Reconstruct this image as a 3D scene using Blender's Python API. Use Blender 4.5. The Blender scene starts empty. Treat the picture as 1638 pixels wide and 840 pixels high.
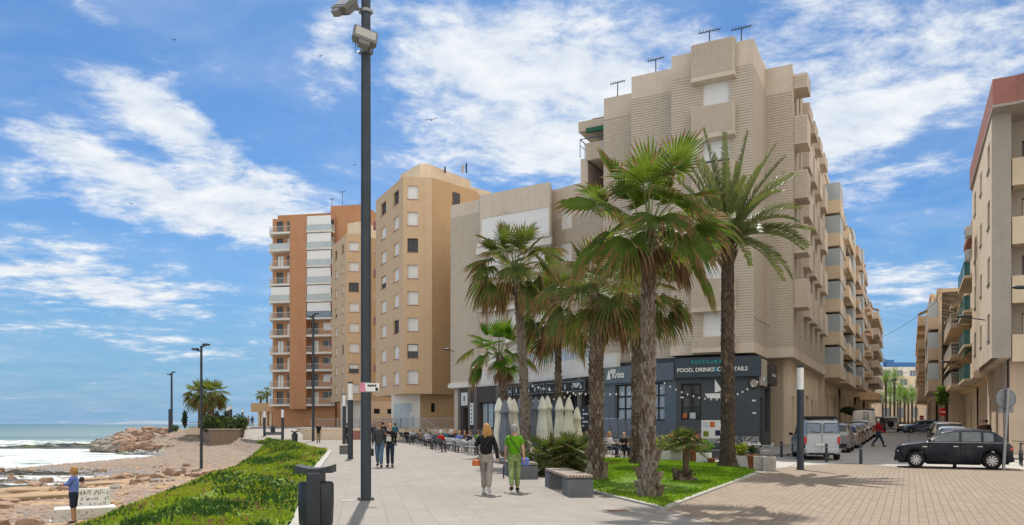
import bpy, math, random
import numpy as np
from mathutils import Vector, Matrix
from math import sin, cos, pi, radians as R, atan2, hypot
random.seed(7); rng = np.random.default_rng(7)
F = 1225.0; CZ = 1.7; HY = 678.0
def X(px, Y): return (px - 819) / F * Y
def Z(py, Y): return CZ + (HY - py) / F * Y
def G(px, py, z=0.0):
    Y = (CZ - z) * F / (py - HY); return (X(px, Y), Y)
S = Vector((.4607, .8876)); T = Vector((.8876, -.4607))      # along the side street / across it
SUN_AZ = R(-8); SUN_EL = R(60)
sc = bpy.context.scene
COL = sc.collection

# ---------------------------------------------------------------- materials
MATS = {}
def nmat(name):
    m = bpy.data.materials.new(name); m.use_nodes = True
    nt = m.node_tree; nt.nodes.clear()
    out = nt.nodes.new('ShaderNodeOutputMaterial'); b = nt.nodes.new('ShaderNodeBsdfPrincipled')
    nt.links.new(b.outputs[0], out.inputs[0]); MATS[name] = m
    return m, nt, b
class NG:
    "small node graph helper"
    def __init__(s, nt): s.nt = nt; s.N = nt.nodes; s.L = nt.links
    def n(s, t, **kw):
        x = s.N.new(t)
        for k, v in kw.items(): setattr(x, k, v)
        return x
    def set(s, sock, v):
        if isinstance(v, bpy.types.NodeSocket): s.L.new(v, sock)
        else:
            if hasattr(sock.default_value, '__len__') and hasattr(v, '__len__') and len(sock.default_value) == 4 and len(v) == 3: v = (*v, 1)
            sock.default_value = v
    def m(s, op, a, b=0.0, c=None, clamp=False):
        x = s.n('ShaderNodeMath', operation=op, use_clamp=clamp); s.set(x.inputs[0], a); s.set(x.inputs[1], b)
        if c is not None: s.set(x.inputs[2], c)
        return x.outputs[0]
    def coord(s, scale=(1, 1, 1), rot=(0, 0, 0), loc=(0, 0, 0), kind='Object'):
        t = s.n('ShaderNodeTexCoord'); mp = s.n('ShaderNodeMapping')
        mp.inputs['Scale'].default_value = scale; mp.inputs['Rotation'].default_value = rot; mp.inputs['Location'].default_value = loc
        s.L.new(t.outputs[kind], mp.inputs[0]); return mp.outputs[0]
    def noise(s, vec, scale, detail=4, rough=.55, dist=0.0):
        x = s.n('ShaderNodeTexNoise'); s.L.new(vec, x.inputs['Vector']); x.inputs['Scale'].default_value = scale
        x.inputs['Detail'].default_value = detail; x.inputs['Roughness'].default_value = rough; x.inputs['Distortion'].default_value = dist
        return x.outputs['Fac']
    def vor(s, vec, scale, feature='F1', out='Distance', rnd=1.0):
        x = s.n('ShaderNodeTexVoronoi', feature=feature); s.L.new(vec, x.inputs['Vector']); x.inputs['Scale'].default_value = scale
        x.inputs['Randomness'].default_value = rnd
        return x.outputs[out]
    def mix(s, f, a, b, mode='MIX'):
        x = s.n('ShaderNodeMix', data_type='RGBA', blend_type=mode); s.set(x.inputs[0], f); s.set(x.inputs[6], a); s.set(x.inputs[7], b)
        return x.outputs[2]
    def ramp(s, f, a, b, lo=0.0, hi=1.0):
        x = s.n('ShaderNodeMapRange', clamp=True); s.set(x.inputs[0], f); s.set(x.inputs[1], a); s.set(x.inputs[2], b); s.set(x.inputs[3], lo); s.set(x.inputs[4], hi)
        return x.outputs[0]
    def smooth(s, f, a, b):
        x = s.n('ShaderNodeMapRange', clamp=True, interpolation_type='SMOOTHSTEP'); s.set(x.inputs[0], f); s.set(x.inputs[1], a); s.set(x.inputs[2], b)
        return x.outputs[0]
    def bump(s, h, strength=.3, dist=.02, normal=None):
        x = s.n('ShaderNodeBump'); s.L.new(h, x.inputs['Height']); x.inputs['Strength'].default_value = strength; x.inputs['Distance'].default_value = dist
        if normal: s.L.new(normal, x.inputs['Normal'])
        return x.outputs[0]
    def xyz(s, vec):
        x = s.n('ShaderNodeSeparateXYZ'); s.L.new(vec, x.inputs[0]); return x.outputs
def mat(name, c1, c2=None, scale=3.0, rough=.8, bump=0.0, bs=None, metal=0.0, spec=.3, big=None, coat=0.0, stretch=(1, 1, 1), emis=0.0, trans=0.0, backtrans=0.0):
    "colour varied by noise, optional bump; big = second colour in large soft patches"
    m, nt, b = nmat(name); g = NG(nt)
    b.inputs['Roughness'].default_value = rough; b.inputs['Metallic'].default_value = metal
    b.inputs['Specular IOR Level'].default_value = spec; b.inputs['Coat Weight'].default_value = coat
    if trans: b.inputs['Transmission Weight'].default_value = trans
    if c2 is None: c2 = tuple(x * .82 for x in c1)
    v = g.coord(scale=stretch)
    n = g.noise(v, scale, 5, .6)
    c = g.mix(g.ramp(n, .3, .7), c2, c1)
    if big:
        c = g.mix(g.ramp(g.noise(v, scale * .13, 3, .5), .48, .66, 0, .8), c, big)
    g.set(b.inputs['Base Color'], c)
    if name.startswith(('plaster', 'rib_')):     # rain streaks and grime
        st = g.noise(g.coord(scale=(1.6, 1.6, .07)), 1.3, 4, .6); pt = g.noise(v, .35, 4, .6)
        c = g.mix(g.m('MULTIPLY', g.ramp(st, .5, .72, 0, .34), g.ramp(pt, .35, .6)), c, tuple(x * .62 for x in c1))
        g.set(b.inputs['Base Color'], c)
    if name.startswith('paint_'): g.set(b.inputs['Base Color'], g.mix(g.ramp(g.noise(v, 3, 4), .45, .8, 0, .12), c, (.3, .27, .22)))
    if bump: g.set(b.inputs['Normal'], g.bump(g.noise(v, bs or scale * 6, 4, .6), bump, .03))
    if emis: b.inputs['Emission Color'].default_value = (*c1, 1); b.inputs['Emission Strength'].default_value = emis
    if backtrans:
        tr = g.n('ShaderNodeBsdfTranslucent'); g.set(tr.inputs[0], g.mix(.5, c, (c1[0] * 1.6, c1[1] * 1.6, c1[2] * .8)))
        mx = g.n('ShaderNodeMixShader'); mx.inputs[0].default_value = backtrans
        out = [x for x in nt.nodes if x.type == 'OUTPUT_MATERIAL'][0]
        g.L.new(b.outputs[0], mx.inputs[1]); g.L.new(tr.outputs[0], mx.inputs[2]); g.L.new(mx.outputs[0], out.inputs[0])
    return m

# ---------------------------------------------------------------- mesh builder
class MB:
    def __init__(s): s.v = []; s.f = []; s.mi = []; s.sm = []; s.M = None; s.cur = 0; s.smooth = False
    def add(s, vs, fs, mi=None, smooth=None):
        o = len(s.v)
        if s.M is not None: vs = [tuple(s.M @ Vector(p)) for p in vs]
        s.v.extend(vs)
        k = s.cur if mi is None else mi; q = s.smooth if smooth is None else smooth
        for f in fs: s.f.append(tuple(i + o for i in f)); s.mi.append(k); s.sm.append(q)
        return s
    def box(s, x0, x1, y0, y1, z0, z1, mi=None):
        v = [(x0, y0, z0), (x1, y0, z0), (x1, y1, z0), (x0, y1, z0), (x0, y0, z1), (x1, y0, z1), (x1, y1, z1), (x0, y1, z1)]
        return s.add(v, [(3, 2, 1, 0), (4, 5, 6, 7), (0, 1, 5, 4), (1, 2, 6, 5), (2, 3, 7, 6), (3, 0, 4, 7)], mi, False)
    def bbox(s, x0, x1, y0, y1, z0, z1, b=.02, mi=None):
        "box with chamfered vertical and top edges"
        def ring(i, z): return [(x0 + i, y0 + b, z), (x0 + b, y0 + i, z), (x1 - b, y0 + i, z), (x1 - i, y0 + b, z), (x1 - i, y1 - b, z), (x1 - b, y1 - i, z), (x0 + b, y1 - i, z), (x0 + i, y1 - b, z)]
        v = ring(0, z0) + ring(0, z1 - b) + [(p[0], p[1], z1) for p in ring(b, z1)]
        f = [tuple(range(7, -1, -1)), tuple(range(16, 24))]
        for k in (0, 8):
            for i in range(8): j = (i + 1) % 8; f.append((k + i, k + j, k + 8 + j, k + 8 + i))
        return s.add(v, f, mi, False)
    def obox(s, A, B, w, z0, z1, mi=None, e=0.0):
        "box along segment A-B (2D), width w centred"
        d = Vector(B) - Vector(A); L = d.length; d /= L; n = Vector((-d.y, d.x)) * w / 2; a = Vector(A) - d * e; b = Vector(B) + d * e
        p = [a - n, b - n, b + n, a + n]
        return s.prism([tuple(q) for q in p], z0, z1, mi)
    def prism(s, poly, z0, z1, mi=None, smooth=False):
        n = len(poly); ar = sum(poly[i][0] * poly[(i + 1) % n][1] - poly[(i + 1) % n][0] * poly[i][1] for i in range(n))
        if ar < 0: poly = poly[::-1]
        v = [(x, y, z0) for x, y in poly] + [(x, y, z1) for x, y in poly]
        f = [(i, (i + 1) % n, n + (i + 1) % n, n + i) for i in range(n)]
        s.add(v, f, mi, smooth); return s.add(v, [tuple(range(n - 1, -1, -1)), tuple(range(n, 2 * n))], mi, False)
    def beam(s, p, q, w, h=None, mi=None):
        h = h or w; p = Vector(p); q = Vector(q); d = (q - p).normalized()
        u = d.cross(Vector((0, 0, 1)))
        if u.length < 1e-3: u = Vector((1, 0, 0))
        u.normalize(); n = u.cross(d); u = u * w / 2; n = n * h / 2
        v = [tuple(a + x) for a in (p, q) for x in (-u - n, u - n, u + n, -u + n)]
        return s.add(v, [(3, 2, 1, 0), (4, 5, 6, 7), (0, 1, 5, 4), (1, 2, 6, 5), (2, 3, 7, 6), (3, 0, 4, 7)], mi, False)
    def tube(s, pts, rad, n=10, cap=True, mi=None, smooth=True, flat=1.0):
        pts = [Vector(p) for p in pts]; m = len(pts)
        if not hasattr(rad, '__len__'): rad = [rad] * m
        v = []; u = None
        for i, p in enumerate(pts):
            d = (pts[min(i + 1, m - 1)] - pts[max(i - 1, 0)]).normalized()
            if u is None: u = d.cross(Vector((0, 1, 0))); u = u if u.length > .05 else d.cross(Vector((1, 0, 0)))
            u = (u - d * u.dot(d)).normalized(); w = d.cross(u)
            for k in range(n):
                a = 2 * pi * k / n; v.append(tuple(p + (u * cos(a) + w * sin(a) * flat) * rad[i]))
        f = [(i * n + k, i * n + (k + 1) % n, (i + 1) * n + (k + 1) % n, (i + 1) * n + k) for i in range(m - 1) for k in range(n)]
        s.add(v, f, mi, smooth)
        if cap: s.add(v[:n], [tuple(range(n - 1, -1, -1))], mi, False); s.add(v[-n:], [tuple(range(n))], mi, False)
        return s
    def lathe(s, prof, n=16, c=(0, 0, 0), mi=None, smooth=True, sx=1, sy=1):
        v = [(c[0] + r * cos(2 * pi * k / n) * sx, c[1] + r * sin(2 * pi * k / n) * sy, c[2] + z) for r, z in prof for k in range(n)]
        m = len(prof)
        f = [(i * n + k, i * n + (k + 1) % n, (i + 1) * n + (k + 1) % n, (i + 1) * n + k) for i in range(m - 1) for k in range(n)]
        s.add(v, f, mi, smooth)
        if prof[0][0] > 1e-4: s.add(v[:n], [tuple(range(n - 1, -1, -1))], mi, False)
        if prof[-1][0] > 1e-4: s.add(v[-n:], [tuple(range(n))], mi, False)
        return s
    def cyl(s, c, r, z0, z1, n=16, mi=None, r2=None): return s.lathe([(r, z0), (r if r2 is None else r2, z1)], n, c, mi)
    def ell(s, c, rx, ry, rz, n=12, m=8, mi=None):
        pr = [(sin(pi * i / m), -cos(pi * i / m)) for i in range(m + 1)]
        v = [(c[0] + rx * a * cos(2 * pi * k / n), c[1] + ry * a * sin(2 * pi * k / n), c[2] + rz * b) for a, b in pr for k in range(n)]
        f = [(i * n + k, i * n + (k + 1) % n, (i + 1) * n + (k + 1) % n, (i + 1) * n + k) for i in range(m) for k in range(n)]
        return s.add(v, f, mi, True)
    def disc_y(s, c, r, y0, y1, n=20, mi=None, ri=0.0):
        "cylinder with its axis along y"
        pr = [(r, y0), (r, y1)] if not ri else [(ri, y0), (r, y0), (r, y1), (ri, y1), (ri, y0)]
        v = [(c[0] + a * cos(2 * pi * k / n), c[1] + y, c[2] + a * sin(2 * pi * k / n)) for a, y in pr for k in range(n)]
        f = [(i * n + (k + 1) % n, i * n + k, (i + 1) * n + k, (i + 1) * n + (k + 1) % n) for i in range(len(pr) - 1) for k in range(n)]
        s.add(v, f, mi, True)
        if not ri: s.add(v[:n], [tuple(range(n))], mi, False); s.add(v[-n:], [tuple(range(n - 1, -1, -1))], mi, False)
        return s
    def mesh(s, name, mats, off=(0, 0, 0)):
        me = bpy.data.meshes.new(name)
        a = np.array(s.v, dtype=np.float64).reshape(-1, 3) - np.array(off)
        me.from_pydata(a.tolist(), [], s.f)
        if isinstance(mats, str): mats = [mats]
        for k in mats: me.materials.append(MATS[k])
        me.polygons.foreach_set('material_index', s.mi); me.polygons.foreach_set('use_smooth', s.sm)
        me.update(); return me
    def build(s, name, mats, parent=None, loc=None, rz=0, label=None):
        off = (0, 0, 0)
        if parent is not None:
            off = Vector(parent.location)
            if parent.parent is not None: off += Vector(parent.parent.location)
        if loc is not None: off = (0, 0, 0)
        ob = bpy.data.objects.new(name, s.mesh(name, mats, off)); COL.objects.link(ob)
        if parent is not None: ob.parent = parent
        elif loc is not None: ob.location = loc; ob.rotation_euler[2] = rz
        if label: ob['label'] = label
        return ob
def tag(o, label, cat, group=None, kind=None):
    o['label'] = label; o['category'] = cat
    if group: o['group'] = group
    if kind: o['kind'] = kind
    return o
def thing(name, label, cat, loc=(0, 0, 0), rz=0, group=None):
    o = bpy.data.objects.new(name, None); o.empty_display_size = .2; COL.objects.link(o)
    o.location = loc; o.rotation_euler[2] = rz
    return tag(o, label, cat, group)
def struct(mb, name, mats):
    o = mb.build(name, mats); o['kind'] = 'structure'; o['label'] = name.replace('_', ' '); return o
CH = {}
def kids(o): return [c for c in o.children]
def dup(root, loc, rz=None, label=None, group=None, scale=None):
    def cp(o, par):
        c = o.copy(); COL.objects.link(c); c.parent = par
        for k in kids(o): cp(k, c)
        return c
    r = root.copy(); COL.objects.link(r); r.location = loc
    if rz is not None: r.rotation_euler[2] = rz
    if label: r['label'] = label
    if group: r['group'] = group
    if scale: r.scale = scale if hasattr(scale, '__len__') else (scale,) * 3
    for k in kids(root): cp(k, r)
    return r
def text_mesh(txt, size, ext=.01, bold=False, shear=0.0, space=1.0, align='CENTER'):
    "(verts, faces) of a line of lettering in the local xz plane, facing -y"
    cu = bpy.data.curves.new('t', 'FONT'); cu.body = txt; cu.size = size; cu.extrude = ext; cu.shear = shear; cu.space_character = space
    cu.align_x = align; cu.resolution_u = 3
    if bold: cu.offset = size * .022
    ob = bpy.data.objects.new('t', cu); COL.objects.link(ob)
    dg = bpy.context.evaluated_depsgraph_get(); dg.update()
    me = bpy.data.meshes.new_from_object(ob.evaluated_get(dg))
    vs = [(v.co.x, -v.co.z, v.co.y) for v in me.vertices]; fs = [tuple(p.vertices) for p in me.polygons]
    bpy.data.objects.remove(ob); bpy.data.curves.remove(cu); bpy.data.meshes.remove(me)
    return vs, fs
def frame(A, B):
    "matrix: x along A->B, y into the wall, z up, origin at A"
    d = (Vector(B) - Vector(A)).normalized(); n = Vector((-d.y, d.x))
    return Matrix(((d.x, n.x, 0, A[0]), (d.y, n.y, 0, A[1]), (0, 0, 1, 0), (0, 0, 0, 1)))
# ---------------------------------------------------------------- material library
mat('plaster_beige', (.61, .53, .445), (.55, .475, .395), 1.5, .9, .15, 20, big=(.42, .35, .28))
mat('rib_brick', (.55, .485, .41), (.49, .43, .36), 4, .9, .2, 30)
mat('rib_joint', (.42, .37, .31), None, 4, .95)
mat('plaster_pink', (.66, .51, .38), (.60, .46, .34), 1.2, .9, .12, 20, big=(.46, .34, .24))
mat('plaster_cream', (.72, .60, .45), (.66, .54, .40), 1.2, .9, .12, 20, big=(.5, .4, .29))
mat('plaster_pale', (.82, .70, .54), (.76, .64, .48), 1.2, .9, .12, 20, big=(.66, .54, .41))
mat('plaster_gold', (.72, .51, .30), (.66, .46, .26), 1.2, .9, .12, 20)
mat('plaster_peach', (.60, .44, .29), (.56, .40, .26), .8, .9, .08, 20, big=(.53, .38, .25))
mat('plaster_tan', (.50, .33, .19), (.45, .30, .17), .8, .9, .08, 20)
mat('plaster_orange', (.47, .245, .135), (.42, .215, .115), 1.0, .9, .08, 20)
mat('plaster_grey', (.42, .38, .33), (.36, .33, .29), 1.2, .9, .2, 14, big=(.33, .30, .26))
mat('plaster_white', (.70, .68, .64), (.62, .60, .56), 1.5, .85, .08, 20, big=(.55, .53, .49))
mat('red_paint', (.37, .165, .135), (.31, .135, .11), 1.5, .8, .1, 20)
mat('brown_wall', (.22, .15, .11), (.17, .115, .085), 2, .85, .2, 15)
mat('slate_paint', (.072, .084, .095), (.06, .07, .08), 1.5, .7, .08, 20)
mat('slate_light', (.13, .165, .19), (.11, .14, .165), 1.5, .7, .08, 20)
mat('sign_slate', (.05, .068, .085), (.042, .058, .072), 1.5, .55, .0)
mat('charcoal_wood', (.085, .07, .062), (.055, .046, .042), 3, .75, .25, 12, stretch=(1, 1, 5))
mat('grey_wood', (.17, .155, .145), (.12, .11, .10), 3, .75, .25, 12, stretch=(1, 1, 5))
mat('shutter_white', (.74, .75, .76), (.70, .71, .72), .6, .55, stretch=(.2, .2, 30))
mat('shutter_cream', (.62, .56, .45), (.56, .50, .40), .6, .6, stretch=(.2, .2, 30))
mat('frame_white', (.76, .76, .75), (.7, .7, .69), 3, .45)
mat('frame_brown', (.16, .08, .05), None, 3, .5)
mat('frame_dark', (.03, .03, .033), None, 3, .45)
mat('door_wood', (.20, .10, .05), (.14, .07, .035), 3, .55, .1, 20, stretch=(4, 4, 1))
mat('glass_dark', (.035, .045, .055), (.02, .026, .032), .7, .08, spec=.5)
mat('glass_blue', (.16, .22, .30), (.08, .12, .18), .5, .07, spec=.9)
mat('glass_pale', (.42, .48, .52), (.34, .4, .44), .5, .12, spec=.8)
mat('glass_teal', (.03, .17, .18), (.025, .13, .14), .8, .12, spec=.7)
mat('dark_gap', (.012, .012, .013), None, 3, .9)
mat('metal_dark', (.055, .065, .08), (.04, .05, .062), 5, .5, .05, 40, metal=.3)
mat('metal_bin', (.045, .05, .06), (.038, .043, .052), 4, .45, .05, 60, metal=.35)
mat('metal_grey', (.30, .31, .32), (.24, .25, .26), 5, .4, metal=.6)
mat('metal_pole_galv', (.33, .33, .34), (.27, .27, .28), 6, .42, metal=.5)
mat('rail_white', (.7, .7, .68), None, 4, .5)
mat('rail_blue', (.04, .09, .2), None, 4, .5)
mat('rail_green', (.03, .16, .12), None, 4, .5)
mat('lamp_opal', (.82, .83, .82), (.74, .75, .75), 2, .35)
mat('flood_glass', (.42, .41, .37), (.33, .32, .29), 3, .2, spec=.6)
mat('flood_case', (.20, .195, .185), (.15, .146, .14), 4, .5, metal=.3)
mat('ac_white', (.6, .6, .57), (.5, .5, .48), 4, .6)
mat('awning_cream', (.62, .56, .44), (.55, .5, .4), 3, .85)
mat('awning_green', (.03, .13, .08), None, 3, .85)
mat('concrete', (.40, .39, .37), (.32, .31, .295), 3, .9, .25, 30, big=(.28, .27, .25))
mat('bench_stone', (.15, .16, .17), (.11, .12, .13), 9, .7, .1, 60)
mat('bench_wood', (.42, .34, .28), (.31, .25, .21), 4, .8, .3, 30, stretch=(.6, 6, 6))
mat('kerb_stone', (.42, .40, .37), (.34, .33, .30), 3, .85, .2, 30)
mat('tile_roof_wood', (.3, .17, .09), None, 3, .8)
mat('bark', (.16, .115, .08), (.07, .05, .036), 7, .95, .5, 30, big=(.22, .17, .125))
mat('bark_grey', (.33, .29, .25), (.13, .105, .085), 7, .95, .5, 30, big=(.2, .155, .115))
mat('bark_dark', (.115, .09, .065), (.045, .036, .028), 7, .95, .6, 30)
mat('leaf_fan', (.15, .215, .03), (.085, .14, .02), 2.2, .6, spec=.5, backtrans=.55)
mat('leaf_fan_dark', (.14, .18, .036), (.08, .115, .024), 2.2, .6, spec=.5, backtrans=.4)
mat('leaf_young', (.12, .24, .02), (.075, .16, .02), 2.2, .45, spec=.5, backtrans=.5)
mat('leaf_tip', (.30, .20, .09), (.19, .13, .055), 4, .8, backtrans=.35)
mat('leaf_dead', (.30, .18, .09), (.19, .11, .055), 3, .9, backtrans=.25)
mat('petiole', (.16, .20, .05), (.10, .13, .035), 3, .5, spec=.5)
mat('leaf_date', (.15, .175, .055), (.09, .12, .038), 3, .45, spec=.5, backtrans=.3)
mat('leaf_date_dry', (.20, .15, .07), (.12, .09, .045), 3, .6, backtrans=.3)
mat('leaf_dwarf', (.11, .16, .035), (.06, .095, .022), 3, .4, spec=.5, backtrans=.35)
mat('leaf_yellow', (.32, .34, .03), (.14, .2, .02), 5, .5, backtrans=.4)
mat('leaf_bush', (.035, .065, .02), (.018, .036, .012), 3, .6, backtrans=.25)
mat('grass_blade', (.17, .29, .016), (.11, .21, .014), .7, .7, backtrans=.45, big=(.26, .31, .03))
mat('succulent', (.25, .33, .025), (.13, .21, .016), .9, .7, backtrans=.3, big=(.40, .35, .04))
mat('succulent_dark', (.07, .15, .025), (.022, .06, .014), .9, .6, backtrans=.2)
mat('flower_yellow', (.75, .6, .03), None, 4, .6)
mat('soil', (.10, .07, .045), (.06, .042, .028), 6, .95, .4, 30)
mat('rock_pink', (.38, .255, .18), (.24, .16, .115), 1.6, .9, .8, 6, big=(.22, .15, .11))
mat('rock_grey', (.30, .26, .22), (.17, .15, .13), 2.5, .9, .5, 8)
mat('rock_ochre', (.44, .29, .16), (.30, .20, .12), 1.5, .9, .5, 6, big=(.24, .19, .14))
mat('rock_wet', (.085, .085, .07), (.045, .045, .04), 2.0, .45, .6, 5, big=(.12, .16, .045))
mat('stone_block', (.42, .36, .27), (.34, .29, .22), 2, .9, .35, 12, big=(.3, .25, .19))
mat('pot_terracotta', (.34, .13, .07), (.27, .10, .055), 4, .8)
mat('pot_white', (.68, .69, .68), (.6, .61, .6), 2, .7, big=(.52, .53, .52))
mat('pot_concrete', (.42, .40, .36), (.30, .29, .26), 5, .85, .25, 30)
mat('plastic_dark', (.035, .038, .042), None, 5, .5)
mat('wicker_grey', (.075, .08, .085), (.045, .05, .055), 30, .6)
mat('alu', (.36, .36, .37), None, 6, .45, metal=.5)
mat('table_top', (.42, .38, .32), (.34, .31, .26), 3, .5)
mat('chair_pale', (.42, .44, .46), (.34, .36, .38), 20, .6)
mat('canvas_cream', (.82, .79, .71), (.76, .73, .65), 2, .9, .1, 10, backtrans=.2)
mat('canvas_white', (.84, .84, .80), (.78, .78, .74), 2, .9, .1, 10, backtrans=.2)
mat('canvas_grey', (.22, .25, .30), (.17, .2, .25), 2, .9, .1, 10, backtrans=.15)
mat('cushion_dark', (.07, .075, .085), None, 5, .9)
mat('skin', (.56, .33, .23), (.50, .29, .20), 4, .55)
mat('skin_tan', (.42, .235, .155), (.38, .21, .135), 4, .55)
mat('hair_grey', (.35, .34, .33), (.24, .235, .23), 30, .7, .3, 80)
mat('hair_white', (.6, .59, .57), (.5, .49, .47), 30, .7, .3, 80)
mat('hair_blond', (.50, .27, .09), (.34, .17, .055), 30, .6, .3, 80)
mat('hair_brown', (.14, .07, .035), (.09, .045, .025), 30, .6, .3, 80)
mat('hair_dark', (.03, .02, .017), None, 30, .6)
mat('eye', (.02, .015, .012), None, 5, .2)
mat('lips', (.38, .14, .11), None, 5, .5)
def cloth(n, c): mat('cloth_' + n, c, tuple(x * .6 for x in c), 7, .9, .7, 13)
for n, c in dict(black=(.014, .014, .017), navy=(.02, .03, .06), green=(.14, .40, .01), red=(.42, .012, .02), blue=(.16, .24, .66), jeans=(.10, .17, .28), jeansdark=(.03, .045, .085), beige=(.36, .33, .29), khaki=(.28, .21, .13), charcoal=(.06, .065, .075), white=(.68, .68, .68), lilac=(.5, .5, .58), brown=(.12, .06, .04), redbright=(.62, .02, .015), greyblue=(.10, .13, .19), teal=(.03, .14, .2), sand=(.45, .36, .26)).items(): cloth(n, c)
mat('cloth_print', (.34, .42, .16), (.09, .16, .05), 14, .9, big=(.55, .58, .45))
mat('leather_orange', (.50, .14, .04), None, 5, .5)
mat('leather_dark', (.03, .025, .022), None, 5, .5)
mat('shoe_light', (.5, .52, .55), None, 5, .6)
mat('tyre', (.02, .02, .02), None, 8, .85)
mat('hub_silver', (.55, .56, .58), None, 8, .3, metal=.7)
mat('lamp_red', (.5, .015, .012), None, 5, .15, spec=.8)
mat('lamp_clear', (.7, .72, .75), None, 5, .1, spec=.9)
mat('trim_black', (.02, .02, .022), None, 5, .5)
mat('plate_white', (.75, .75, .73), None, 5, .5)
def paint(n, c, metal=.3): mat('paint_' + n, c, tuple(x * .93 for x in c), 1.2, .28 if n != 'navy' else .4, metal=metal if n != 'navy' else 0, spec=.5 if n != 'navy' else .25, coat=.6 if n != 'navy' else 0)
for n, c in dict(navy=(.006, .009, .02), silver=(.47, .50, .54), beige=(.42, .37, .29), white=(.72, .72, .70), grey=(.24, .24, .25), champagne=(.36, .31, .25), blue=(.16, .21, .34), dark=(.03, .03, .034), pearl=(.55, .53, .49)).items(): paint(n, c)
mat('mini_glass', (.16, .20, .21), (.08, .10, .11), 1.4, .1, spec=.6)
mat('paint_van', (.72, .70, .66), (.6, .58, .54), 1.5, .45)
mat('sign_red', (.62, .02, .02), None, 5, .4)
mat('sign_white', (.85, .85, .85), None, 5, .5)
mat('sign_back', (.23, .25, .28), (.19, .21, .24), 4, .5, metal=.3)
mat('sign_pink', (.72, .25, .36), None, 5, .6)
mat('letter_white', (.82, .82, .80), None, 5, .6)
mat('letter_teal', (.015, .33, .38), None, 5, .6)
mat('letter_black', (.02, .02, .02), None, 5, .8)
mat('letter_chalk', (.55, .60, .62), (.35, .4, .42), 8, .8)
mat('board_black', (.03, .035, .04), None, 3, .7)
mat('bulb', (.85, .83, .76), None, 3, .2)
mat('flag_blue', (.06, .18, .42), None, 3, .8)
mat('graffiti_teal', (.05, .4, .36), None, 3, .8)
mat('bird', (.03, .028, .027), None, 3, .8)
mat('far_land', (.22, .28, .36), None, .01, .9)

def brick_mat(name, c1, c2, cm, bw, bh, rot, mortar=.006, off=.5, bump=.35, var=.5, blotch=None, rough=.8):
    m, nt, b = nmat(name); g = NG(nt)
    v = g.coord(rot=(0, 0, rot))
    t = g.n('ShaderNodeTexBrick'); g.L.new(v, t.inputs['Vector'])
    t.offset = off; t.inputs['Scale'].default_value = 1; t.inputs['Brick Width'].default_value = bw; t.inputs['Row Height'].default_value = bh
    t.inputs['Mortar Size'].default_value = mortar; t.inputs['Mortar Smooth'].default_value = .2; t.inputs['Bias'].default_value = 0
    g.set(t.inputs['Color1'], c1); g.set(t.inputs['Color2'], c2); g.set(t.inputs['Mortar'], cm)
    n1 = g.noise(v, .35, 4, .6); n2 = g.noise(v, 25, 3, .6)
    c = g.mix(g.ramp(n1, .35, .7, 0, var), t.outputs[0], tuple(x * .78 for x in c1))
    c = g.mix(g.ramp(n2, .4, .75, 0, .35), c, tuple(x * .6 for x in c1))
    if blotch: c = g.mix(g.ramp(g.noise(v, 2.2, 2, .5), .68, .76, 0, .5), c, blotch)
    sp = g.noise(v, 5.5, 2, .5); c = g.mix(g.ramp(sp, .70, .74, 0, .45), c, tuple(x * .5 for x in c1)); c = g.mix(g.ramp(g.noise(g.coord(scale=(1, .35, 1), loc=(7, 2, 0)), .55, 5, .7), .5, .68, 0, .28), c, tuple(x * .62 for x in c1)); c = g.mix(g.ramp(g.noise(v, .9, 5, .7), .55, .75, 0, .25), c, tuple(min(1, x * 1.3) for x in c1))
    g.set(b.inputs['Base Color'], c); b.inputs['Roughness'].default_value = rough; b.inputs['Specular IOR Level'].default_value = .25
    h = g.m('ADD', g.m('MULTIPLY', t.outputs['Fac'], -1.0), g.m('MULTIPLY', n2, .25))
    g.set(b.inputs['Normal'], g.bump(h, bump, .01))
PR = atan2(4.2, -.9) # promenade course direction
brick_mat('paving_grey', (.295, .268, .238), (.26, .237, .21), (.145, .132, .12), .62, .42, R(-101), .005, .5, .3, .5, (.27, .25, .225))
brick_mat('paving_tan', (.305, .242, .185), (.245, .19, .142), (.115, .092, .07), .26, .15, R(-62.6), .008, .5, .5, .5, None)
brick_mat('paving_terrace', (.32, .29, .255), (.285, .26, .23), (.15, .14, .125), .6, .6, R(27), .006, 0, .3, .5)
mat('block_wall', (.30, .22, .16), (.17, .125, .09), 5, .9, .4, 12, stretch=(1, 1, 3))
# stone cladding in big irregular slabs
m, nt, b = nmat('stone_clad'); g = NG(nt); v = g.coord()
d = g.vor(v, 1.7, 'DISTANCE_TO_EDGE'); cc = g.vor(v, 1.7, 'F1', 'Color')
sv = g.n('ShaderNodeSeparateColor'); g.L.new(cc, sv.inputs[0])
c = g.mix(sv.outputs[0], (.17, .19, .21), (.42, .42, .40)); c = g.mix(g.ramp(g.noise(v, 6, 4), .4, .7, 0, .6), c, (.28, .26, .23))
c = g.mix(g.ramp(d, .02, .05), (.025, .026, .03), c); g.set(b.inputs['Base Color'], c); b.inputs['Roughness'].default_value = .6
g.set(b.inputs['Normal'], g.bump(g.ramp(d, 0, .08), .6, .03))
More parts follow.
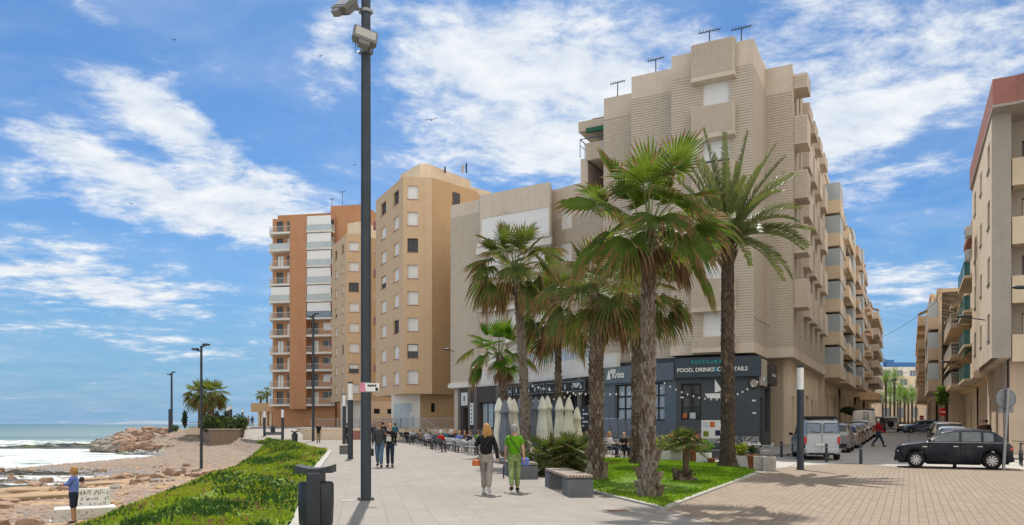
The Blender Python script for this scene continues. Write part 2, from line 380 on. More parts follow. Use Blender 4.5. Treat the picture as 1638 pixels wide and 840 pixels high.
# asphalt / concrete street in worn slabs
m, nt, b = nmat('asphalt'); g = NG(nt); v = g.coord(rot=(0, 0, R(-62.6)))
c = g.mix(g.ramp(g.noise(v, .5, 5, .65), .35, .7), (.38, .355, .32), (.48, .45, .41)); c = g.mix(g.ramp(g.noise(v, 30, 3), .4, .7, 0, .3), c, (.12, .11, .10))
t = g.n('ShaderNodeTexBrick'); g.L.new(v, t.inputs['Vector']); t.inputs['Brick Width'].default_value = 7; t.inputs['Row Height'].default_value = 4.2; t.inputs['Scale'].default_value = 1
t.inputs['Mortar Size'].default_value = .035; c = g.mix(t.outputs['Fac'], c, (.10, .095, .085)); g.set(b.inputs['Base Color'], c)
b.inputs['Roughness'].default_value = .85; g.set(b.inputs['Normal'], g.bump(g.noise(v, 40, 3), .3, .01))
# lawn soil/turf under the blades
mat('turf', (.14, .22, .025), (.09, .15, .018), 1.2, .9, .5, 40, big=(.16, .2, .035))
# beach shingle
m, nt, b = nmat('shingle'); g = NG(nt); v = g.coord()
p1 = g.vor(v, 3.2, 'F1', 'Color'); s1 = g.n('ShaderNodeSeparateColor'); g.L.new(p1, s1.inputs[0])
p2 = g.vor(v, 9, 'F1', 'Color'); s2 = g.n('ShaderNodeSeparateColor'); g.L.new(p2, s2.inputs[0])
big_ = g.noise(g.coord(scale=(.35, 1, 1), rot=(0, 0, R(-15))), .22, 6, .65)
x, y, z = g.xyz(g.coord())
c = g.mix(s2.outputs[0], (.15, .112, .082), (.33, .24, .172)); c = g.mix(g.ramp(s1.outputs[1], .6, .8, 0, .75), c, (.15, .125, .105))
near = g.ramp(g.m('ADD', y, g.m('MULTIPLY', g.noise(v, .15, 4), 24)), 50, 66, 1, 0)
c = g.mix(g.m('MULTIPLY', near, g.ramp(big_, .45, .55, 0, .85)), c, (.42, .27, .145))
c = g.mix(g.m('MULTIPLY', near, g.ramp(g.noise(g.coord(scale=(.3, 1, 1), loc=(9, 3, 0)), .5, 6, .7), .52, .62, 0, .8)), c, (.18, .16, .135))
wet = g.smooth(z, -1.60, -1.78)
c = g.mix(g.m('MULTIPLY', wet, .75), c, (.115, .095, .07))
g.set(b.inputs['Base Color'], c); g.set(b.inputs['Roughness'], g.ramp(wet, 0, 1, .9, .35))
g.set(b.inputs['Normal'], g.bump(g.m('ADD', g.vor(v, 9), g.m('MULTIPLY', g.vor(v, 3.2), 1.2)), .7, .06))
# sea
m, nt, b = nmat('sea_water'); g = NG(nt); v = g.coord(); x, y, z = g.xyz(v)
lg = g.noise(g.coord(scale=(.25, 1, 1), rot=(0, 0, R(12))), .06, 5, .6, .4)
fo = g.noise(g.coord(scale=(.4, 1, 1), rot=(0, 0, R(8))), .5, 8, .72, .8)
dist = g.m('SQRT', g.m('ADD', g.m('MULTIPLY', g.m('ADD', x, 40), g.m('ADD', x, 40)), g.m('MULTIPLY', g.m('SUBTRACT', y, 78), g.m('SUBTRACT', y, 78))))
shore = g.ramp(g.m('ADD', dist, g.m('MULTIPLY', g.m('SUBTRACT', lg, .5), 90)), 34, 135, 1, 0)
fine = g.noise(g.coord(scale=(.5, 1, 1)), 2.2, 6, .7)
foam = g.smooth(g.m('ADD', g.m('ADD', fo, g.m('MULTIPLY', g.m('SUBTRACT', fine, .5), .25)), g.m('MULTIPLY', shore, .25)), .60, .76)
caps = g.smooth(g.noise(g.coord(scale=(.12, 1, 1)), .16, 6, .75), .66, .72)
foam = g.m('MAXIMUM', foam, g.m('MULTIPLY', caps, g.ramp(dist, 200, 1600, .75, .1)))
deep = g.mix(g.ramp(g.m('ADD', y, g.m('MULTIPLY', lg, 200)), 150, 1200), (.15, .22, .20), (.05, .125, .15))
deep = g.mix(g.ramp(g.noise(g.coord(scale=(.06, 1, 1)), .035, 4, .6), .45, .62, 0, .6), deep, (.02, .07, .10))
g.set(b.inputs['Base Color'], g.mix(foam, deep, g.mix(g.ramp(fine, .35, .65), (.42, .45, .45), (.70, .71, .70)))); g.set(b.inputs['Roughness'], g.ramp(foam, 0, 1, .38, .9))
g.set(b.inputs['Normal'], g.bump(g.m('ADD', fo, g.noise(g.coord(scale=(.3, 1, 1)), 1.6, 5, .6)), .6, .35)); b.inputs['Specular IOR Level'].default_value = .3
# ---------------------------------------------------------------- palms and plants
def fan_leaf(mb, base, az, el, pl, r, droop, rnd, dead=False, nseg=24, spread=2.05, tipm=1):
    d = Vector((cos(az) * cos(el), sin(az) * cos(el), sin(el))); base = Vector(base)
    side = Vector((-sin(az), cos(az), 0))
    # petiole bends down a little
    pts = []; p = base.copy(); dd = d.copy()
    n = 5
    for i in range(n + 1):
        pts.append(p.copy()); dd = (dd + Vector((0, 0, -.07 - .10 * droop)) * (i / n)).normalized(); p = p + dd * pl / n
    hub = pts[-1]; mb.tube(pts, [.028, .022, .018, .015, .013, .012], 4, False, 2)
    dn = (dd + Vector((0, 0, -.25 * droop))).normalized()
    roll = rnd.uniform(-.5, .5)
    sd = (side * cos(roll) + side.cross(dn) * sin(roll)); sd = (sd - dn * sd.dot(dn)).normalized(); nm = sd.cross(dn)
    if nm.z < 0: nm = -nm
    gm = 3 if dead else 0
    for k in range(nseg):
        t = (k + .5) / nseg * 2 - 1; a = t * spread
        L = r * (1 - .22 * abs(t) ** 2) * rnd.uniform(.84, 1.08); a += rnd.uniform(-.02, .02)
        ray = dn * cos(a) + sd * sin(a); per = sd * cos(a) - dn * sin(a)
        da = spread * 2 / nseg
        cup = nm * (abs(t) ** 1.5) * .35
        def pt(f, s, lift):
            w = min(f, .44) * L * math.tan(da / 2) * 1.02 * (1 if f <= .44 else max(0, (1 - f) / .56) ** .75)
            dz = -droop * .36 * r * max(0, f - .42) ** 1.7 / .4 * (1 + .35 * abs(t)) - .02 * f
            q = hub + ray * (f * L * (1 - .18 * droop * max(0, f - .6))) + per * (s * w) + nm * lift + cup * f * f * L
            return (q.x, q.y, q.z + dz * (1.15 if f > .8 else 1))
        fs = [.04, .26, .44, .74, 1.0]
        rows = []
        for f in fs[:-1]:
            pl_ = .013 * r * (2 if f > .1 else .3)
            rows.append([pt(f, -1, -pl_), pt(f, 0, pl_), pt(f, 1, -pl_)])
        tip = pt(1.0, 0, 0)
        vs = [q for row in rows for q in row] + [tip]
        f1 = [(i * 3 + j, i * 3 + j + 1, i * 3 + j + 4, i * 3 + j + 3) for i in range(2) for j in range(2)]
        mb.add(vs, f1, gm, False)
        f2 = [(6, 7, 10, 9), (7, 8, 11, 10)]
        mb.add(vs, f2, gm if rnd.random() < (.97 - .22 * droop) and not dead else (3 if dead else tipm), False)
        mb.add(vs, [(9, 10, 12), (10, 11, 12)], (3 if dead else (tipm if rnd.random() < .45 + .3 * droop else gm)), False)
        if rnd.random() < .35:   # loose fibre hanging from the split
            q = Vector(rows[3][1]); w = .006; e = q + Vector((rnd.uniform(-.06, .06), rnd.uniform(-.06, .06), -rnd.uniform(.08, .22)))
            mb.add([tuple(q + per * w), tuple(q - per * w), tuple(e)], [(0, 1, 2)], 1, False)
def trunk_mesh(H, r0, r1, rnd, flare=1.5, rows=None, lean=(0, 0), boot=.07, per=11, boot_from=0.0, ragged=.25):
    mb = MB()
    def ax(z): t = z / H; return Vector((lean[0] * t * t, lean[1] * t * t, z))
    def rad(z):
        t = z / H; return (r0 + (r1 - r0) * t) * (1 + (flare - 1) * math.exp(-z / .28))
    nr = int(H / .09) + 2; n = 14; v = []
    for i in range(nr):
        z = H * i / (nr - 1); c = ax(z)
        for k in range(n):
            a = 2 * pi * k / n; rr = rad(z) * (.92 + .05 * ((i) % 2) + rnd.uniform(-.04, .04)); v.append((c.x + rr * cos(a), c.y + rr * sin(a), z - (.06 if i == 0 else 0)))
    mb.add(v, [(i * n + k, i * n + (k + 1) % n, (i + 1) * n + (k + 1) % n, (i + 1) * n + k) for i in range(nr - 1) for k in range(n)], 0, False)
    mb.add(v[-n:], [tuple(range(n))], 0)
    rows = rows or int(H / .13)
    for i in range(rows):
        z = H * (i + .3) / rows
        for k in range(per):
            if rnd.random() < .06: continue
            a = 2 * pi * (k + .5 * (i % 2) + rnd.uniform(-.12, .12)) / per; rr = rad(z) * .93; c = ax(z)
            w = rr * pi / per * rnd.uniform(.7, 1.15); h = H / rows * rnd.uniform(1.2, 1.9); o = boot * rnd.uniform(.5, 1.3)
            if z < .9 and rnd.random() < ragged: o *= 2.4; h *= 1.6
            e = Vector((cos(a), sin(a), 0)); s = Vector((-sin(a), cos(a), 0))
            b0 = c + e * rr; up = Vector((0, 0, 1))
            tw = s * rnd.uniform(-.3, .3) * w
            p = [b0 - s * w, b0 + s * w, b0 + s * w * .55 + e * o + up * h * .8 + tw, b0 - s * w * .55 + e * o + up * h * .8 + tw, b0 + up * h * .75 - s * w * .6, b0 + up * h * .75 + s * w * .6, b0 + e * o * .45 - up * h * .1]
            mb.add([tuple(q) for q in p], [(0, 6, 3), (6, 1, 2), (6, 2, 3), (3, 2, 5, 4), (0, 3, 4), (1, 5, 2)], 1 if rnd.random() < .3 else 0, False)
    return mb, ax(H)
def fan_palm(px, Y, H, r0, r1, nl, label, seed, pl=1.15, r=.8, cat='palm tree', leaf='leaf_fan', barkm=('bark', 'bark_grey'), group='fan palms planted on the promenade', dead=7, lean=(0, 0), name='fan_palm', elmin=-.75, elmax=1.45, z=0, nseg=24, flare=1.5, azs=None, droopk=1.0, skirt=True, boot=.07):
    rnd = random.Random(seed); x = X(px, Y)
    t = thing(name, label, cat, (x, Y, z), 0, group)
    mb, top = trunk_mesh(H, r0, r1, rnd, flare, lean=lean, boot=boot)
    mb.v = [(a + x, b + Y, c + z) for a, b, c in mb.v]; mb.build('trunk', list(barkm), t)
    mb = MB(); base = Vector((x, Y, z)) + top
    for i in range(nl):
        f = i / max(1, nl - 1); az = i * 2.39996 + rnd.uniform(-.3, .3) + seed
        el = elmax + (elmin - elmax) * f ** .85 + rnd.uniform(-.1, .1)
        dr = max(.06, min(1.15, .95 - el * .75)) * rnd.uniform(.8, 1.2) * droopk
        b = base + Vector((cos(az), sin(az), 0)) * r1 * .6 + Vector((0, 0, .12 * (1 - f)))
        fan_leaf(mb, b, az, el, pl * rnd.uniform(.8, 1.1) * (1 if f > .12 else .85), r * rnd.uniform(.85, 1.08), dr, rnd, nseg=nseg)
    # spear leaf
    mb.tube([base, base + Vector((.03, .02, pl * 1.05))], [.03, .012], 5, False, 2)
    mb.build('crown', [leaf, 'leaf_tip', 'petiole', 'leaf_dead'], t)
    if dead:
        mb = MB()
        for i in range(dead):
            az = rnd.uniform(0, 6.28); b = base + Vector((cos(az), sin(az), 0)) * r1 * .8 - Vector((0, 0, rnd.uniform(0, .25)))
            fan_leaf(mb, b, az, rnd.uniform(-1.0, -.55), pl * rnd.uniform(.35, .75), r * rnd.uniform(.5, .8), 1.3, rnd, True, max(12, nseg - 6), .9)
        mb.build('dead_fronds', [leaf, 'leaf_tip', 'leaf_dead', 'leaf_dead'], t)
    return t
def feather(mb, base, az, el, L, curve, rnd, nleaf=44, ll=.42, mi=0, plane=0.0):
    d = Vector((cos(az) * cos(el), sin(az) * cos(el), sin(el))); p = Vector(base); pts = []; n = 12; dirs = []
    for i in range(n + 1):
        pts.append(p.copy()); dirs.append(d.copy()); d = (d + Vector((0, 0, -curve / n * (1 + 1.2 * i / n)))).normalized(); p = p + d * L / n
    mb.tube(pts, [.032 * (1 - i / (n + 1)) + .004 for i in range(n + 1)], 4, False, 2)
    for k in range(nleaf):
        f = .10 + .9 * k / nleaf; i = min(n - 1, int(f * n)); q = pts[i].lerp(pts[i + 1], f * n - i); dd = dirs[i]
        s = dd.cross(Vector((0, 0, 1))); s = s.normalized() if s.length > .1 else Vector((-sin(az), cos(az), 0)); u = s.cross(dd)
        l = ll * (1 - .75 * abs(f - .45) ** 1.4 / .55) * rnd.uniform(.85, 1.1)
        for sg in (-1, 1):
            v = (dd * .75 + s * sg * .62 + u * rnd.uniform(.12, .62)).normalized(); w = dd.cross(v).normalized().cross(v) * .021
            m_ = q + v * l * .5; e = q + v * l + Vector((0, 0, -.10 * l))
            mb.add([tuple(q - w * .6), tuple(m_ - w), tuple(e), tuple(m_ + w), tuple(q + w * .6)], [(0, 1, 3, 4), (1, 2, 3)], mi if rnd.random() > .07 else 1, False)
def date_palm(px, Y, H, label, seed, nl=40, L=2.6, r0=.30, r1=.27, specials=(), group=None, z=0, name='date_palm', nleaf=44):
    rnd = random.Random(seed); x = X(px, Y); t = thing(name, label, 'palm tree', (x, Y, z), 0, group)
    mb, top = trunk_mesh(H, r0, r1, rnd, 1.7, rows=int(H / .11), boot=.045, per=15, ragged=0)
    mb.v = [(a + x, b + Y, c + z) for a, b, c in mb.v]; mb.build('trunk', ['bark_dark', 'bark'], t)
    mb = MB(); base = Vector((x, Y, z)) + top
    for i in range(nl):
        f = i / (nl - 1); az = i * 2.39996 + seed; el = 1.5 - 1.55 * f ** 1.1 + rnd.uniform(-.12, .12)
        feather(mb, base + Vector((cos(az), sin(az), 0)) * r1 * .6, az, el, L * rnd.uniform(.75, 1.05) * (1 if f > .1 else .9), .30 + .7 * f, rnd, nleaf)
    for (az, el, l, cv) in specials: feather(mb, base, az, el, l, cv, rnd, int(nleaf * 1.3))
    mb.build('crown', ['leaf_date', 'leaf_date_dry', 'petiole'], t)
    mb = MB()
    for i in range(46):      # swollen head of old leaf bases below the crown
        a = rnd.uniform(0, 6.28); zz = rnd.uniform(-1.0, .1); e = Vector((cos(a), sin(a), 0)); q = base + Vector((0, 0, zz)) + e * r1 * .8
        mb.tube([q, q + e * .13 + Vector((0, 0, .14)), q + e * .2 + Vector((0, 0, .34))], [.06, .05, .02], 5)
    mb.build('leaf_bases', ['bark'], t)
    return t
def bush_palm(px, Y, label, seed, z=0, nl=60, pl=.5, r=.38, h=.35, spread=.5, leaf='leaf_dwarf', clumps=5):
    rnd = random.Random(seed); x = X(px, Y); t = thing('dwarf_palm', label, 'palm bush', (x, Y, z), 0, 'dwarf palms on the lawn'); mb = MB(); st = MB()
    for c in range(clumps):
        cx = x + rnd.uniform(-spread, spread); cy = Y + rnd.uniform(-spread, spread) * .6; hh = h * (rnd.uniform(.3, 1.3) if clumps > 1 else 1)
        st.tube([(cx, cy, z - .03), (cx, cy, z + hh)], [.11, .09], 7)
        for i in range(nl // clumps):
            az = i * 2.4 + c; el = 1.4 - (1.5 if clumps > 1 else 1.25) * i / (nl / clumps) + rnd.uniform(-.1, .1)
            fan_leaf(mb, (cx, cy, z + hh), az, el, pl * rnd.uniform(.6, 1.2), r * rnd.uniform(.8, 1.1), .25 + .3 * i / (nl / clumps), rnd, nseg=14, spread=1.7)
    mb.build('crown', [leaf, 'leaf_tip', 'petiole', 'leaf_dead'], t); st.build('trunk', ['bark'], t); return t
def leaf_cloud(mb, c, rx, ry, rz_, n, s, rnd, mi=0, up=.3):
    for _ in range(n):
        while 1:
            p = Vector((rnd.uniform(-1, 1), rnd.uniform(-1, 1), rnd.uniform(-1, 1)))
            if p.length <= 1: break
        q = Vector((c[0] + p.x * rx, c[1] + p.y * ry, c[2] + p.z * rz_)); a = rnd.uniform(0, 6.28)
        d = Vector((cos(a), sin(a), rnd.uniform(-.2, 1) + up)).normalized(); w = d.cross(Vector((rnd.uniform(-1, 1), rnd.uniform(-1, 1), .3))).normalized(); k = s * rnd.uniform(.6, 1.3)
        mb.add([tuple(q), tuple(q + d * k * .5 + w * k * .3), tuple(q + d * k), tuple(q + d * k * .5 - w * k * .3)], [(0, 1, 2, 3)], mi if not isinstance(mi, tuple) else rnd.choice(mi), False)

# ---------------------------------------------------------------- people
def skin(verts, edges, root, sub=1):
    "verts: name -> ((x,y,z), rx, ry)"
    names = list(verts); idx = {n: i for i, n in enumerate(names)}
    me = bpy.data.meshes.new('s'); me.from_pydata([verts[n][0] for n in names], [(idx[a], idx[b]) for a, b in edges], [])
    ob = bpy.data.objects.new('s', me); COL.objects.link(ob)
    m = ob.modifiers.new('k', 'SKIN'); m.use_smooth_shade = True
    for i, n in enumerate(names):
        sv = me.skin_vertices[0].data[i]; sv.radius = (verts[n][1], verts[n][2] if len(verts[n]) > 2 else verts[n][1]); sv.use_root = (n == root)
    s = ob.modifiers.new('u', 'SUBSURF'); s.levels = sub; s.render_levels = sub
    dg = bpy.context.evaluated_depsgraph_get(); dg.update()
    em = bpy.data.meshes.new_from_object(ob.evaluated_get(dg))
    vs = [tuple(v.co) for v in em.vertices]; fs = [tuple(p.vertices) for p in em.polygons]
    bpy.data.objects.remove(ob); bpy.data.meshes.remove(me); bpy.data.meshes.remove(em)
    return vs, fs
def V3(*a): return Vector(a)
def person(loc, rz, label, h=1.7, pose='walk', stride=.28, arms=None, top='black', sleeve='long', bottom='jeans', shorts=False, hair='hair_grey', style='short', shoe='trim_black', skinm='skin', group=None, look=0.0, fat=1.0, phase=1, hem=.80, lean=0.0, sub=1, cap=None, fing=True):
    """local frame: faces -y.  Body, then hair / top / trousers / shoe as children"""
    k = h / 1.7; t = thing('person', label, 'person', loc, rz, group)
    sit = pose == 'sit'; zp = .93 if not sit else .50
    J = {}
    J['pelvis'] = V3(0, 0, zp); J['belly'] = V3(0, -.01 - lean * .3, zp + .17); J['chest'] = V3(0, -lean * .7, zp + .36); J['nb'] = V3(0, .01 - lean, zp + .50); J['neck'] = V3(0, -.005 - lean * 1.1, zp + .56)
    J['hl'] = V3(0, -.03 - lean * 1.15, zp + .625); J['hm'] = V3(0, -.01 - lean * 1.15, zp + .69); J['ht'] = V3(0, .005 - lean * 1.15, zp + .745)
    for s, c in ((-1, 'r'), (1, 'l')):
        J['sh' + c] = V3(s * .165, .0 - lean, zp + .465); J['hip' + c] = V3(s * .09, 0, zp - .06)
        if sit:
            J['kn' + c] = V3(s * .11, -.42, zp + .0); J['an' + c] = V3(s * .11, -.40, .09); J['to' + c] = V3(s * .12, -.54, .04)
        elif pose == 'walk':
            a = s * phase * stride
            J['kn' + c] = V3(s * .085, -a * .5 - .05, .49); J['an' + c] = V3(s * .08, -a + (.05 if a < 0 else 0), .09 + (.05 if a < 0 else 0)); J['to' + c] = V3(s * .095, J['an' + c].y - .15, .035)
        else:
            J['kn' + c] = V3(s * .09, -.01, .49); J['an' + c] = V3(s * .09, .01, .09); J['to' + c] = V3(s * .11, -.14, .035)
        sw = -s * phase * stride * .75 if pose == 'walk' else 0
        el = V3(s * .225, -sw * .35 + .02, zp + .19); wr = V3(s * .235, -sw - .04, zp - .04)
        if sit: el = V3(s * .22, -.08, zp + .2); wr = V3(s * .12, -.30, zp + .22)
        if arms and arms.get(c): el, wr = Vector(arms[c][0]), Vector(arms[c][1])
        J['el' + c] = el; J['wr' + c] = wr; J['pa' + c] = wr + (wr - el).normalized() * .085
    B = dict(pelvis=(.135 * fat, .105 * fat), belly=(.125 * fat, .10 * fat), chest=(.15, .11), nb=(.08, .07), neck=(.052, .052), hl=(.062, .07), hm=(.078, .095), ht=(.058, .07))
    for c in 'rl':
        B['sh' + c] = (.062, .062); B['el' + c] = (.042, .042); B['wr' + c] = (.028, .028); B['pa' + c] = (.036, .022); B['hip' + c] = (.095, .095); B['kn' + c] = (.058, .058); B['an' + c] = (.04, .04); B['to' + c] = (.036, .028)
    E_ = [('pelvis', 'belly'), ('belly', 'chest'), ('chest', 'nb'), ('nb', 'neck'), ('neck', 'hl'), ('hl', 'hm'), ('hm', 'ht')]
    for c in 'rl': E_ += [('chest', 'sh' + c), ('sh' + c, 'el' + c), ('el' + c, 'wr' + c), ('wr' + c, 'pa' + c), ('pelvis', 'hip' + c), ('hip' + c, 'kn' + c), ('kn' + c, 'an' + c), ('an' + c, 'to' + c)]
    vs, fs = skin({n: (tuple(J[n]), *B[n]) for n in J}, E_, 'pelvis', sub)
    mb = MB(); mb.add(vs, fs, 0, True)
    hc = J['hm']; ca, sa = cos(look), sin(look)
    def H(x, y, z): return (hc.x + x * ca - y * sa, hc.y + x * sa + y * ca, hc.z + z)
    mb.ell(H(0, .005, 0), .079, .097, .112, 12, 8, 0)                      # skull
    mb.add([H(-.014, -.09, -.03), H(.014, -.09, -.03), H(0, -.122, -.028), H(0, -.088, .02)], [(0, 1, 2), (0, 2, 3), (1, 3, 2)], 0, True)
    for s in (-1, 1):
        mb.ell(H(s * .032, -.084, .008), .013, .010, .008, 6, 4, 1); mb.ell(H(s * .082, .01, -.01), .012, .022, .032, 6, 5, 0)
    mb.ell(H(0, -.088, -.058), .024, .009, .007, 6, 4, 2)
    if fing:
        for s, c in ((-1, 'r'), (1, 'l')):
            pa = J['pa' + c]; d = (pa - J['wr' + c]).normalized(); u = d.cross(V3(s, 0, 0)); u = u.normalized() if u.length > .1 else V3(0, 1, 0); n = u.cross(d) * -s
            for i, (o, L) in enumerate(((-.024, .058), (-.008, .070), (.008, .066), (.023, .050))):
                q = pa + u * o + d * .012; q2 = q + d * L * .55 + n * .006; mb.tube([q, q2, q2 + (d * .7 + n * .5).normalized() * L * .5], [.0085, .0075, .006], 5, True, 0)
            q = pa - u * .028 - d * .03; mb.tube([q, q - u * .022 + d * .03, q - u * .02 + d * .06], [.010, .009, .007], 5, True, 0)
    def fin(mb_): mb_.v = [(a * k, b * k, c * k) for a, b, c in mb_.v]; return mb_
    fin(mb).build('body', [skinm, 'eye', 'lips'], t, loc=(0, 0, 0))
    # hair: a shell a little larger than the skull, cut away from the face
    hb = MB(); n, m = 14, 9; v = []; keep = []
    for i in range(m + 1):
        ph = pi * i / m
        for j in range(n):
            a = 2 * pi * j / n; x, y, z = sin(ph) * cos(a), sin(ph) * sin(a), cos(ph)
            g_ = 1.12 + .05 * random.random(); v.append(H(x * .082 * g_, .012 + y * .099 * g_, .012 + z * .114 * g_))
    low = -.35 if style == 'short' else -.75
    for i in range(m):
        z = cos(pi * (i + .5) / m)
        for j in range(n):
            a = 2 * pi * (j + .5) / n; y = sin(a) * sin(pi * (i + .5) / m)
            if (y < -.25 and z < .45) or z < low: continue
            if style == 'bald' and z > .3: continue
            hb.add([v[i * n + j], v[(i + 1) * n + j], v[(i + 1) * n + (j + 1) % n], v[i * n + (j + 1) % n]], [(0, 1, 2, 3)], 0, True)
    if style in ('long', 'pony'):
        w = .075 if style == 'long' else .03
        for dx in ((-.05, -.02, .02, .05) if style == 'long' else (0,)):
            pts = [H(dx, .07, .05), H(dx * 1.3, .115, -.03), H(dx * 1.5, .11, -.12), H(dx * 1.3, .085, -.2 - .03 * random.random())]
            hb.tube(pts, [w * .5, w * .62, w * .55, w * .15], 7, True, 0, flat=.7)
    fin(hb).build('hair', [hair], t, loc=(0, 0, 0))
    if cap: fin(MB().ell(H(0, .0, .05), .093, .108, .075, 12, 6)).build('cap', [cap], t, loc=(0, 0, 0))
    # top
    tv = {}
    low_z = hem if not sit else zp - .02
    tv['a'] = ((0, 0, low_z + (0 if sit else -.03)), .17 * fat, .14 * fat); tv['b'] = (tuple(J['belly']), .155 * fat, .13 * fat); tv['c'] = (tuple(J['chest']), .172, .135); tv['d'] = (tuple(J['nb'] - V3(0, 0, .015)), .085, .08)
    te = [('a', 'b'), ('b', 'c'), ('c', 'd')]
    for c in 'rl':
        tv['s' + c] = (tuple(J['sh' + c]), .080, .080)
        e = J['el' + c]; te += [('c', 's' + c)]
        if sleeve == 'long': tv['e' + c] = (tuple(e), .062, .062); tv['w' + c] = (tuple(J['wr' + c]), .042, .042); te += [('s' + c, 'e' + c), ('e' + c, 'w' + c)]
        elif sleeve == 'short': q = J['sh' + c].lerp(e, .72); tv['e' + c] = (tuple(q), .072, .072); te += [('s' + c, 'e' + c)]
    vs, fs = skin(tv, te, 'c', sub); fin(MB().add(vs, fs, 0, True)).build('top', ['cloth_' + top], t, loc=(0, 0, 0))
    tv = {'p': (tuple(J['pelvis'] + V3(0, 0, .0)), .15 * fat, .128 * fat), 'q': (tuple(J['pelvis'] + V3(0, 0, .14)), .145 * fat, .122 * fat)}; te = [('p', 'q')]
    for c in 'rl':
        tv['h' + c] = (tuple(J['hip' + c]), .112, .115); tv['k' + c] = (tuple(J['kn' + c] - (V3(0, 0, .02) if shorts else V3(0, 0, 0))), .078, .08); te += [('p', 'h' + c), ('h' + c, 'k' + c)]
        if not shorts: tv['x' + c] = (tuple(J['an' + c] + V3(0, 0, .02)), .062, .07); te += [('k' + c, 'x' + c)]
    vs, fs = skin(tv, te, 'p', sub); fin(MB().add(vs, fs, 0, True)).build('trousers' if not shorts else 'shorts', ['cloth_' + bottom], t, loc=(0, 0, 0))
    for c in 'rl':
        a = J['an' + c]; b = J['to' + c]; sb = MB(); z0 = a.z - .075
        sb.tube([(a.x, a.y + .06, z0 + .04), (a.x, a.y, z0 + .05), (b.x, b.y + .06, z0 + .035), (b.x, b.y - .01, z0 + .025)], [.042, .052, .047, .03], 8, flat=1)
        fin(sb).build('shoe', [shoe], t, loc=(0, 0, 0))
    t['_k'] = k
    return t
def hang(t, mb, name, mats, label, cat):
    "something a person carries: built in the person's local frame, stays top-level"
    M = Matrix.Translation(t.location) @ Matrix.Rotation(t.rotation_euler[2], 4, 'Z')
    c = Vector(mb.v[0]); a = np.array(mb.v); c = Vector(a.mean(axis=0)); w = M @ c; mb.v = [tuple(Matrix.Rotation(t.rotation_euler[2], 3, 'Z') @ (Vector(p) - c)) for p in mb.v]
    return tag(mb.build(name, mats, None, loc=tuple(w)), label, cat)

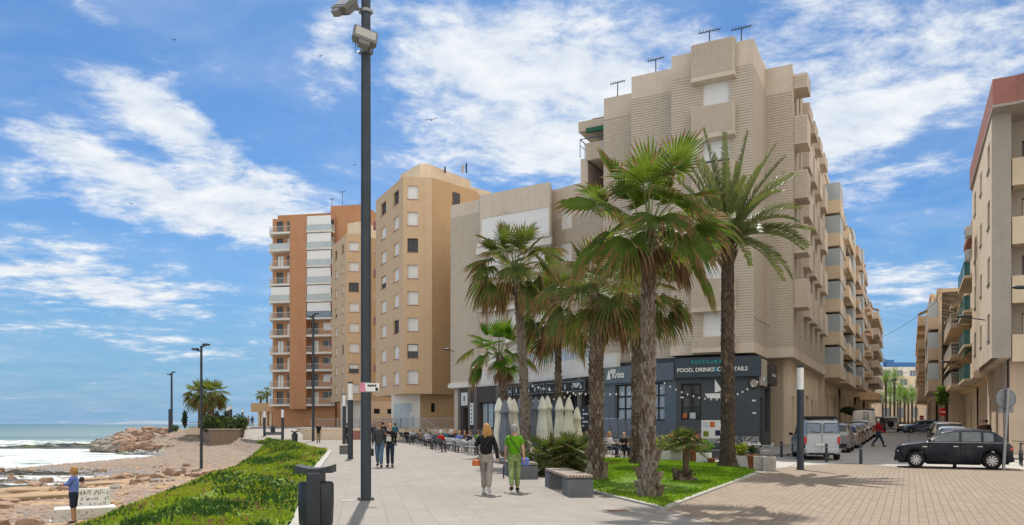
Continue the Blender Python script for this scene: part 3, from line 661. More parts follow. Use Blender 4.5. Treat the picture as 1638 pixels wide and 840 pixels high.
# ---------------------------------------------------------------- cars
def interp(pts, x):
    if x <= pts[0][0]: return pts[0][1]
    for (a, b), (c, d) in zip(pts, pts[1:]):
        if x <= c: t = (x - a) / (c - a); return b + (d - b) * t
    return pts[-1][1]
def car(label, loc, rz, paint, L=4.2, W=1.78, belt=None, top=None, gh=None, wheels=(.82, 3.3), wr=.31, sill=.2, doors=(1.35, 2.3, 3.2), glass=None, ws=None, rw=None, group=None, name='parked_car', cat='car', rails=False, hub='hub_silver', plate=True, roofcol=None, box=False, spare=False, lamps='low'):
    """x: front (0) to rear (L); belt / top: profiles [(x,z)]; ws, rw: x range of windscreen / rear window; glass: side window x ranges"""
    t = thing(name, label, cat, loc, rz, group)
    xs = sorted(set([round(v, 3) for v in np.linspace(0, L, 46)] + [round(w + wr * 1.13 * cos(a), 3) for w in wheels for a in np.linspace(0, pi, 13)] + [v for r_ in ([ws, rw] + list(glass)) if r_ for v in r_]))
    ring = []
    for x in xs:
        e = min(x, L - x); wf = 1 - .16 * max(0, 1 - e / .45) ** 2.2
        w = W / 2 * wf; bz = interp(belt, x); tz = max(interp(top, x), bz + .01)
        zb = sill + .10 * max(0, 1 - e / .25)
        for wx in wheels:
            dx = abs(x - wx); ra = wr * 1.13
            if dx < ra: zb = max(zb, wr + math.sqrt(ra * ra - dx * dx))
        zb = min(zb, bz - .1)
        g_ = max(0, min(1, (tz - bz) / .35)); tw = w * (.90 - (.13 if not box else .05) * g_)
        zm = zb + (bz - zb) * .55; hgt = tz - bz
        ring.append([(x, 0, zb), (x, w * .93, zb), (x, w * .985, min(zb + .08, zm)), (x, w, zm), (x, w * .975, bz - .02), (x, w * .945, bz + .01 * (1 - g_) + .0), (x, tw + (w * .945 - tw) * .0, bz + hgt * (.84 if g_ > .2 else .5)), (x, tw * .86, bz + hgt * .965), (x, tw * .45, tz), (x, 0, tz + .012)])
    m = len(ring[0]); mb = MB(); full = [r_ + [(x, -y, z) for x, y, z in r_[::-1][1:-1]] for r_ in ring]; n = len(full[0])
    v = [p for r_ in full for p in r_]
    mb.add(v, [(i * n + k, (i + 1) * n + k, (i + 1) * n + (k + 1) % n, i * n + (k + 1) % n) for i in range(len(xs) - 1) for k in range(n)], 0, True)
    mb.add(full[0], [tuple(range(n))], 0, False); mb.add(full[-1], [tuple(range(n - 1, -1, -1))], 0, False)
    mb.build('body', ['paint_' + paint], t, loc=(0, 0, 0))
    mb = MB(); mb.box(wheels[0] + wr * 1.2, wheels[1] - wr * 1.2, -W * .42, W * .42, sill - .05, sill + .2); mb.box(.12, L - .12, -W * .3, W * .3, sill - .02, sill + .3); mb.build('underbody', ['trim_black'], t, loc=(0, 0, 0))
    def patch(x0, x1, rows, name_, mt='glass_dark', inset=.0, sides=(1, -1), off=.006):
        rs = [r_ for x, r_ in zip(xs, ring) if x0 - 1e-6 <= x <= x1 + 1e-6]
        for s in sides:
            pb = MB(); vv = []
            for r_ in rs:
                for kk in rows:
                    k0 = int(kk); f = kk - k0; p = Vector(r_[k0]); q = Vector(r_[min(k0 + 1, m - 1)]); c = p.lerp(q, f)
                    vv.append((c.x, s * (c.y + (off if name_ == 'side_window' else 0)), c.z + (off if name_ != 'side_window' else 0)))
            nn = len(rows)
            pb.add(vv, [(i * nn + j, (i + 1) * nn + j, (i + 1) * nn + j + 1, i * nn + j + 1) for i in range(len(rs) - 1) for j in range(nn - 1)], 0, True)
            if name_ != 'side_window':
                o = len(vv); pb.add([(a, -b, c) for a, b, c in vv], [(i * nn + j + 1, (i + 1) * nn + j + 1, (i + 1) * nn + j, i * nn + j) for i in range(len(rs) - 1) for j in range(nn - 1)], 0, True)
            pb.build(name_, [mt], t, loc=(0, 0, 0))
    for a, b_ in glass: patch(a, b_, (5.12, 5.5, 5.95), 'side_window')
    if ws: patch(ws[0], ws[1], (6.1, 7, 8, 9), 'windscreen', sides=(1,), off=.008)
    if rw: patch(rw[0], rw[1], (6.1, 7, 8, 9), 'rear_window', sides=(1,), off=.008)
    def yat(x, z):
        e = min(x, L - x); return W / 2 * (1 - .16 * max(0, 1 - e / .45) ** 2.2)
    db = MB()
    for dx in doors:
        bz = interp(belt, dx)
        for s in (-1, 1): db.box(dx - .006, dx + .006, s * yat(dx, 0) * .992 - .008, s * yat(dx, 0) * .992 + .008, sill + .1, bz - .03)
    db.build('door_seam', ['dark_gap'], t, loc=(0, 0, 0))
    for dx in doors[1:]:
        for s in (-1, 1):
            y = yat(dx, 0) * .99; z = interp(belt, dx) - .13; hb = MB(); hb.box(dx - .24, dx - .07, s * y - .022, s * y + .022, z - .016, z + .016); hb.build('door_handle', ['hub_silver' if hub != 'x' else 'trim_black'], t, loc=(0, 0, 0))
    for s in (-1, 1):
        x = (ws[1] if ws else 1.2) - .42; z = interp(belt, x) + .06; y = W / 2 * .97
        mb = MB(); mb.ell((x, s * (y + .1), z + .03), .06, .10, .075, 8, 6); mb.box(x - .02, x + .02, min(s * y * .95, s * (y + .05)), max(s * y * .95, s * (y + .05)), z - .02, z + .01); mb.build('mirror', ['trim_black'], t, loc=(0, 0, 0))
    for wx in wheels:
        for s in (-1, 1):
            yo = s * W / 2 * .955; yi = s * (W / 2 * .955 - .20)
            wb = MB(); wb.disc_y((wx, 0, wr), wr, min(yo, yi), max(yo, yi), 28, 0, ri=wr * .62); w_ = wb.build('wheel', ['tyre'], t, loc=(0, 0, 0))
            rb = MB(); y0 = yo - s * .06; rb.disc_y((wx, 0, wr), wr * .63, min(y0, y0 - s * .02), max(y0, y0 - s * .02), 20, 1)
            rb.disc_y((wx, 0, wr), wr * .65, min(yo - s * .015, yo - s * .06), max(yo - s * .015, yo - s * .06), 24, 0, ri=wr * .57); rb.disc_y((wx, 0, wr), wr * .17, min(yo - s * .055, yo - s * .01), max(yo - s * .055, yo - s * .01), 12, 0)
            for i in range(9):
                a = 2 * pi * i / 9; c_, s_ = cos(a), sin(a); r1_, r2_ = wr * .12, wr * .6; hw = wr * .065
                P = [(r1_, -hw), (r2_, -hw * 1.5), (r2_, hw * 1.5), (r1_, hw)]
                q = [(wx + u * c_ - v_ * s_, wr + u * s_ + v_ * c_) for u, v_ in P]; ya = yo - s * .055; yb = yo - s * .025
                rb.add([(a_, ya, b_) for a_, b_ in q] + [(a_, yb, b_) for a_, b_ in q], [(0, 1, 2, 3), (7, 6, 5, 4), (0, 4, 5, 1), (1, 5, 6, 2), (2, 6, 7, 3), (3, 7, 4, 0)], 0, False)
            r_ = rb.build('rim', [hub, 'trim_black'], w_, loc=(0, 0, 0))
    fb = interp(belt, .05); rb_ = interp(belt, L - .05); hw = W / 2
    for s in (-1, 1):
        mb = MB(); mb.ell((.16, s * hw * .73, fb - .07), .15, .17, .10, 10, 8); mb.build('headlight', ['lamp_clear'], t, loc=(0, 0, 0))
        mb = MB()
        if lamps == 'tall': mb.bbox(L - .09, L + .012, min(s * hw * .72, s * hw * .88), max(s * hw * .72, s * hw * .88), .72, 1.02, .02)
        else: mb.ell((L - .12, s * hw * .77, rb_ - .12), .13, .12, .13, 10, 8)
        mb.build('tail_light', ['lamp_red'], t, loc=(0, 0, 0))
    mb = MB(); mb.bbox(-.03, .10, -hw * .72, hw * .72, sill + .06, sill + .24, .03); mb.build('bumper', ['trim_black'], t, loc=(0, 0, 0))
    mb = MB(); mb.bbox(L - .10, L + .04, -hw * .8, hw * .8, sill + .08, sill + .26, .03); mb.build('bumper', ['trim_black' if not box else 'paint_' + paint], t, loc=(0, 0, 0))
    if plate:
        mb = MB(); z = sill + .32 if not box else .62; mb.box(L - .02, L + .03, -.26, .26, z, z + .11); mb.build('number_plate', ['plate_white'], t, loc=(0, 0, 0))
    if rails:
        for s in (-1, 1):
            mb = MB(); x0, x1 = rails; z = interp(top, (x0 + x1) / 2); y = s * hw * .70; mb.tube([(x0, y, z - .03), (x0 + .08, y, z + .05), (x1 - .08, y, z + .05), (x1, y, z - .03)], .016, 6); mb.build('roof_rail', ['trim_black'], t, loc=(0, 0, 0))
    return t
HATCH = dict(L=4.0, W=1.73, belt=[(0, .62), (.15, .74), (1.0, .90), (2.6, .93), (3.8, .97), (4.0, .85)], top=[(0, .64), (.15, .76), (1.05, .95), (1.75, 1.40), (2.3, 1.45), (3.3, 1.42), (3.62, 1.33), (3.95, .98), (4, .86)], ws=(1.1, 1.72), rw=(3.55, 3.92), glass=[(1.55, 2.2), (2.28, 3.05), (3.13, 3.5)], doors=(1.25, 2.24, 3.1), wheels=(.75, 3.25), wr=.30)
SUV = dict(L=4.35, W=1.83, belt=[(0, .75), (.15, .9), (1.1, 1.03), (2.8, 1.07), (4.15, 1.10), (4.35, .95)], top=[(0, .78), (.15, .93), (1.15, 1.08), (1.8, 1.55), (2.4, 1.63), (3.6, 1.60), (4.0, 1.52), (4.28, 1.12), (4.35, .96)], ws=(1.2, 1.8), rw=(3.98, 4.26), glass=[(1.62, 2.35), (2.43, 3.2), (3.28, 3.85)], doors=(1.35, 2.39, 3.25), wheels=(.85, 3.5), wr=.35, sill=.25)
SALOON = dict(L=4.35, W=1.75, belt=[(0, .62), (.15, .74), (1.1, .89), (2.8, .93), (4.2, .95), (4.35, .8)], top=[(0, .64), (.15, .76), (1.2, .93), (1.95, 1.37), (2.5, 1.42), (3.3, 1.38), (3.95, 1.02), (4.3, .97), (4.35, .82)], ws=(1.25, 1.9), rw=(3.35, 3.93), glass=[(1.72, 2.4), (2.48, 3.25)], doors=(1.35, 2.44, 3.3), wheels=(.85, 3.45), wr=.31)
ESTATE = dict(L=4.5, W=1.8, belt=[(0, .66), (.15, .8), (1.1, .95), (2.8, .98), (4.3, 1.0), (4.5, .85)], top=[(0, .68), (.15, .82), (1.2, .99), (1.95, 1.44), (2.5, 1.5), (3.8, 1.48), (4.1, 1.4), (4.42, 1.02), (4.5, .86)], ws=(1.25, 1.9), rw=(4.05, 4.4), glass=[(1.72, 2.4), (2.48, 3.25), (3.33, 3.95)], doors=(1.35, 2.44, 3.3), wheels=(.88, 3.55), wr=.32)
# ---------------------------------------------------------------- camera, sun, sky
cam = bpy.data.cameras.new('camera'); co = bpy.data.objects.new('camera', cam); COL.objects.link(co); sc.camera = co
co.location = (0, 0, CZ); co.rotation_euler = (pi / 2, 0, 0); cam.sensor_width = 36; cam.lens = 36 * F / 1638; cam.shift_y = (HY - 420) / 1638; cam.clip_end = 30000; cam.clip_start = .1
sl = bpy.data.lights.new('sun', 'SUN'); sl.energy = 3.9; sl.angle = R(.53); sl.color = (1, .945, .86)
so = bpy.data.objects.new('sun', sl); COL.objects.link(so)
sd = Vector((sin(SUN_AZ) * cos(SUN_EL), cos(SUN_AZ) * cos(SUN_EL), sin(SUN_EL))); so.rotation_euler = sd.to_track_quat('Z', 'Y').to_euler()
w = bpy.data.worlds.new('World'); sc.world = w; w.use_nodes = True; nt = w.node_tree; g = NG(nt)
bg = nt.nodes['Background']; bg.inputs[1].default_value = .15
sky = g.n('ShaderNodeTexSky', sky_type='NISHITA'); sky.sun_disc = False; sky.sun_elevation = SUN_EL; sky.sun_rotation = SUN_AZ; sky.air_density = 1.0; sky.dust_density = .6; sky.ozone_density = 2.5
tc = g.n('ShaderNodeTexCoord'); dx, dy, dz = g.xyz(tc.outputs['Generated'])
az = g.m('ARCTAN2', dx, dy); zc = g.m('MAXIMUM', dz, .0); el = g.m('ARCSINE', g.m('MINIMUM', dz, 1.0))
# cloud layer: directions projected on a flat ceiling, so streaks shrink to the horizon
pz = g.m('ADD', zc, .11); cu = g.m('DIVIDE', dx, pz); cv = g.m('DIVIDE', dy, pz)
cb = g.n('ShaderNodeCombineXYZ'); g.set(cb.inputs[0], cu); g.set(cb.inputs[1], cv)
mp = g.n('ShaderNodeMapping'); g.L.new(cb.outputs[0], mp.inputs[0]); mp.inputs['Rotation'].default_value = (0, 0, R(-15)); mp.inputs['Scale'].default_value = (1.0, 1.15, 1)
n1 = g.noise(mp.outputs[0], 2.3, 10, .62, .3); n2 = g.noise(mp.outputs[0], 6.5, 8, .66, .25); n3 = g.noise(mp.outputs[0], .5, 3, .5)
def blob(px, py, wx, wy, tilt=0.0):
    a0 = math.atan((px - 819) / F); e0 = math.atan((HY - py) / F * cos(a0)); sx = wx / F; sy = wy / F
    u = g.m('SUBTRACT', az, a0); v = g.m('SUBTRACT', el, e0)
    c, s = cos(tilt), sin(tilt)
    uu = g.m('DIVIDE', g.m('ADD', g.m('MULTIPLY', u, c), g.m('MULTIPLY', v, s)), sx); vv = g.m('DIVIDE', g.m('SUBTRACT', g.m('MULTIPLY', v, c), g.m('MULTIPLY', u, s)), sy)
    r2 = g.m('ADD', g.m('MULTIPLY', uu, uu), g.m('MULTIPLY', vv, vv)); return g.m('EXPONENT', g.m('MULTIPLY', r2, -1.0))
BL = [(290, 335, 210, 46, -.06, .56), (230, 165, 110, 40, -.25, .46), (140, 30, 80, 24, -.3, .26), (320, 235, 110, 34, -.4, .34), (130, 450, 190, 42, -.12, .52), (250, 555, 260, 22, -.08, .22), (760, 90, 230, 150, -.2, .50), (900, 200, 160, 110, 0, .45), (1250, 60, 260, 80, .25, .46), (1500, 90, 240, 70, .2, .42), (1450, 280, 120, 26, .12, .33), (1460, 455, 110, 34, -.1, .45), (530, 70, 50, 30, -.5, .35), (1400, 190, 160, 40, .2, .25), (110, 230, 70, 35, -.2, .30), (430, 300, 120, 60, -.3, .25), (180, 270, 110, 20, -.3, .3), (1330, 240, 90, 60, .3, .22)]
cov = None
for b_ in BL:
    q = g.m('MULTIPLY', blob(*b_[:5]), b_[5]); cov = q if cov is None else g.m('ADD', cov, q)
cov = g.m('MULTIPLY', g.m('MINIMUM', cov, .60), .86)
# unseen bright cloud, added behind and to the right of the camera
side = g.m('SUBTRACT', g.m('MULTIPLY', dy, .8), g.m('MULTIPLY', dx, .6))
back = g.m('MULTIPLY', g.ramp(side, .22, -.1, 0, 1), .75)     # added cover outside the view, fills the shaded facades
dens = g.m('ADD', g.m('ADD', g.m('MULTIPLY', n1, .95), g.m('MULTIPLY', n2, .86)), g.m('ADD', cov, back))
cl = g.smooth(g.m('SUBTRACT', dens, .60), .44, .82)
veil = g.m('MULTIPLY', g.m('ADD', g.ramp(n3, .35, .8, .03, .16), g.ramp(n1, .42, .72, 0, .22)), g.ramp(dz, 0, .25, .6, 1))
cl = g.m('MINIMUM', g.m('ADD', g.m('MULTIPLY', cl, .88), veil), 1.0)
blue = g.mix(1.0, sky.outputs[0], (.21, .41, .585), 'MULTIPLY')
low = g.mix(g.ramp(dz, 0.0, .26, .9, 0), blue, (1.2, 2.2, 3.4))
ccol = g.mix(g.ramp(n2, .32, .7), (3.2, 3.7, 4.4), (5.0, 5.1, 5.2))
ccol = g.mix(g.ramp(side, .22, -.1), ccol, (6.5, 6.3, 5.9))  # added out-of-view cloud made brighter, as fill light
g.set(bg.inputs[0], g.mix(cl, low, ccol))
sc.view_settings.view_transform = 'Standard'; sc.view_settings.look = 'None'; sc.view_settings.exposure = .36; sc.view_settings.gamma = 1
sc.render.resolution_x = 1024; sc.render.resolution_y = 525

# ---------------------------------------------------------------- ground, beach, sea
EDGE = [(5, -2.4), (12.9, -3.7), (28, -7.3), (47, -11.3), (60, -17), (74, -23.6), (90, -32), (100, -37), (120, -47), (170, -62), (400, -120)]
def EX(Y): return interp(EDGE, Y)
def vn(x, y, s=1.0, o=4):
    from mathutils import noise as mn
    return mn.fractal(Vector((x * s, y * s, 3.3)), 1.0, 2.0, o)
SEA = -1.85
def shore_x(Y): return interp([(10, -34), (40, -34), (52, -36), (60, -40), (75, -39.5), (85, -38.6), (92, -38), (98, -50), (140, -75), (400, -150)], Y)
def ground_z(x, y):
    d = EX(y) - x
    if d <= 0: return -.25
    wd = max(3.0, EX(y) - shore_x(y)); vw = interp([(20, 6.5), (43, 6), (65, 2.7), (80, 1.0), (120, 1)], y)
    if d < vw: z = -.25 - .95 * (d / vw) ** 1.2
    else: z = -1.2 - .65 * min(1, (d - vw) / max(1, wd - vw)) ** 1.1
    if d > wd: z -= .10 * min(8, d - wd)
    # low shelf left of the woman, awash in places
    if y < 60 and x < -20: k = min(1, (-20 - x) / 8) * min(1, (60 - y) / 8); z = z * (1 - k) + (SEA - .02 + .16 * vn(x, y * 1.6, .22)) * k if z < -1.2 else z
    # mound of the breakwater and terrace
    m = math.exp(-(((x + 43) / 9) ** 2) - (((y - 108) / 13) ** 2)) * 2.5; z = max(z, z + m) if y > 86 else z
    z += .75 * math.exp(-(((x + 36.5) / 5) ** 2) - (((y - 92) / 5) ** 2))
    z += .05 * vn(x, y, .6) + .025 * vn(x, y, 2.1, 2)
    return z
mb = MB(); xs = np.concatenate([np.arange(-150, -50, 2.0), np.arange(-50, -1.0, .4)]); ys = np.concatenate([np.arange(8, 70, .5), np.arange(70, 130, 1.0), np.arange(130, 300, 6.0)])
v = [(float(x), float(y), ground_z(x, y)) for y in ys for x in xs]; nx = len(xs); mb.smooth = True
mb.add(v, [(j * nx + i, j * nx + i + 1, (j + 1) * nx + i + 1, (j + 1) * nx + i) for j in range(len(ys) - 1) for i in range(nx - 1)])
struct(mb, 'beach', ['shingle'])
mb = MB(); mb.smooth = True
def sea_z(x, y):
    d = hypot(x + 40, y - 78); s = math.exp(-(d / 90) ** 2)
    z = SEA + .05 * vn(x, y * 2.2, .12) + (.03 * sin(y * .35 + x * .05)) * (1 - s)
    z += .75 * math.exp(-((y - 128 - .25 * (x + 75) - 3 * vn(x, 0, .06)) / 3.0) ** 2) * math.exp(-((x + 82) / 20) ** 2) * (1 + .8 * vn(x, y, .35))
    z += .35 * math.exp(-((y - 98 + .1 * (x + 90)) / 2.2) ** 2) * math.exp(-((x + 85) / 22) ** 2) * (1 + .8 * vn(x, y, .3))
    return z
xs = np.concatenate([np.arange(-260, -20, 1.6)]); ys = np.concatenate([np.arange(10, 60, 2.0), np.arange(60, 200, 1.2), np.arange(200, 420, 6)])
nx = len(xs); v = [(float(x), float(y), sea_z(x, y)) for y in ys for x in xs]
mb.add(v, [(j * nx + i, j * nx + i + 1, (j + 1) * nx + i + 1, (j + 1) * nx + i) for j in range(len(ys) - 1) for i in range(nx - 1)])
x0, x1, y0, y1 = float(xs[0]), float(xs[-1]), float(ys[0]), float(ys[-1]); B_ = 16000; z = SEA - .03
P = [(-B_, -2000), (B_, -2000), (B_, y0), (x1, y0), (x0, y0), (-B_, y0), (-B_, y1), (x0, y1), (x1, y1), (B_, y1), (B_, B_), (-B_, B_)]
mb.add([(a, b, z) for a, b in P], [(5, 4, 7, 6), (6, 7, 8, 9, 10, 11)], None, False)
struct(mb, 'sea', ['sea_water'])
mb = MB()
pr = [(x, 5200 + 300 * sin(x * .003), 6 + 14 * (math.exp(-((x + 2450) / 160) ** 2)) + 6 * math.exp(-((x + 2300) / 120) ** 2)) for x in range(-2750, -1300, 25)]
for i in range(len(pr) - 1):
    a, b = pr[i], pr[i + 1]; e0 = max(0, min(1, (a[0] + 2750) / 250)); e1 = max(0, min(1, (b[0] + 2750) / 250))
    mb.add([(a[0], a[1], -3), (b[0], b[1], -3), (b[0], b[1] + 80, b[2] * e1), (a[0], a[1] + 80, a[2] * e0), (a[0], a[1] + 900, -3), (b[0], b[1] + 900, -3)], [(0, 1, 2, 3), (3, 2, 5, 4)], None, True)
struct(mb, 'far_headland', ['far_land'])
# wet reef pieces
def reef(name, cx, cy, rx, ry, h, rot, seed, mats='rock_wet'):
    mb = MB(); mb.smooth = False; n = 46; m = 16; v = []
    for j in range(m + 1):
        for i in range(n):
            a = 2 * pi * i / n; f = j / m; rr = f * (1 + .35 * vn(cos(a) * 2 + seed, sin(a) * 2, 1)); x = cos(a) * rr * rx; y = sin(a) * rr * ry
            X_ = cx + x * cos(rot) - y * sin(rot); Y_ = cy + x * sin(rot) + y * cos(rot)
            hh = (1 - f ** 2.2) * h * (1 + .9 * vn(X_, Y_, .7)) + .10 * vn(X_, Y_, 2.2)
            v.append((X_, Y_, SEA - .25 + .25 * (1 - f) + hh))
    mb.add(v, [(j * n + i, j * n + (i + 1) % n, (j + 1) * n + (i + 1) % n, (j + 1) * n + i) for j in range(m) for i in range(n)])
    struct(mb, name, [mats])
reef('wet_rock_shelf', -60, 111, 25, 3.2, .55, R(-4), 3)
reef('wet_rock_shelf', -48, 96, 9, 4, .30, R(-6), 7)
reef('wet_rock_shelf', -42.5, 91, 6, 3.4, .42, 0, 11)
reef('wet_rock_shelf', -60, 83, 8, 1.0, .18, R(-4), 15)
reef('tidal_flat', -33, 46, 10, 5, .12, R(10), 21)
reef('tidal_flat', -36, 53.5, 11, 1.2, .28, R(4), 27)
reef('tidal_flat', -27, 42, 7, 1.6, .22, R(12), 31)
reef('tidal_flat', -24, 34, 6, 2.4, .45, R(12), 35, 'rock_ochre')
# land sheet and paving
mb = MB(); pts = [(EX(y), y) for y in (5, 9, 12.9, 18, 23, 28, 36, 47, 53, 60, 67, 74, 82, 90, 100, 120, 170, 400)]
mb.add([(x, y, 0) for x, y in pts] + [(x - .02, y, -.9) for x, y in pts], [(i + 1, i, len(pts) + i, len(pts) + i + 1) for i in range(len(pts) - 1)])
o = len(pts); mb.add([(x, y, 0) for x, y in pts] + [(260, y, 0) for x, y in pts], [(i, o + i, o + i + 1, i + 1) for i in range(o - 1)])
mb.add([(EX(5), 5, 0), (260, 5, 0), (260, -60, 0), (-2, -60, 0)], [(3, 2, 1, 0)])
struct(mb, 'promenade_paving', ['paving_grey'])
mb = MB()
for (x0, y0), (x1, y1) in zip(pts[:12], pts[1:12]): mb.obox((x0 + .12, y0), (x1 + .12, y1), .26, -.3, .05)
struct(mb, 'promenade_kerb', ['kerb_stone'])
tan = [G(1065, 816), (G(1065, 816)[0] + 1.3, 8), (60, 8), (60, 24), G(1638, 751), G(1437, 747.5), G(1360, 741), G(1290, 745), G(1240, 749.5), G(1213, 757)]
tan[3] = (38, 20); tan[2] = (38, 8)
mb = MB(); mb.add([(x, y, .006) for x, y in tan], [tuple(range(len(tan)))]); struct(mb, 'tan_brick_paving', ['paving_tan'])
# lawn
LAWN = [G(1061, 814), G(1211, 757.5), G(1150, 744), G(1060, 738), G(975, 734), G(905, 734), G(868, 742), G(952, 788)]
def inpoly(x, y, P):
    c = False; j = len(P) - 1
    for i in range(len(P)):
        if (P[i][1] > y) != (P[j][1] > y) and x < (P[j][0] - P[i][0]) * (y - P[i][1]) / (P[j][1] - P[i][1]) + P[i][0]: c = not c
        j = i
    return c
mb = MB(); cx = sum(p[0] for p in LAWN) / 8; cy = sum(p[1] for p in LAWN) / 8
v = []; n = 8; m = 5
for f in (0, .5, .85, 1.0):
    for i in range(n): v.append((cx + (LAWN[i][0] - cx) * f, cy + (LAWN[i][1] - cy) * f, .02 + .10 * (1 - f * f)))
mb.add(v, [(j * n + i, j * n + (i + 1) % n, (j + 1) * n + (i + 1) % n, (j + 1) * n + i) for j in range(3) for i in range(n)], 0, True); struct(mb, 'lawn_soil', ['turf'])
mb = MB()
for i in range(n): mb.obox(LAWN[i], LAWN[(i + 1) % n], .14, -.02, .045)
struct(mb, 'lawn_kerb', ['kerb_stone'])
rnd = random.Random(3); mb = MB(); bx = [min(p[0] for p in LAWN), max(p[0] for p in LAWN), min(p[1] for p in LAWN), max(p[1] for p in LAWN)]
k = 0
while k < 26000:
    x = rnd.uniform(bx[0], bx[1]); y = bx[2] + (bx[3] - bx[2]) * rnd.random() ** 1.3
    if not inpoly(x, y, LAWN): continue
    a = rnd.uniform(0, 6.28); s = rnd.uniform(.02, .05); h = rnd.uniform(.03, .075) * (1 + .4 * vn(x, y, .8, 2)); f = max(abs(x - cx) / 9, abs(y - cy) / 9); z = .02 + .09 * (1 - min(1, f) ** 2)
    mb.add([(x - s * cos(a), y - s * sin(a), z), (x + s * cos(a), y + s * sin(a), z), (x + rnd.uniform(-.03, .03), y + rnd.uniform(-.03, .03), z + h)], [(0, 1, 2)], 0, False); k += 1
o = mb.build('lawn_grass', ['grass_blade']); tag(o, 'bright mown green grass around the palm trunks', 'grass', kind='stuff')
# verge
def verge_w(y): return interp([(10, 6.5), (20, 6.6), (43, 6.3), (56, 4.6), (65, 2.9), (74, .6)], y)
def verge_z(x, y):
    d = (EX(y) - x) / verge_w(y); d = max(0, min(1.05, d))
    return .06 + .16 * sin(min(1, d * 3) * pi / 2) - 1.5 * d ** 1.7 + .30 * vn(x, y, .45, 3) * sin(pi * min(1, d + .1)) + .10 * vn(x, y, 1.6, 2)
mb = MB(); mb.smooth = True; ys = np.arange(9, 74.5, .4); nn = 18
v = []
for y in ys:
    for i in range(nn + 1): x = EX(y) - .02 - (i / nn) * verge_w(y) * (1 + .12 * vn(0, y, .3)); v.append((x, float(y), verge_z(x, y)))
mb.add(v, [(j * (nn + 1) + i + 1, j * (nn + 1) + i, (j + 1) * (nn + 1) + i, (j + 1) * (nn + 1) + i + 1) for j in range(len(ys) - 1) for i in range(nn)]); struct(mb, 'verge_soil', ['turf'])
mb = MB(); rnd = random.Random(5)
for _ in range(105000):
    y = 9 + 65 * rnd.random() ** 1.9; f = rnd.random() if rnd.random() < .95 else 1 + .14 * rnd.random() ** 2; x = EX(y) - .05 - f * verge_w(y) * (1 + .12 * vn(0, y, .3)) * 1.01; z = verge_z(x, y) - .02
    q = vn(x, y, .5, 2); s = rnd.uniform(.011, .032) * (1 + y / 40); h = rnd.uniform(.02, .10) * rnd.uniform(.6, 1.2) * (1 + .8 * max(0, q)) * (1 + y / 70)
    if vn(x + 40, y, .28, 2) < -.28 and rnd.random() < .75: continue
    a = rnd.uniform(0, 6.28); lx, ly = rnd.uniform(-.06, .06), rnd.uniform(-.06, .06)
    mi = 1 if q + rnd.uniform(-.15, .15) > .20 else (2 if rnd.random() < (.06 + .5 * max(0, vn(x + 9, y, .6, 2) - .12)) else 0)
    mb.add([(x - s * cos(a), y - s * sin(a), z), (x + s * cos(a), y + s * sin(a), z), (x + lx + s * .5 * cos(a), y + ly + s * .5 * sin(a), z + h), (x + lx - s * .5 * cos(a), y + ly - s * .5 * sin(a), z + h * .9)], [(0, 1, 2, 3)], mi, False)
for _ in range(260):
    y = 11 + 50 * rnd.random() ** 1.5; x = EX(y) - rnd.random() * verge_w(y) * .8
    if vn(x, y, .35, 2) < .1: continue
    z = verge_z(x, y) + .12; s = .012 * (1 + y / 40); mb.add([(x - s, y, z), (x, y, z - s), (x + s, y, z), (x, y, z + s)], [(0, 1, 2, 3)], 3, False)
o = mb.build('ground_cover', ['succulent', 'succulent_dark', 'leaf_dead', 'flower_yellow']); tag(o, 'bright green creeping ground cover on the mound beside the beach', 'ground cover', kind='stuff')
# dune shrubs on the verge
for i, (px, py, rr, lab) in enumerate([(455, 716, 1.2, 'low dark green mound bush near the far end of the grassy verge'), (395, 790, .8, 'round dark green bush on the verge slope above the beach'), (425, 800, .7, 'dark rounded bush on the verge left of the trash bin'), (425, 706.5, .55, 'small round shrub alone at the far tip of the verge')]):
    x, y = G(px, py); y = min(y, 72); zz = verge_z(x, y) if y < 70 else -.1; t = thing('dune_shrub', lab, 'shrub', (x, y, zz)); mb = MB(); leaf_cloud(mb, (x, y, zz + .12 * rr), rr, rr, .38 * rr, int(1500 * rr), .10, rnd, (0, 0, 1)); mb.build('foliage', ['succulent_dark', 'succulent'], t)
    mb = MB(); mb.tube([(x, y, zz - .05), (x + .02, y, zz + .2 * rr)], [.04, .02], 6); mb.build('stem', ['bark'], t)
# street: rises gently away from the sea front
KZ = .012
def sz(y): return max(0, (y - 34) * KZ)
def LX(y, off=0.0): return 17.7 + .519 * (y - 49.4) + off * 1.1267   # left building line, off = metres to the right
def RX(y, off=0.0): return 23.8 + .519 * (y - 38) - off * 1.1267
def strip(mb, fa, fb, ys, dz=0.0, skirt=0.0):
    v = [];
    for y in ys: v += [(fa(y), y, sz(y) + dz), (fb(y), y, sz(y) + dz)]
    mb.add(v, [(2 * i, 2 * i + 1, 2 * i + 3, 2 * i + 2) for i in range(len(ys) - 1)], None, False)
    if skirt:
        for s, fn in ((0, fa), (1, fb)):
            u = []
            for y in ys: u += [(fn(y), y, sz(y) + dz), (fn(y), y, sz(y) + dz - skirt)]
            mb.add(u, [(2 * i, 2 * i + 1, 2 * i + 3, 2 * i + 2) for i in range(len(ys) - 1)], None, False)
        y = ys[0]; mb.add([(fa(y), y, sz(y) + dz), (fb(y), y, sz(y) + dz), (fb(y), y, sz(y) + dz - skirt), (fa(y), y, sz(y) + dz - skirt)], [(0, 1, 2, 3)], None, False)
ys = [27.5, 30, 34] + list(range(38, 170, 6))
mb = MB(); strip(mb, lambda y: LX(y, 1.2), lambda y: RX(y, .2) if y > 36 else 40, [34] + list(range(38, 170, 6)), .005)
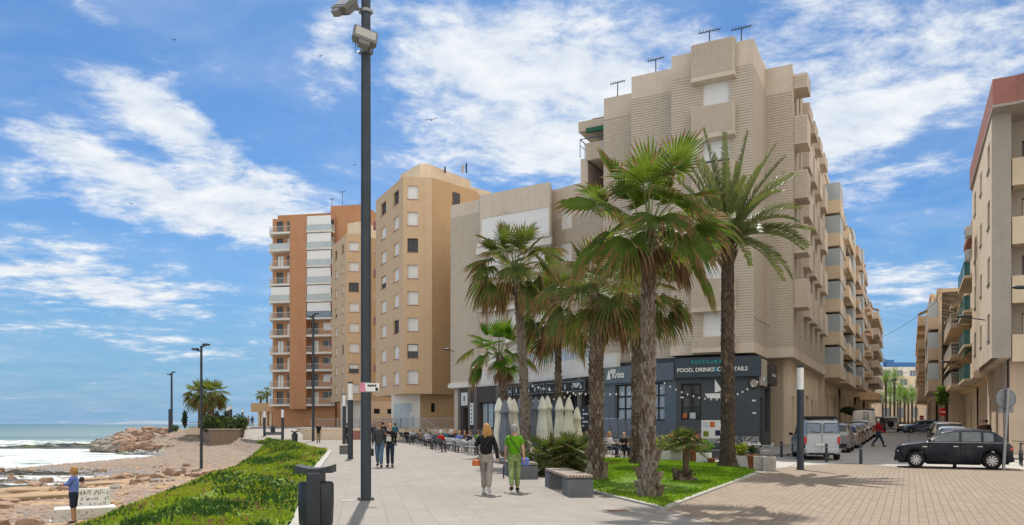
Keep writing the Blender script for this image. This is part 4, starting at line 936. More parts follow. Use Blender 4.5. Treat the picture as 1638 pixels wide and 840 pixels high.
a = [G(1240, 749.2), G(1290, 744.7), G(1360, 740.7), G(1437, 747.2), G(1638, 750.8), (42, 24), (42, 34), (RX(36, -12), 34.05), (LX(34, 1.2), 34.0), (LX(34, .2), 30)]
mb.add([(x, y, .004 if y < 34 else .005) for x, y in a], [tuple(range(len(a)))]); struct(mb, 'street_asphalt', ['asphalt'])
mb = MB(); strip(mb, lambda y: LX(y, -2), lambda y: LX(y, 1.6), [38.5] + list(range(42, 150, 6)), .11, .2); struct(mb, 'pavement', ['paving_terrace'])
mb = MB(); strip(mb, lambda y: RX(y, 1.4), lambda y: RX(y, -4), [35.5] + list(range(38, 150, 6)), .11, .2); struct(mb, 'pavement', ['paving_terrace'])
# ground rising behind the buildings, under everything inland
mb = MB(); mb.add([(8, 60, -.05), (240, 60, -.05), (300, 150, 1.35), (8, 150, 1.35), (8, 400, 1.4), (400, 400, 1.4)], [(0, 1, 2, 3), (3, 2, 5, 4)]); struct(mb, 'inland_ground', ['asphalt'])
# raised ground in front of the towers and the ramp up to it
mb = MB(); plat = [(X(495, 87), 87), (X(560, 86), 86), (X(640, 80), 80), (X(735, 76.5), 76.5), (8, 90), (8, 190), (-78, 190), (X(395, 118), 118), (X(470, 112), 112)]
mb.prism(plat, -.05, 1.2); struct(mb, 'raised_forecourt', ['plaster_cream'])
mb = MB(); mb.add([(x, y, 1.205) for x, y in plat], [tuple(range(len(plat)))])
mb.add([(X(388, 89), 89, .005), (X(495, 87.2), 87.2, .005), (X(470, 112), 112, 1.206), (X(395, 118), 118, 1.206)], [(0, 1, 2, 3)]); mb.add([(X(388, 89), 89, .005), (X(395, 118), 118, 1.206), (X(395, 118), 118, -.3), (X(388, 89), 89, -.3)], [(0, 1, 2, 3)]); struct(mb, 'ramp_paving', ['paving_terrace'])
# ---------------------------------------------------------------- buildings
def cuts(vals): return sorted(set(round(v, 4) for v in vals))
def facade(mb, A, B, z0, z1, ops=(), dep=.18, mi=0, rib=None, rmi=1, split=None, umax=None, bmi=None):
    "wall A->B (outside on the right hand), real openings with reveals; rib=(za,zb): raised courses"
    mb.M = frame(A, B); L = (Vector(B) - Vector(A)).length
    us = cuts([0, L] + [u for o in ops for u in o[:2]]); zs = cuts([z0, z1] + [z for o in ops for z in o[2:4]] + list(split or []))
    for i in range(len(us) - 1):
        for j in range(len(zs) - 1):
            uc = (us[i] + us[i + 1]) / 2; zc = (zs[j] + zs[j + 1]) / 2
            if any(o[0] < uc < o[1] and o[2] < zc < o[3] for o in ops): continue
            k = mi
            if rib and rib[0] < zc < rib[1]: k = bmi if bmi is not None else rmi
            mb.add([(us[i], 0, zs[j]), (us[i + 1], 0, zs[j]), (us[i + 1], 0, zs[j + 1]), (us[i], 0, zs[j + 1])], [(0, 1, 2, 3)], k, False)
    for (a, b, c, d) in [o[:4] for o in ops]:
        mb.add([(a, 0, c), (b, 0, c), (b, 0, d), (a, 0, d), (a, dep, c), (b, dep, c), (b, dep, d), (a, dep, d)], [(0, 4, 5, 1), (1, 5, 6, 2), (2, 6, 7, 3), (3, 7, 4, 0)], mi, False)
        mb.add([(a, dep + .02, c), (b, dep + .02, c), (b, dep + .02, d), (a, dep + .02, d)], [(0, 1, 2, 3)], mi, False)
    if rib:
        za, zb = rib; p = .165; n = int((zb - za) / p)
        for r_ in range(n):
            z = za + r_ * p + .03; seg = [(0.0, L)]
            for (a, b, c, d) in [o[:4] for o in ops]:
                if z + .11 > c and z < d:
                    ns = []
                    for (s, e) in seg:
                        if b <= s or a >= e: ns.append((s, e)); continue
                        if a > s: ns.append((s, a))
                        if b < e: ns.append((b, e))
                    seg = ns
            for (s, e) in seg:
                if e - s > .03: mb.add([(s, -.028, z), (e, -.028, z), (e, -.028, z + .115), (s, -.028, z + .115), (s, 0, z - .01), (e, 0, z - .01), (e, 0, z + .125), (s, 0, z + .125)], [(0, 1, 2, 3), (3, 2, 6, 7), (4, 5, 1, 0), (4, 0, 3, 7), (1, 5, 6, 2)], 2, False)
    mb.M = None; return L
def window(t, A, B, u0, u1, z0, z1, dep=.18, kind='shut', fr='frame_white', sill=None, mull=1, gl='glass_dark', sh='shutter_white', name='window', simple=False, drop=None):
    M = frame(A, B); mb = MB(); mb.M = M; w = .055; ya, yb = dep - .06, dep - .005
    mb.box(u0, u0 + w, ya, yb, z0, z1); mb.box(u1 - w, u1, ya, yb, z0, z1); mb.box(u0 + w, u1 - w, ya, yb, z1 - w, z1); mb.box(u0 + w, u1 - w, ya, yb, z0, z0 + w)
    for k in range(mull): c = u0 + (u1 - u0) * (k + 1) / (mull + 1); mb.box(c - .022, c + .022, ya + .004, yb, z0 + w, z1 - w)
    mats = [fr, gl if kind != 'shut' else sh]; f = 1.0
    def face(mb_, y, za, zb, mi): mb_.add([(u0 + w, y, za), (u1 - w, y, za), (u1 - w, y, zb), (u0 + w, y, zb)], [(0, 1, 2, 3)], mi, False)
    if simple:
        face(mb, yb - .012, z0 + w, z1 - w, 1); 
        if sill: mb.box(u0 - .06, u1 + .06, -.06, dep - .06, z0 - .06, z0, 2); mats.append(sill)
        mb.M = None; return mb.build(name, mats, t)
    mb.M = None; wd = mb.build(name, [fr], t)
    if kind in ('glass', 'half'):
        pb = MB(); pb.M = M; face(pb, yb - .012, z0 + w, z1 - w, 0); pb.build('pane', [gl], wd)
    if kind in ('shut', 'half'):
        zb = z0 + w + .01 if kind == 'shut' else z0 + (z1 - z0) * (drop or .5)
        pb = MB(); pb.M = M; k = z1 - w
        while k - .055 > zb: pb.add([(u0 + w, ya + .0, k - .05), (u1 - w, ya + .0, k - .05), (u1 - w, ya - .012, k - .027), (u0 + w, ya - .012, k - .027), (u0 + w, ya, k), (u1 - w, ya, k)], [(0, 1, 2, 3), (3, 2, 5, 4)], 0, False); k -= .05
        pb.box(u0 + w, u1 - w, ya - .01, ya + .01, k - .06, k); pb.build('shutter', [sh], wd)
    if sill: sb = MB(); sb.M = M; sb.box(u0 - .06, u1 + .06, -.06, dep - .06, z0 - .06, z0); sb.build('sill', [sill], wd)
    return wd
def boxpart(t, A, B, u0, u1, y0, y1, z0, z1, name, mats, mi=0):
    mb = MB(); mb.M = frame(A, B); mb.box(u0, u1, y0, y1, z0, z1, mi); mb.M = None; return mb.build(name, mats, t)
def balcony(t, A, B, u0, u1, z, pr, kind='solid', m='plaster_cream', rm='rail_white', ph=1.0, slab=.16, under=None, y_in=0.0):
    "slab at height z with a parapet; kind solid / rail / glass / mixed"
    M = frame(A, B); mb = MB(); mb.M = M; mb.box(u0, u1, -pr, y_in, z - slab, z, 0)
    if kind in ('solid', 'ribbed'):
        th = .10; mb.box(u0, u1, -pr - .004, -pr + th, z - slab - .08, z + ph); mb.box(u0 - .004, u0 + th, -pr + th, y_in - .001, z - slab - .0, z + ph - .003); mb.box(u1 - th, u1 + .004, -pr + th, y_in - .001, z - slab, z + ph - .003)
        if kind == 'ribbed':
            k = u0 + .04
            while k < u1 - .03: mb.box(k, k + .055, -pr - .035, -pr - .004, z - slab - .05, z + ph - .03, 1); k += .11
    elif kind == 'mixed':
        th = .10; mb.box(u0, u1, -pr - .004, -pr + th, z - slab - .05, z + .45); mb.box(u0 - .004, u0 + th, -pr + th, y_in - .001, z - slab, z + .447); mb.box(u1 - th, u1 + .004, -pr + th, y_in - .001, z - slab, z + .447)
    mb.M = None; b = mb.build('balcony', [m, 'rib_brick'], t)
    if kind in ('rail', 'glass', 'mixed'):
        rb = MB(); rb.M = M; zb = z + (.47 if kind == 'mixed' else .04); zt = z + ph
        for (xa, ya, xb, yb) in ((u0 + .03, -pr + .04, u1 - .03, -pr + .04), (u0 + .03, -pr + .04, u0 + .03, y_in), (u1 - .03, -pr + .04, u1 - .03, y_in)):
            rb.beam((xa, ya, zt), (xb, yb, zt), .045); rb.beam((xa, ya, zb), (xb, yb, zb), .03); L = hypot(xb - xa, yb - ya); n = max(1, int(L / (.16 if kind != 'glass' else 1.2)))
            for i in range(n + 1):
                f = i / n; rb.beam((xa + (xb - xa) * f, ya + (yb - ya) * f, z), (xa + (xb - xa) * f, ya + (yb - ya) * f, zt), .018 if kind != 'glass' else .035)
            if kind == 'glass': rb.add([(xa, ya, zb), (xb, yb, zb), (xb, yb, zt - .03), (xa, ya, zt - .03)], [(0, 1, 2, 3)], 1, False)
        rb.M = None; rb.build('railing', [rm, {'rail_blue': 'glass_blue', 'rail_green': 'glass_teal'}.get(rm, 'glass_pale')], b)
    return b
def ac(t, A, B, u, z, pr=0.0):
    mb = MB(); mb.M = frame(A, B); mb.bbox(u - .4, u + .4, -pr - .38, -pr - .06, z, z + .6, .02, 0); mb.M = None
    a = mb.build('air_conditioner', ['ac_white'], t); fb = MB(); M = frame(A, B); v = []
    for k in range(14): v.append(tuple(M @ Vector((u - .1 + .2 * cos(k * pi / 7), -pr - .386, z + .3 + .2 * sin(k * pi / 7)))))
    fb.add(v, [tuple(range(14))]); fb.build('fan', ['trim_black'], a)
def awning(t, A, B, u0, u1, z, pr, drop, m='awning_cream'):
    mb = MB(); mb.M = frame(A, B); mb.add([(u0, -.05, z), (u1, -.05, z), (u1, -pr, z - drop), (u0, -pr, z - drop), (u0, -.05, z + .03), (u1, -.05, z + .03), (u1, -pr, z - drop + .03), (u0, -pr, z - drop + .03)], [(3, 2, 1, 0), (4, 5, 6, 7), (3, 7, 6, 2), (0, 4, 7, 3), (1, 2, 6, 5)], 0, False)
    n = max(3, int((u1 - u0) / .3))
    for i in range(n): a = u0 + (u1 - u0) * i / n; b = u0 + (u1 - u0) * (i + 1) / n; mb.add([(a, -pr, z - drop), (b, -pr, z - drop), (b - .04, -pr - .01, z - drop - .16), (a + .04, -pr - .01, z - drop - .16)], [(0, 1, 2, 3)], 0, False)
    mb.M = None; mb.build('awning', [m], t)
def off(P, a=0.0, b=0.0): q = Vector(P) + S * a + T * b; return (q.x, q.y)
def closed(mb, P, z0, z1, mi=0, roof=True, roof_mi=0):
    if roof: mb.prism(P, z0, z1, mi)

# --- the ribbed corner block with the restaurant below
C = (14.5, 46.0); ZO = 6.0; ZT = 24.85; ZR = 23.35
mainb = thing('apartment_block', 'tall beige ribbed corner apartment block with stepped roofline above the grey restaurant', 'building', (14.5, 46, 0))
W = MB(); WM = ['plaster_beige', 'rib_joint', 'rib_brick']
P1 = off(C, 0, -5.0); P1b = off(P1, 1.55, 0); P2 = off(P1b, 0, -3.15); P2b = off(P2, 2.1, 0); P3 = off(P2b, 0, -2.75); P3b = off(P3, 2.4, 0); P4 = off(P3b, 0, -1.9); 
stack_u = 1.45  # from P1 towards C
wz = [Z(172, 47.0), Z(172, 47) - 3.52, Z(172, 47) - 7.04, Z(172, 47) - 10.56, Z(172, 47) - 14.08]
ops = [(1.95, 3.6, z, z + 1.58) for z in wz]
facade(W, P1, C, ZO, ZT, ops, .22, 0, (ZO + .62, ZR), split=[ZO + .62, ZR])
facade(W, P1b, P1, ZO, ZT, (), .2, 0, (ZO + .62, ZR), split=[ZO + .62, ZR])
facade(W, P2, P1b, ZO, ZT, (), .2, 0, (ZO + .62, ZR), split=[ZO + .62, ZR])
facade(W, P2b, P2, ZO, ZT, (), .2, 0, (ZO + .62, ZR), split=[ZO + .62, ZR])
facade(W, P3, P2b, ZO, ZT - .12, (), .2, 0, (ZO + .62, ZR - .1), split=[ZO + .62, ZR - .1])
P3c = off(P3, 9, 0)
facade(W, P3c, P3, ZO, ZT - .12, (), .2, 0, (ZO + .62, ZR - .1), split=[ZO + .62, ZR - .1])
# street side: light flank, step out, long side
S1 = off(C, 4.4, 0); S1b = off(S1, 0, 1.65); S2 = off(S1b, 21, 0)
facade(W, C, S1, ZO, ZT, (), .2, 0, (ZO + .62, ZR), split=[ZO + .62, ZR])
facade(W, S1, S1b, ZO, ZT - .05, (), .2, 0, (ZO + .62, ZR - .3), split=[ZO + .62, ZR - .3])
fl = [ZO + .65 + 3.52 * k for k in range(5)]
sops = []
for k, z in enumerate(fl):
    for u in (.75, 6.0, 9.6, 13.2, 17.2): sops.append((u, u + 1.3, z + 1.0, z + 2.5))
facade(W, S1b, S2, ZO, ZT - .3, sops, .2, 0, (ZO + .62, ZR - .5), split=[ZO + .62, ZR - .5])
W.add([(*p, ZT - .35) for p in (P1, C, S1, S1b, S2, off(S2, 0, -18), P4, P3b, P3, P2b, P2, P1b)], [tuple(range(12))], 0, False)
# parapets (inner faces), underside
for a, b, z in ((P1, C, ZT), (P1b, P1, ZT), (P2, P1b, ZT), (P2b, P2, ZT), (P3, P2b, ZT - .12), (C, S1, ZT), (S1, S1b, ZT - .05), (S1b, S2, ZT - .3)):
    W.M = frame(a, b); L = (Vector(b) - Vector(a)).length; W.box(.002, L - .002, .002, .24, ZT - .8, z - .004, 0); W.M = None
soff = [P1, C, S1, S1b, S2, off(S2, 0, -18), off(P3, 6, 0), P3, P2b, P2, P1b]
W.add([(*p, ZO + .003) for p in soff[::-1]], [tuple(range(len(soff)))], 0, False)
back = off(S2, 0, -16); W.M = None
facade(W, S2, back, 0, ZT - .3, (), .2, 0); facade(W, back, P3c, 0, ZT - .3, (), .2, 0)
W.build('wall', WM, mainb)
for a, b in ((P1, C), (P2, P1b), (P3, P2b), (C, S1), (S1, S1b), (S1b, S2), (P1b, P1), (P2b, P2)):   # plaster band under the ribs
    L = (Vector(b) - Vector(a)).length; boxpart(mainb, a, b, -.05 if (a, b) != (P1b, P1) else 0, L + .05, -.075, -.002, ZO - .02, ZO + .6, 'band', ['plaster_beige'])
for k, z in enumerate(wz):
    window(mainb, P1, C, 1.95, 3.6, z, z + 1.58, .22, 'shut' if k != 1 else 'half', sill=None, drop=.25)
for z0, z1 in [(wz[0] + 1.62, ZT + .12)] + [(z - 1.95 if i < 4 else z - .92, z - .03) for i, z in enumerate(wz)]:
    bm_ = MB(); bm_.M = frame(P1, C); a, b = 1.42, 3.98
    bm_.box(a, b, -.62, -.02, z0, z1, 0); bm_.box(a - .03, b + .03, -.65, -.02, z0 - .06, z0 + .22, 0)
    k = a + .02
    while k < b - .04: bm_.box(k, k + .055, -.665, -.62, z0 + .23, z1 - .02, 1); k += .115
    for s in (a - .03, b): 
        k = -.6
        while k < -.06: bm_.box(s - .002, s + .03, k, k + .05, z0 + .23, z1 - .02, 1); k += .115
    bm_.M = None; bm_.build('balcony_box', ['plaster_beige', 'rib_brick'], mainb)
ci = 0
for k, z in enumerate(fl):
    for u in (.75, 6.0, 9.6, 13.2, 17.2):
        window(mainb, S1b, S2, u, u + 1.3, z + 1.0, z + 2.5, .2, ('shut', 'glass', 'half')[(k * 3 + ci) % 3], fr='frame_brown', sh='shutter_cream', simple=True); ci += 1
for k, z in enumerate([q + 2.62 for q in fl[:4]] + [fl[4] + 2.7]):      # column of box balconies next to the corner
    for (u0, u1, pr) in ((.45, 2.3, .85), (5.4, 7.9, .42), (9.1, 11.4, .42), (12.7, 15.0, .42), (16.7, 19.3, .42)):
        bm_ = MB(); bm_.M = frame(S1b, S2); bm_.box(u0, u1, -pr, -.002, z - .05, z + 1.75 if k < 4 else z + .85, 0); bm_.M = None; bm_.build('balcony_box', ['plaster_beige'], mainb)
        if u0 < 1:
            rb = MB(); rb.M = frame(S1b, S2); kz = z + .1
            while kz < (z + 1.6 if k < 4 else z + .7): rb.box(u0 - .03, u0 - .001, -pr + .0, -.04, kz, kz + .11); kz += .165
            rb.M = None; rb.build('rib_courses', ['rib_brick'], mainb)
boxpart(mainb, S1b, S2, 3.4, 3.75, -.12, -.037, ZO + .6, ZT - .32, 'pilaster', ['rib_brick'])
boxpart(mainb, S1b, S2, 4.2, 4.5, -.045, -.037, ZO + 1.2, ZT - 2.5, 'downpipe', ['frame_dark'])
# loggias on the left end of the block
A4, B4 = off(P3b, 0, -2.3), P3b
for k in range(5):
    z = ZT - 3.1 - 3.52 * k
    bb = balcony(mainb, A4, B4, 0, 2.28, z, .1, 'ribbed', 'plaster_beige', ph=.95, slab=.25, y_in=5)
    if k < 1: 
        rb = MB(); M = frame(A4, B4); rb.M = M
        for (p, q) in (((-.55, .9), (0, .0)), ((-.55, .9), (-.55, 4.5))): pass
        for yy in (0.0, 1.0, 2.2, 3.4, 4.6): rb.beam((-.5, yy, z), (-.5, yy, z + 1.35), .04)
        rb.beam((-.5, 0, z + 1.35), (-.5, 4.6, z + 1.35), .05); rb.beam((-.5, 0, z + .9), (-.5, 4.6, z + .9), .03); rb.beam((-.5, 0, z + 1.35), (1.9, 0, z + 1.35), .05); rb.beam((1.1, 0, z), (1.1, 0, z + 1.35), .04)
        rb.M = None; rb.build('railing', ['rail_blue'], bb)
boxpart(mainb, A4, B4, -.6, 2.28, -.1, 5, ZT - 3.1 + 2.0 - .1, ZT - .45, 'roof_box', ['plaster_beige'])
boxpart(mainb, A4, B4, .1, 2.2, -.35, -.1, ZT - 1.42, ZT - 1.12, 'awning', ['awning_green'])
boxpart(mainb, A4, B4, -.58, .0, .3, 5, ZT - 3.5 - 2.2, ZT - 3.12, 'balcony_box', ['plaster_beige'])
wl = MB(); facade(wl, off(A4, 4.6, .0), off(B4, 4.6, 0), ZO, ZT - .5, (), .1); wl.build('rear_wall', ['plaster_pink'], mainb)
boxpart(mainb, S1b, S2, .6, 3.6, 1.8, 4.5, ZT - .3, ZT + .7, 'roof_house', ['plaster_white'])
# roof aerials
def aerial(px, Y, z0, z1, label, w=1.3, two=False):
    x = X(px, Y); t = thing('tv_aerial', label, 'aerial', (x, Y, z0)); mb = MB(); mb.tube([(x, Y, z0), (x, Y, z1)], .035, 6); mb.build('mast', ['metal_dark'], t)
    mb = MB(); mb.beam((x - w / 2, Y + .2, z1 - .05), (x + w / 2, Y - .2, z1 + .05), .05)
    for i in range(7): a = x - w / 2 + w * i / 6; mb.beam((a, Y - .25, z1 - .03 + .02 * i), (a, Y + .25, z1 - .03 + .02 * i), .025)
    mb.build('antenna', ['metal_dark'], t)
    if two: mb = MB(); mb.tube([(x - .5, Y, z0), (x, Y, z0 + 1.0), (x + .35, Y, z0)], .03, 5); mb.build('strut', ['metal_dark'], t)
aerial(1135, 47.6, ZT, Z(50, 47.6), 'leftmost of the two tall TV aerials on the highest roof of the corner block', 1.25)
aerial(1186, 47.0, ZT, Z(45, 47), 'rightmost tall TV aerial standing by the roof corner of the corner block', 1.1)
aerial(1049, 51.5, ZT - .3, Z(95, 51.5), 'TV aerial on the second roof step of the corner block', 1.0)
aerial(988, 55, ZT - .5, Z(132, 55), 'TV aerial with slanting struts on the third roof step of the corner block', 1.0, True)
# --- restaurant on the corner (its own front under the overhang)
rest = thing('restaurant', 'dark slate blue corner restaurant front with lettered fascia below the ribbed flats', 'restaurant', (14.4, 46, 0))
R0, R1, R2, R3 = (6.3, 53.1), (10.25, 47.9), (14.75, 45.75), (16.75, 49.6)
RW = MB()
o1 = [(1.15, 5.6, 1.9, 4.35)]; facade(RW, R0, R1, .95, 4.5, o1, .35, 1)
facade(RW, R1, R2, .95, 4.6, [(.32, 1.58, 1.95, 4.2)], .25, 0)
facade(RW, R2, R3, .02, 4.6, [(.45, 1.45, .05, 3.3), (2.2, 4.0, 1.2, 3.9)], .3, 0)
RW.prism([off(R0, .5, .9), off(R1, .5, .2), off(R2, .6, -.5), off(R3, -.2, -.6), off(R3, 3, -8), off(R0, 6, 0)], 0, 5.9, 0)
RW.build('wall', ['slate_paint', 'slate_light'], rest)
sb = MB(); facade(sb, R0, R1, 0, .95, (), .1); facade(sb, R1, R2, 0, .95, (), .1)
sb.build('stone_plinth', ['stone_clad'], rest)
L01 = (Vector(R1) - Vector(R0)).length; L12 = (Vector(R2) - Vector(R1)).length; L23 = (Vector(R3) - Vector(R2)).length
boxpart(rest, R0, R1, -.1, L01, -.22, .1, 4.45, 5.55, 'fascia', ['slate_light'])
f2 = boxpart(rest, R1, R2, .0, L12 + .12, -.30, .1, 4.55, 5.75, 'fascia', ['sign_slate'])
boxpart(rest, R2, R3, .1, L23 * .42, -.18, .1, 4.0, 5.6, 'fascia', ['plaster_grey'])
boxpart(rest, R2, R3, L23 * .5, L23 + .1, -.38, .1, 4.15, 5.4, 'fascia', ['charcoal_wood'])
def letters(t, A, B, u, y, z, txt, size, m, bold=True, shear=0, space=1.0, name='lettering', squash=1.0):
    vs, fs = text_mesh(txt, size, .012, bold, shear, space); mb = MB(); M = frame(A, B); mb.add([tuple(M @ Vector((a * squash + u, b + y, c + z))) for a, b, c in vs], fs, 0, False); return mb.build(name, [m], t)
letters(rest, R1, R2, L12 * .466, -.33, 5.38, 'RESTAURANTE', .29, 'letter_teal', space=1.45)
letters(rest, R1, R2, L12 * .262, -.33, 4.90, 'FOOD, DRINKS', .335, 'letter_white')
letters(rest, R1, R2, L12 * .505, -.33, 4.90, '&', .36, 'letter_teal')
letters(rest, R1, R2, L12 * .70, -.33, 4.90, 'COCKTAILS', .335, 'letter_white')
letters(rest, R0, R1, L01 * .26, -.25, 4.80, 'Krista', .62, 'letter_white', True, .25, squash=.75)
for i in range(8):
    if i != 4: boxpart(rest, R2, R3, L23 * .58 + .19 * i, L23 * .58 + .19 * i + .12, -.4, -.381, 4.66, 4.84 - .03 * (i % 2), 'lettering', ['letter_chalk'])
for i in range(4): boxpart(rest, R2, R3, .55 + .25 * i, .7 + .25 * i, -.2, -.181, 4.3, 4.55 - .05 * (i % 2), 'lettering', ['letter_white' if i < 2 else 'letter_teal'])
def flat_shape(t, A, B, y, poly, m, name, th=.02):
    mb = MB(); mb.M = frame(A, B); n = len(poly); mb.add([(a, y, b) for a, b in poly] + [(a, y + th, b) for a, b in poly], [tuple(range(n)), tuple(range(2 * n - 1, n - 1, -1))] + [(i, n + i, n + (i + 1) % n, (i + 1) % n) for i in range(n)], 0, False); mb.M = None; return mb.build(name, [m], t)
flat_shape(rest, R0, R1, -.25, [(.62, 4.72), (1.0, 4.72), (.88, 5.3), (.80, 5.35)], 'letter_white', 'sail_logo')
flat_shape(rest, R1, R2, -.03, [(1.78, 3.56), (3.2, 3.56), (3.05, 3.26), (1.98, 3.26)], 'letter_white', 'boat_emblem')
flat_shape(rest, R1, R2, -.03, [(2.4, 3.62), (2.85, 3.72), (2.4, 4.45)], 'letter_white', 'boat_emblem')
# windows of the restaurant
def grid_window(t, A, B, u0, u1, z0, z1, dep, nu, nz, fr='frame_dark', gl='glass_pale', name='window', bars=0):
    mb = MB(); M = frame(A, B); mb.M = M; w = .05
    for i in range(nu + 1): c = u0 + (u1 - u0) * i / nu; c = min(max(c, u0 + w), u1 - w); mb.box(c - w, c + w, dep - .09, dep - .01, z0, z1)
    for i in range(nz + 1): c = z0 + (z1 - z0) * i / nz; c = min(max(c, z0 + w), z1 - w); mb.box(u0, u1, dep - .085, dep - .015, c - w, c + w)
    for i in range(bars): c = z0 + (z1 - z0) * (i + .5) / bars; mb.box(u0, u1, dep - .10, dep - .088, c - .012, c + .012)
    mb.M = None; wd = mb.build(name, [fr], t); pb = MB(); pb.M = M; pb.add([(u0, dep - .03, z0), (u1, dep - .03, z0), (u1, dep - .03, z1), (u0, dep - .03, z1)], [(0, 1, 2, 3)]); pb.build('pane', [gl], wd)
grid_window(rest, R0, R1, 1.15, 5.6, 1.9, 4.35, .35, 6, 3)
grid_window(rest, R1, R2, .32, 1.58, 1.95, 4.2, .25, 2, 3, gl='glass_dark', bars=9)
boxpart(rest, R1, R2, .42, .67, .1, .14, 2.05, 2.35, 'window_picture', ['leather_orange']); boxpart(rest, R1, R2, .85, 1.2, .1, .14, 2.02, 2.4, 'window_picture', ['letter_chalk'])
grid_window(rest, R2, R3, 2.2, 4.0, 1.2, 3.9, .3, 2, 1, gl='glass_dark')
grid_window(rest, R2, R3, .45, 1.45, .05, 3.3, .3, 1, 1, gl='glass_dark', name='door')
mb = MB(); mb.M = frame(R1, R2); mb.disc_y((4.72, -.12, 4.12), .30, -.02, .06, 20, 0); mb.disc_y((4.72, -.12, 4.12), .23, -.03, -.02, 20, 1); mb.M = None; mb.build('round_sign', ['board_black', 'sand' if 'sand' in MATS else 'bench_wood'], rest)
for i, (u, z, s) in enumerate([(-.6, 3.3, .16), (4.6, 3.05, .12), (4.62, 2.3, .12)]):
    boxpart(rest, R1, R2, u + .9 if u < 0 else u, (u + .9 if u < 0 else u) + .2, -.05, -.002, z, z + .09, 'wall_lamp', ['letter_white'])
# --- the brown bar front to the left of it
bar = thing('bar_front', 'brown timber clad bar front with small white chalk drawings on its sign boards', 'bar', (0, 62, 0))
Q0, Q1 = (X(735, 72.5), 72.5), (6.3, 53.1); LQ = (Vector(Q1) - Vector(Q0)).length
def qu(px):      # distance along the front of the point seen at px
    k = (px - 819) / F; d = (Vector(Q1) - Vector(Q0)) / LQ; return (k * Q0[1] - Q0[0]) / (d.x - k * d.y)
BW = MB(); bops = [(qu(741), qu(750), .1, 3.2), (qu(766), qu(794), 1.3, 3.6), (qu(819), qu(842), .1, 3.2), (qu(857), qu(892), .1, 3.6), (qu(905), qu(926), .1, 3.9), (qu(931), qu(952), 1.9, 3.9)]
facade(BW, Q0, Q1, 0, 5.0, bops, .4, 0); BW.prism([off(Q0, 1, .6), off(Q1, 1.0, -.5), off(Q1, 9, 0), off(Q0, 9, 2)], 0, 5.0, 0); BW.build('wall', ['charcoal_wood'], bar)
for i, o_ in enumerate(bops): grid_window(bar, Q0, Q1, *o_, .4, 2 if i != 1 else 3, 1, gl=('dark_gap', 'glass_pale', 'glass_blue', 'glass_dark', 'dark_gap', 'dark_gap')[i], name='door' if i in (0, 2, 3, 4) else 'window')
for px in (736, 752, 762, 797, 812, 851, 898, 928, 955): u = qu(px); boxpart(bar, Q0, Q1, u - .22, u + .22, -.12, -.002, 0, 5.0, 'pillar', ['grey_wood'])
for (a, b) in ((766, 794), (753, 761)): boxpart(bar, Q0, Q1, qu(a), qu(b), -.05, -.002, .05, 1.2, 'timber_panel', ['grey_wood'])
for j, (a, b) in enumerate(((817, 824), (826, 866), (868, 876), (878, 902), (903, 941))):
    ua, ub = qu(a), qu(b); boxpart(bar, Q0, Q1, ua, ub, -.30, -.125, 4.0, 4.85, 'sign_board', ['board_black'])
    fb = MB(); fb.M = frame(Q0, Q1)
    for (p, q_, r_, s_) in ((ua + .06, ub - .06, 4.07, 4.09), (ua + .06, ub - .06, 4.77, 4.79), (ua + .06, ua + .08, 4.09, 4.77), (ub - .08, ub - .06, 4.09, 4.77)): fb.box(p, q_, -.312, -.301, r_, s_)
    n_ = max(1, int((ub - ua) / .8))
    for i in range(n_):       # little drawings: cups, glasses, a boat
        u = ua + (ub - ua) * (i + .5) / n_; k = (i + j) % 3
        if k == 0: fb.box(u - .16, u + .16, -.312, -.301, 4.25, 4.33); fb.box(u - .1, u + .1, -.312, -.301, 4.33, 4.5)
        elif k == 1: fb.add([(u - .06, -.308, 4.22), (u + .06, -.308, 4.22), (u + .1, -.308, 4.45), (u, -.308, 4.68), (u - .1, -.308, 4.45)], [(0, 1, 2, 3, 4)])
        else: fb.box(u - .2, u + .2, -.312, -.301, 4.40, 4.46); fb.box(u - .13, u + .13, -.312, -.301, 4.28, 4.32)
    if j == 4: fb.add([(ua + 1.4, -.311, 4.66), (ub - .5, -.311, 4.66), (ub - .9, -.311, 4.32), (ua + 1.8, -.311, 4.32)], [(3, 2, 1, 0)])
    fb.M = None; fb.build('chalk_drawing', ['letter_chalk'], bar)
boxpart(bar, Q0, Q1, qu(740), qu(750), -.16, -.125, 3.4, 4.6, 'menu_board', ['pot_white']); boxpart(bar, Q0, Q1, qu(754.5), qu(759.5), -.17, -.124, 1.6, 3.6, 'menu_board', ['letter_white'])
boxpart(bar, Q0, Q1, qu(744.2), qu(745.8), -.18, -.161, 3.8, 4.25, 'emblem', ['letter_black'])
for i in range(5): boxpart(bar, Q0, Q1, qu(757) - .10, qu(757) + .10, -.18, -.172, 1.8 + .36 * i, 1.95 + .36 * i, 'lettering', ['letter_black'])
boxpart(bar, Q0, Q1, qu(932), qu(947), -.17, -.124, 1.3, 3.0, 'menu_board', ['board_black'])
fb = MB(); fb.M = frame(Q0, Q1)
for i in range(5): u = qu(933); fb.box(u + .15, u + .15 + .18 + .5 * (i % 2), -.181, -.171, 1.5 + .28 * i, 1.62 + .28 * i); fb.box(u + 1.1, u + 1.5, -.181, -.171, 1.5 + .28 * i, 1.60 + .28 * i)
fb.M = None; fb.build('chalk_drawing', ['letter_chalk'], bar)
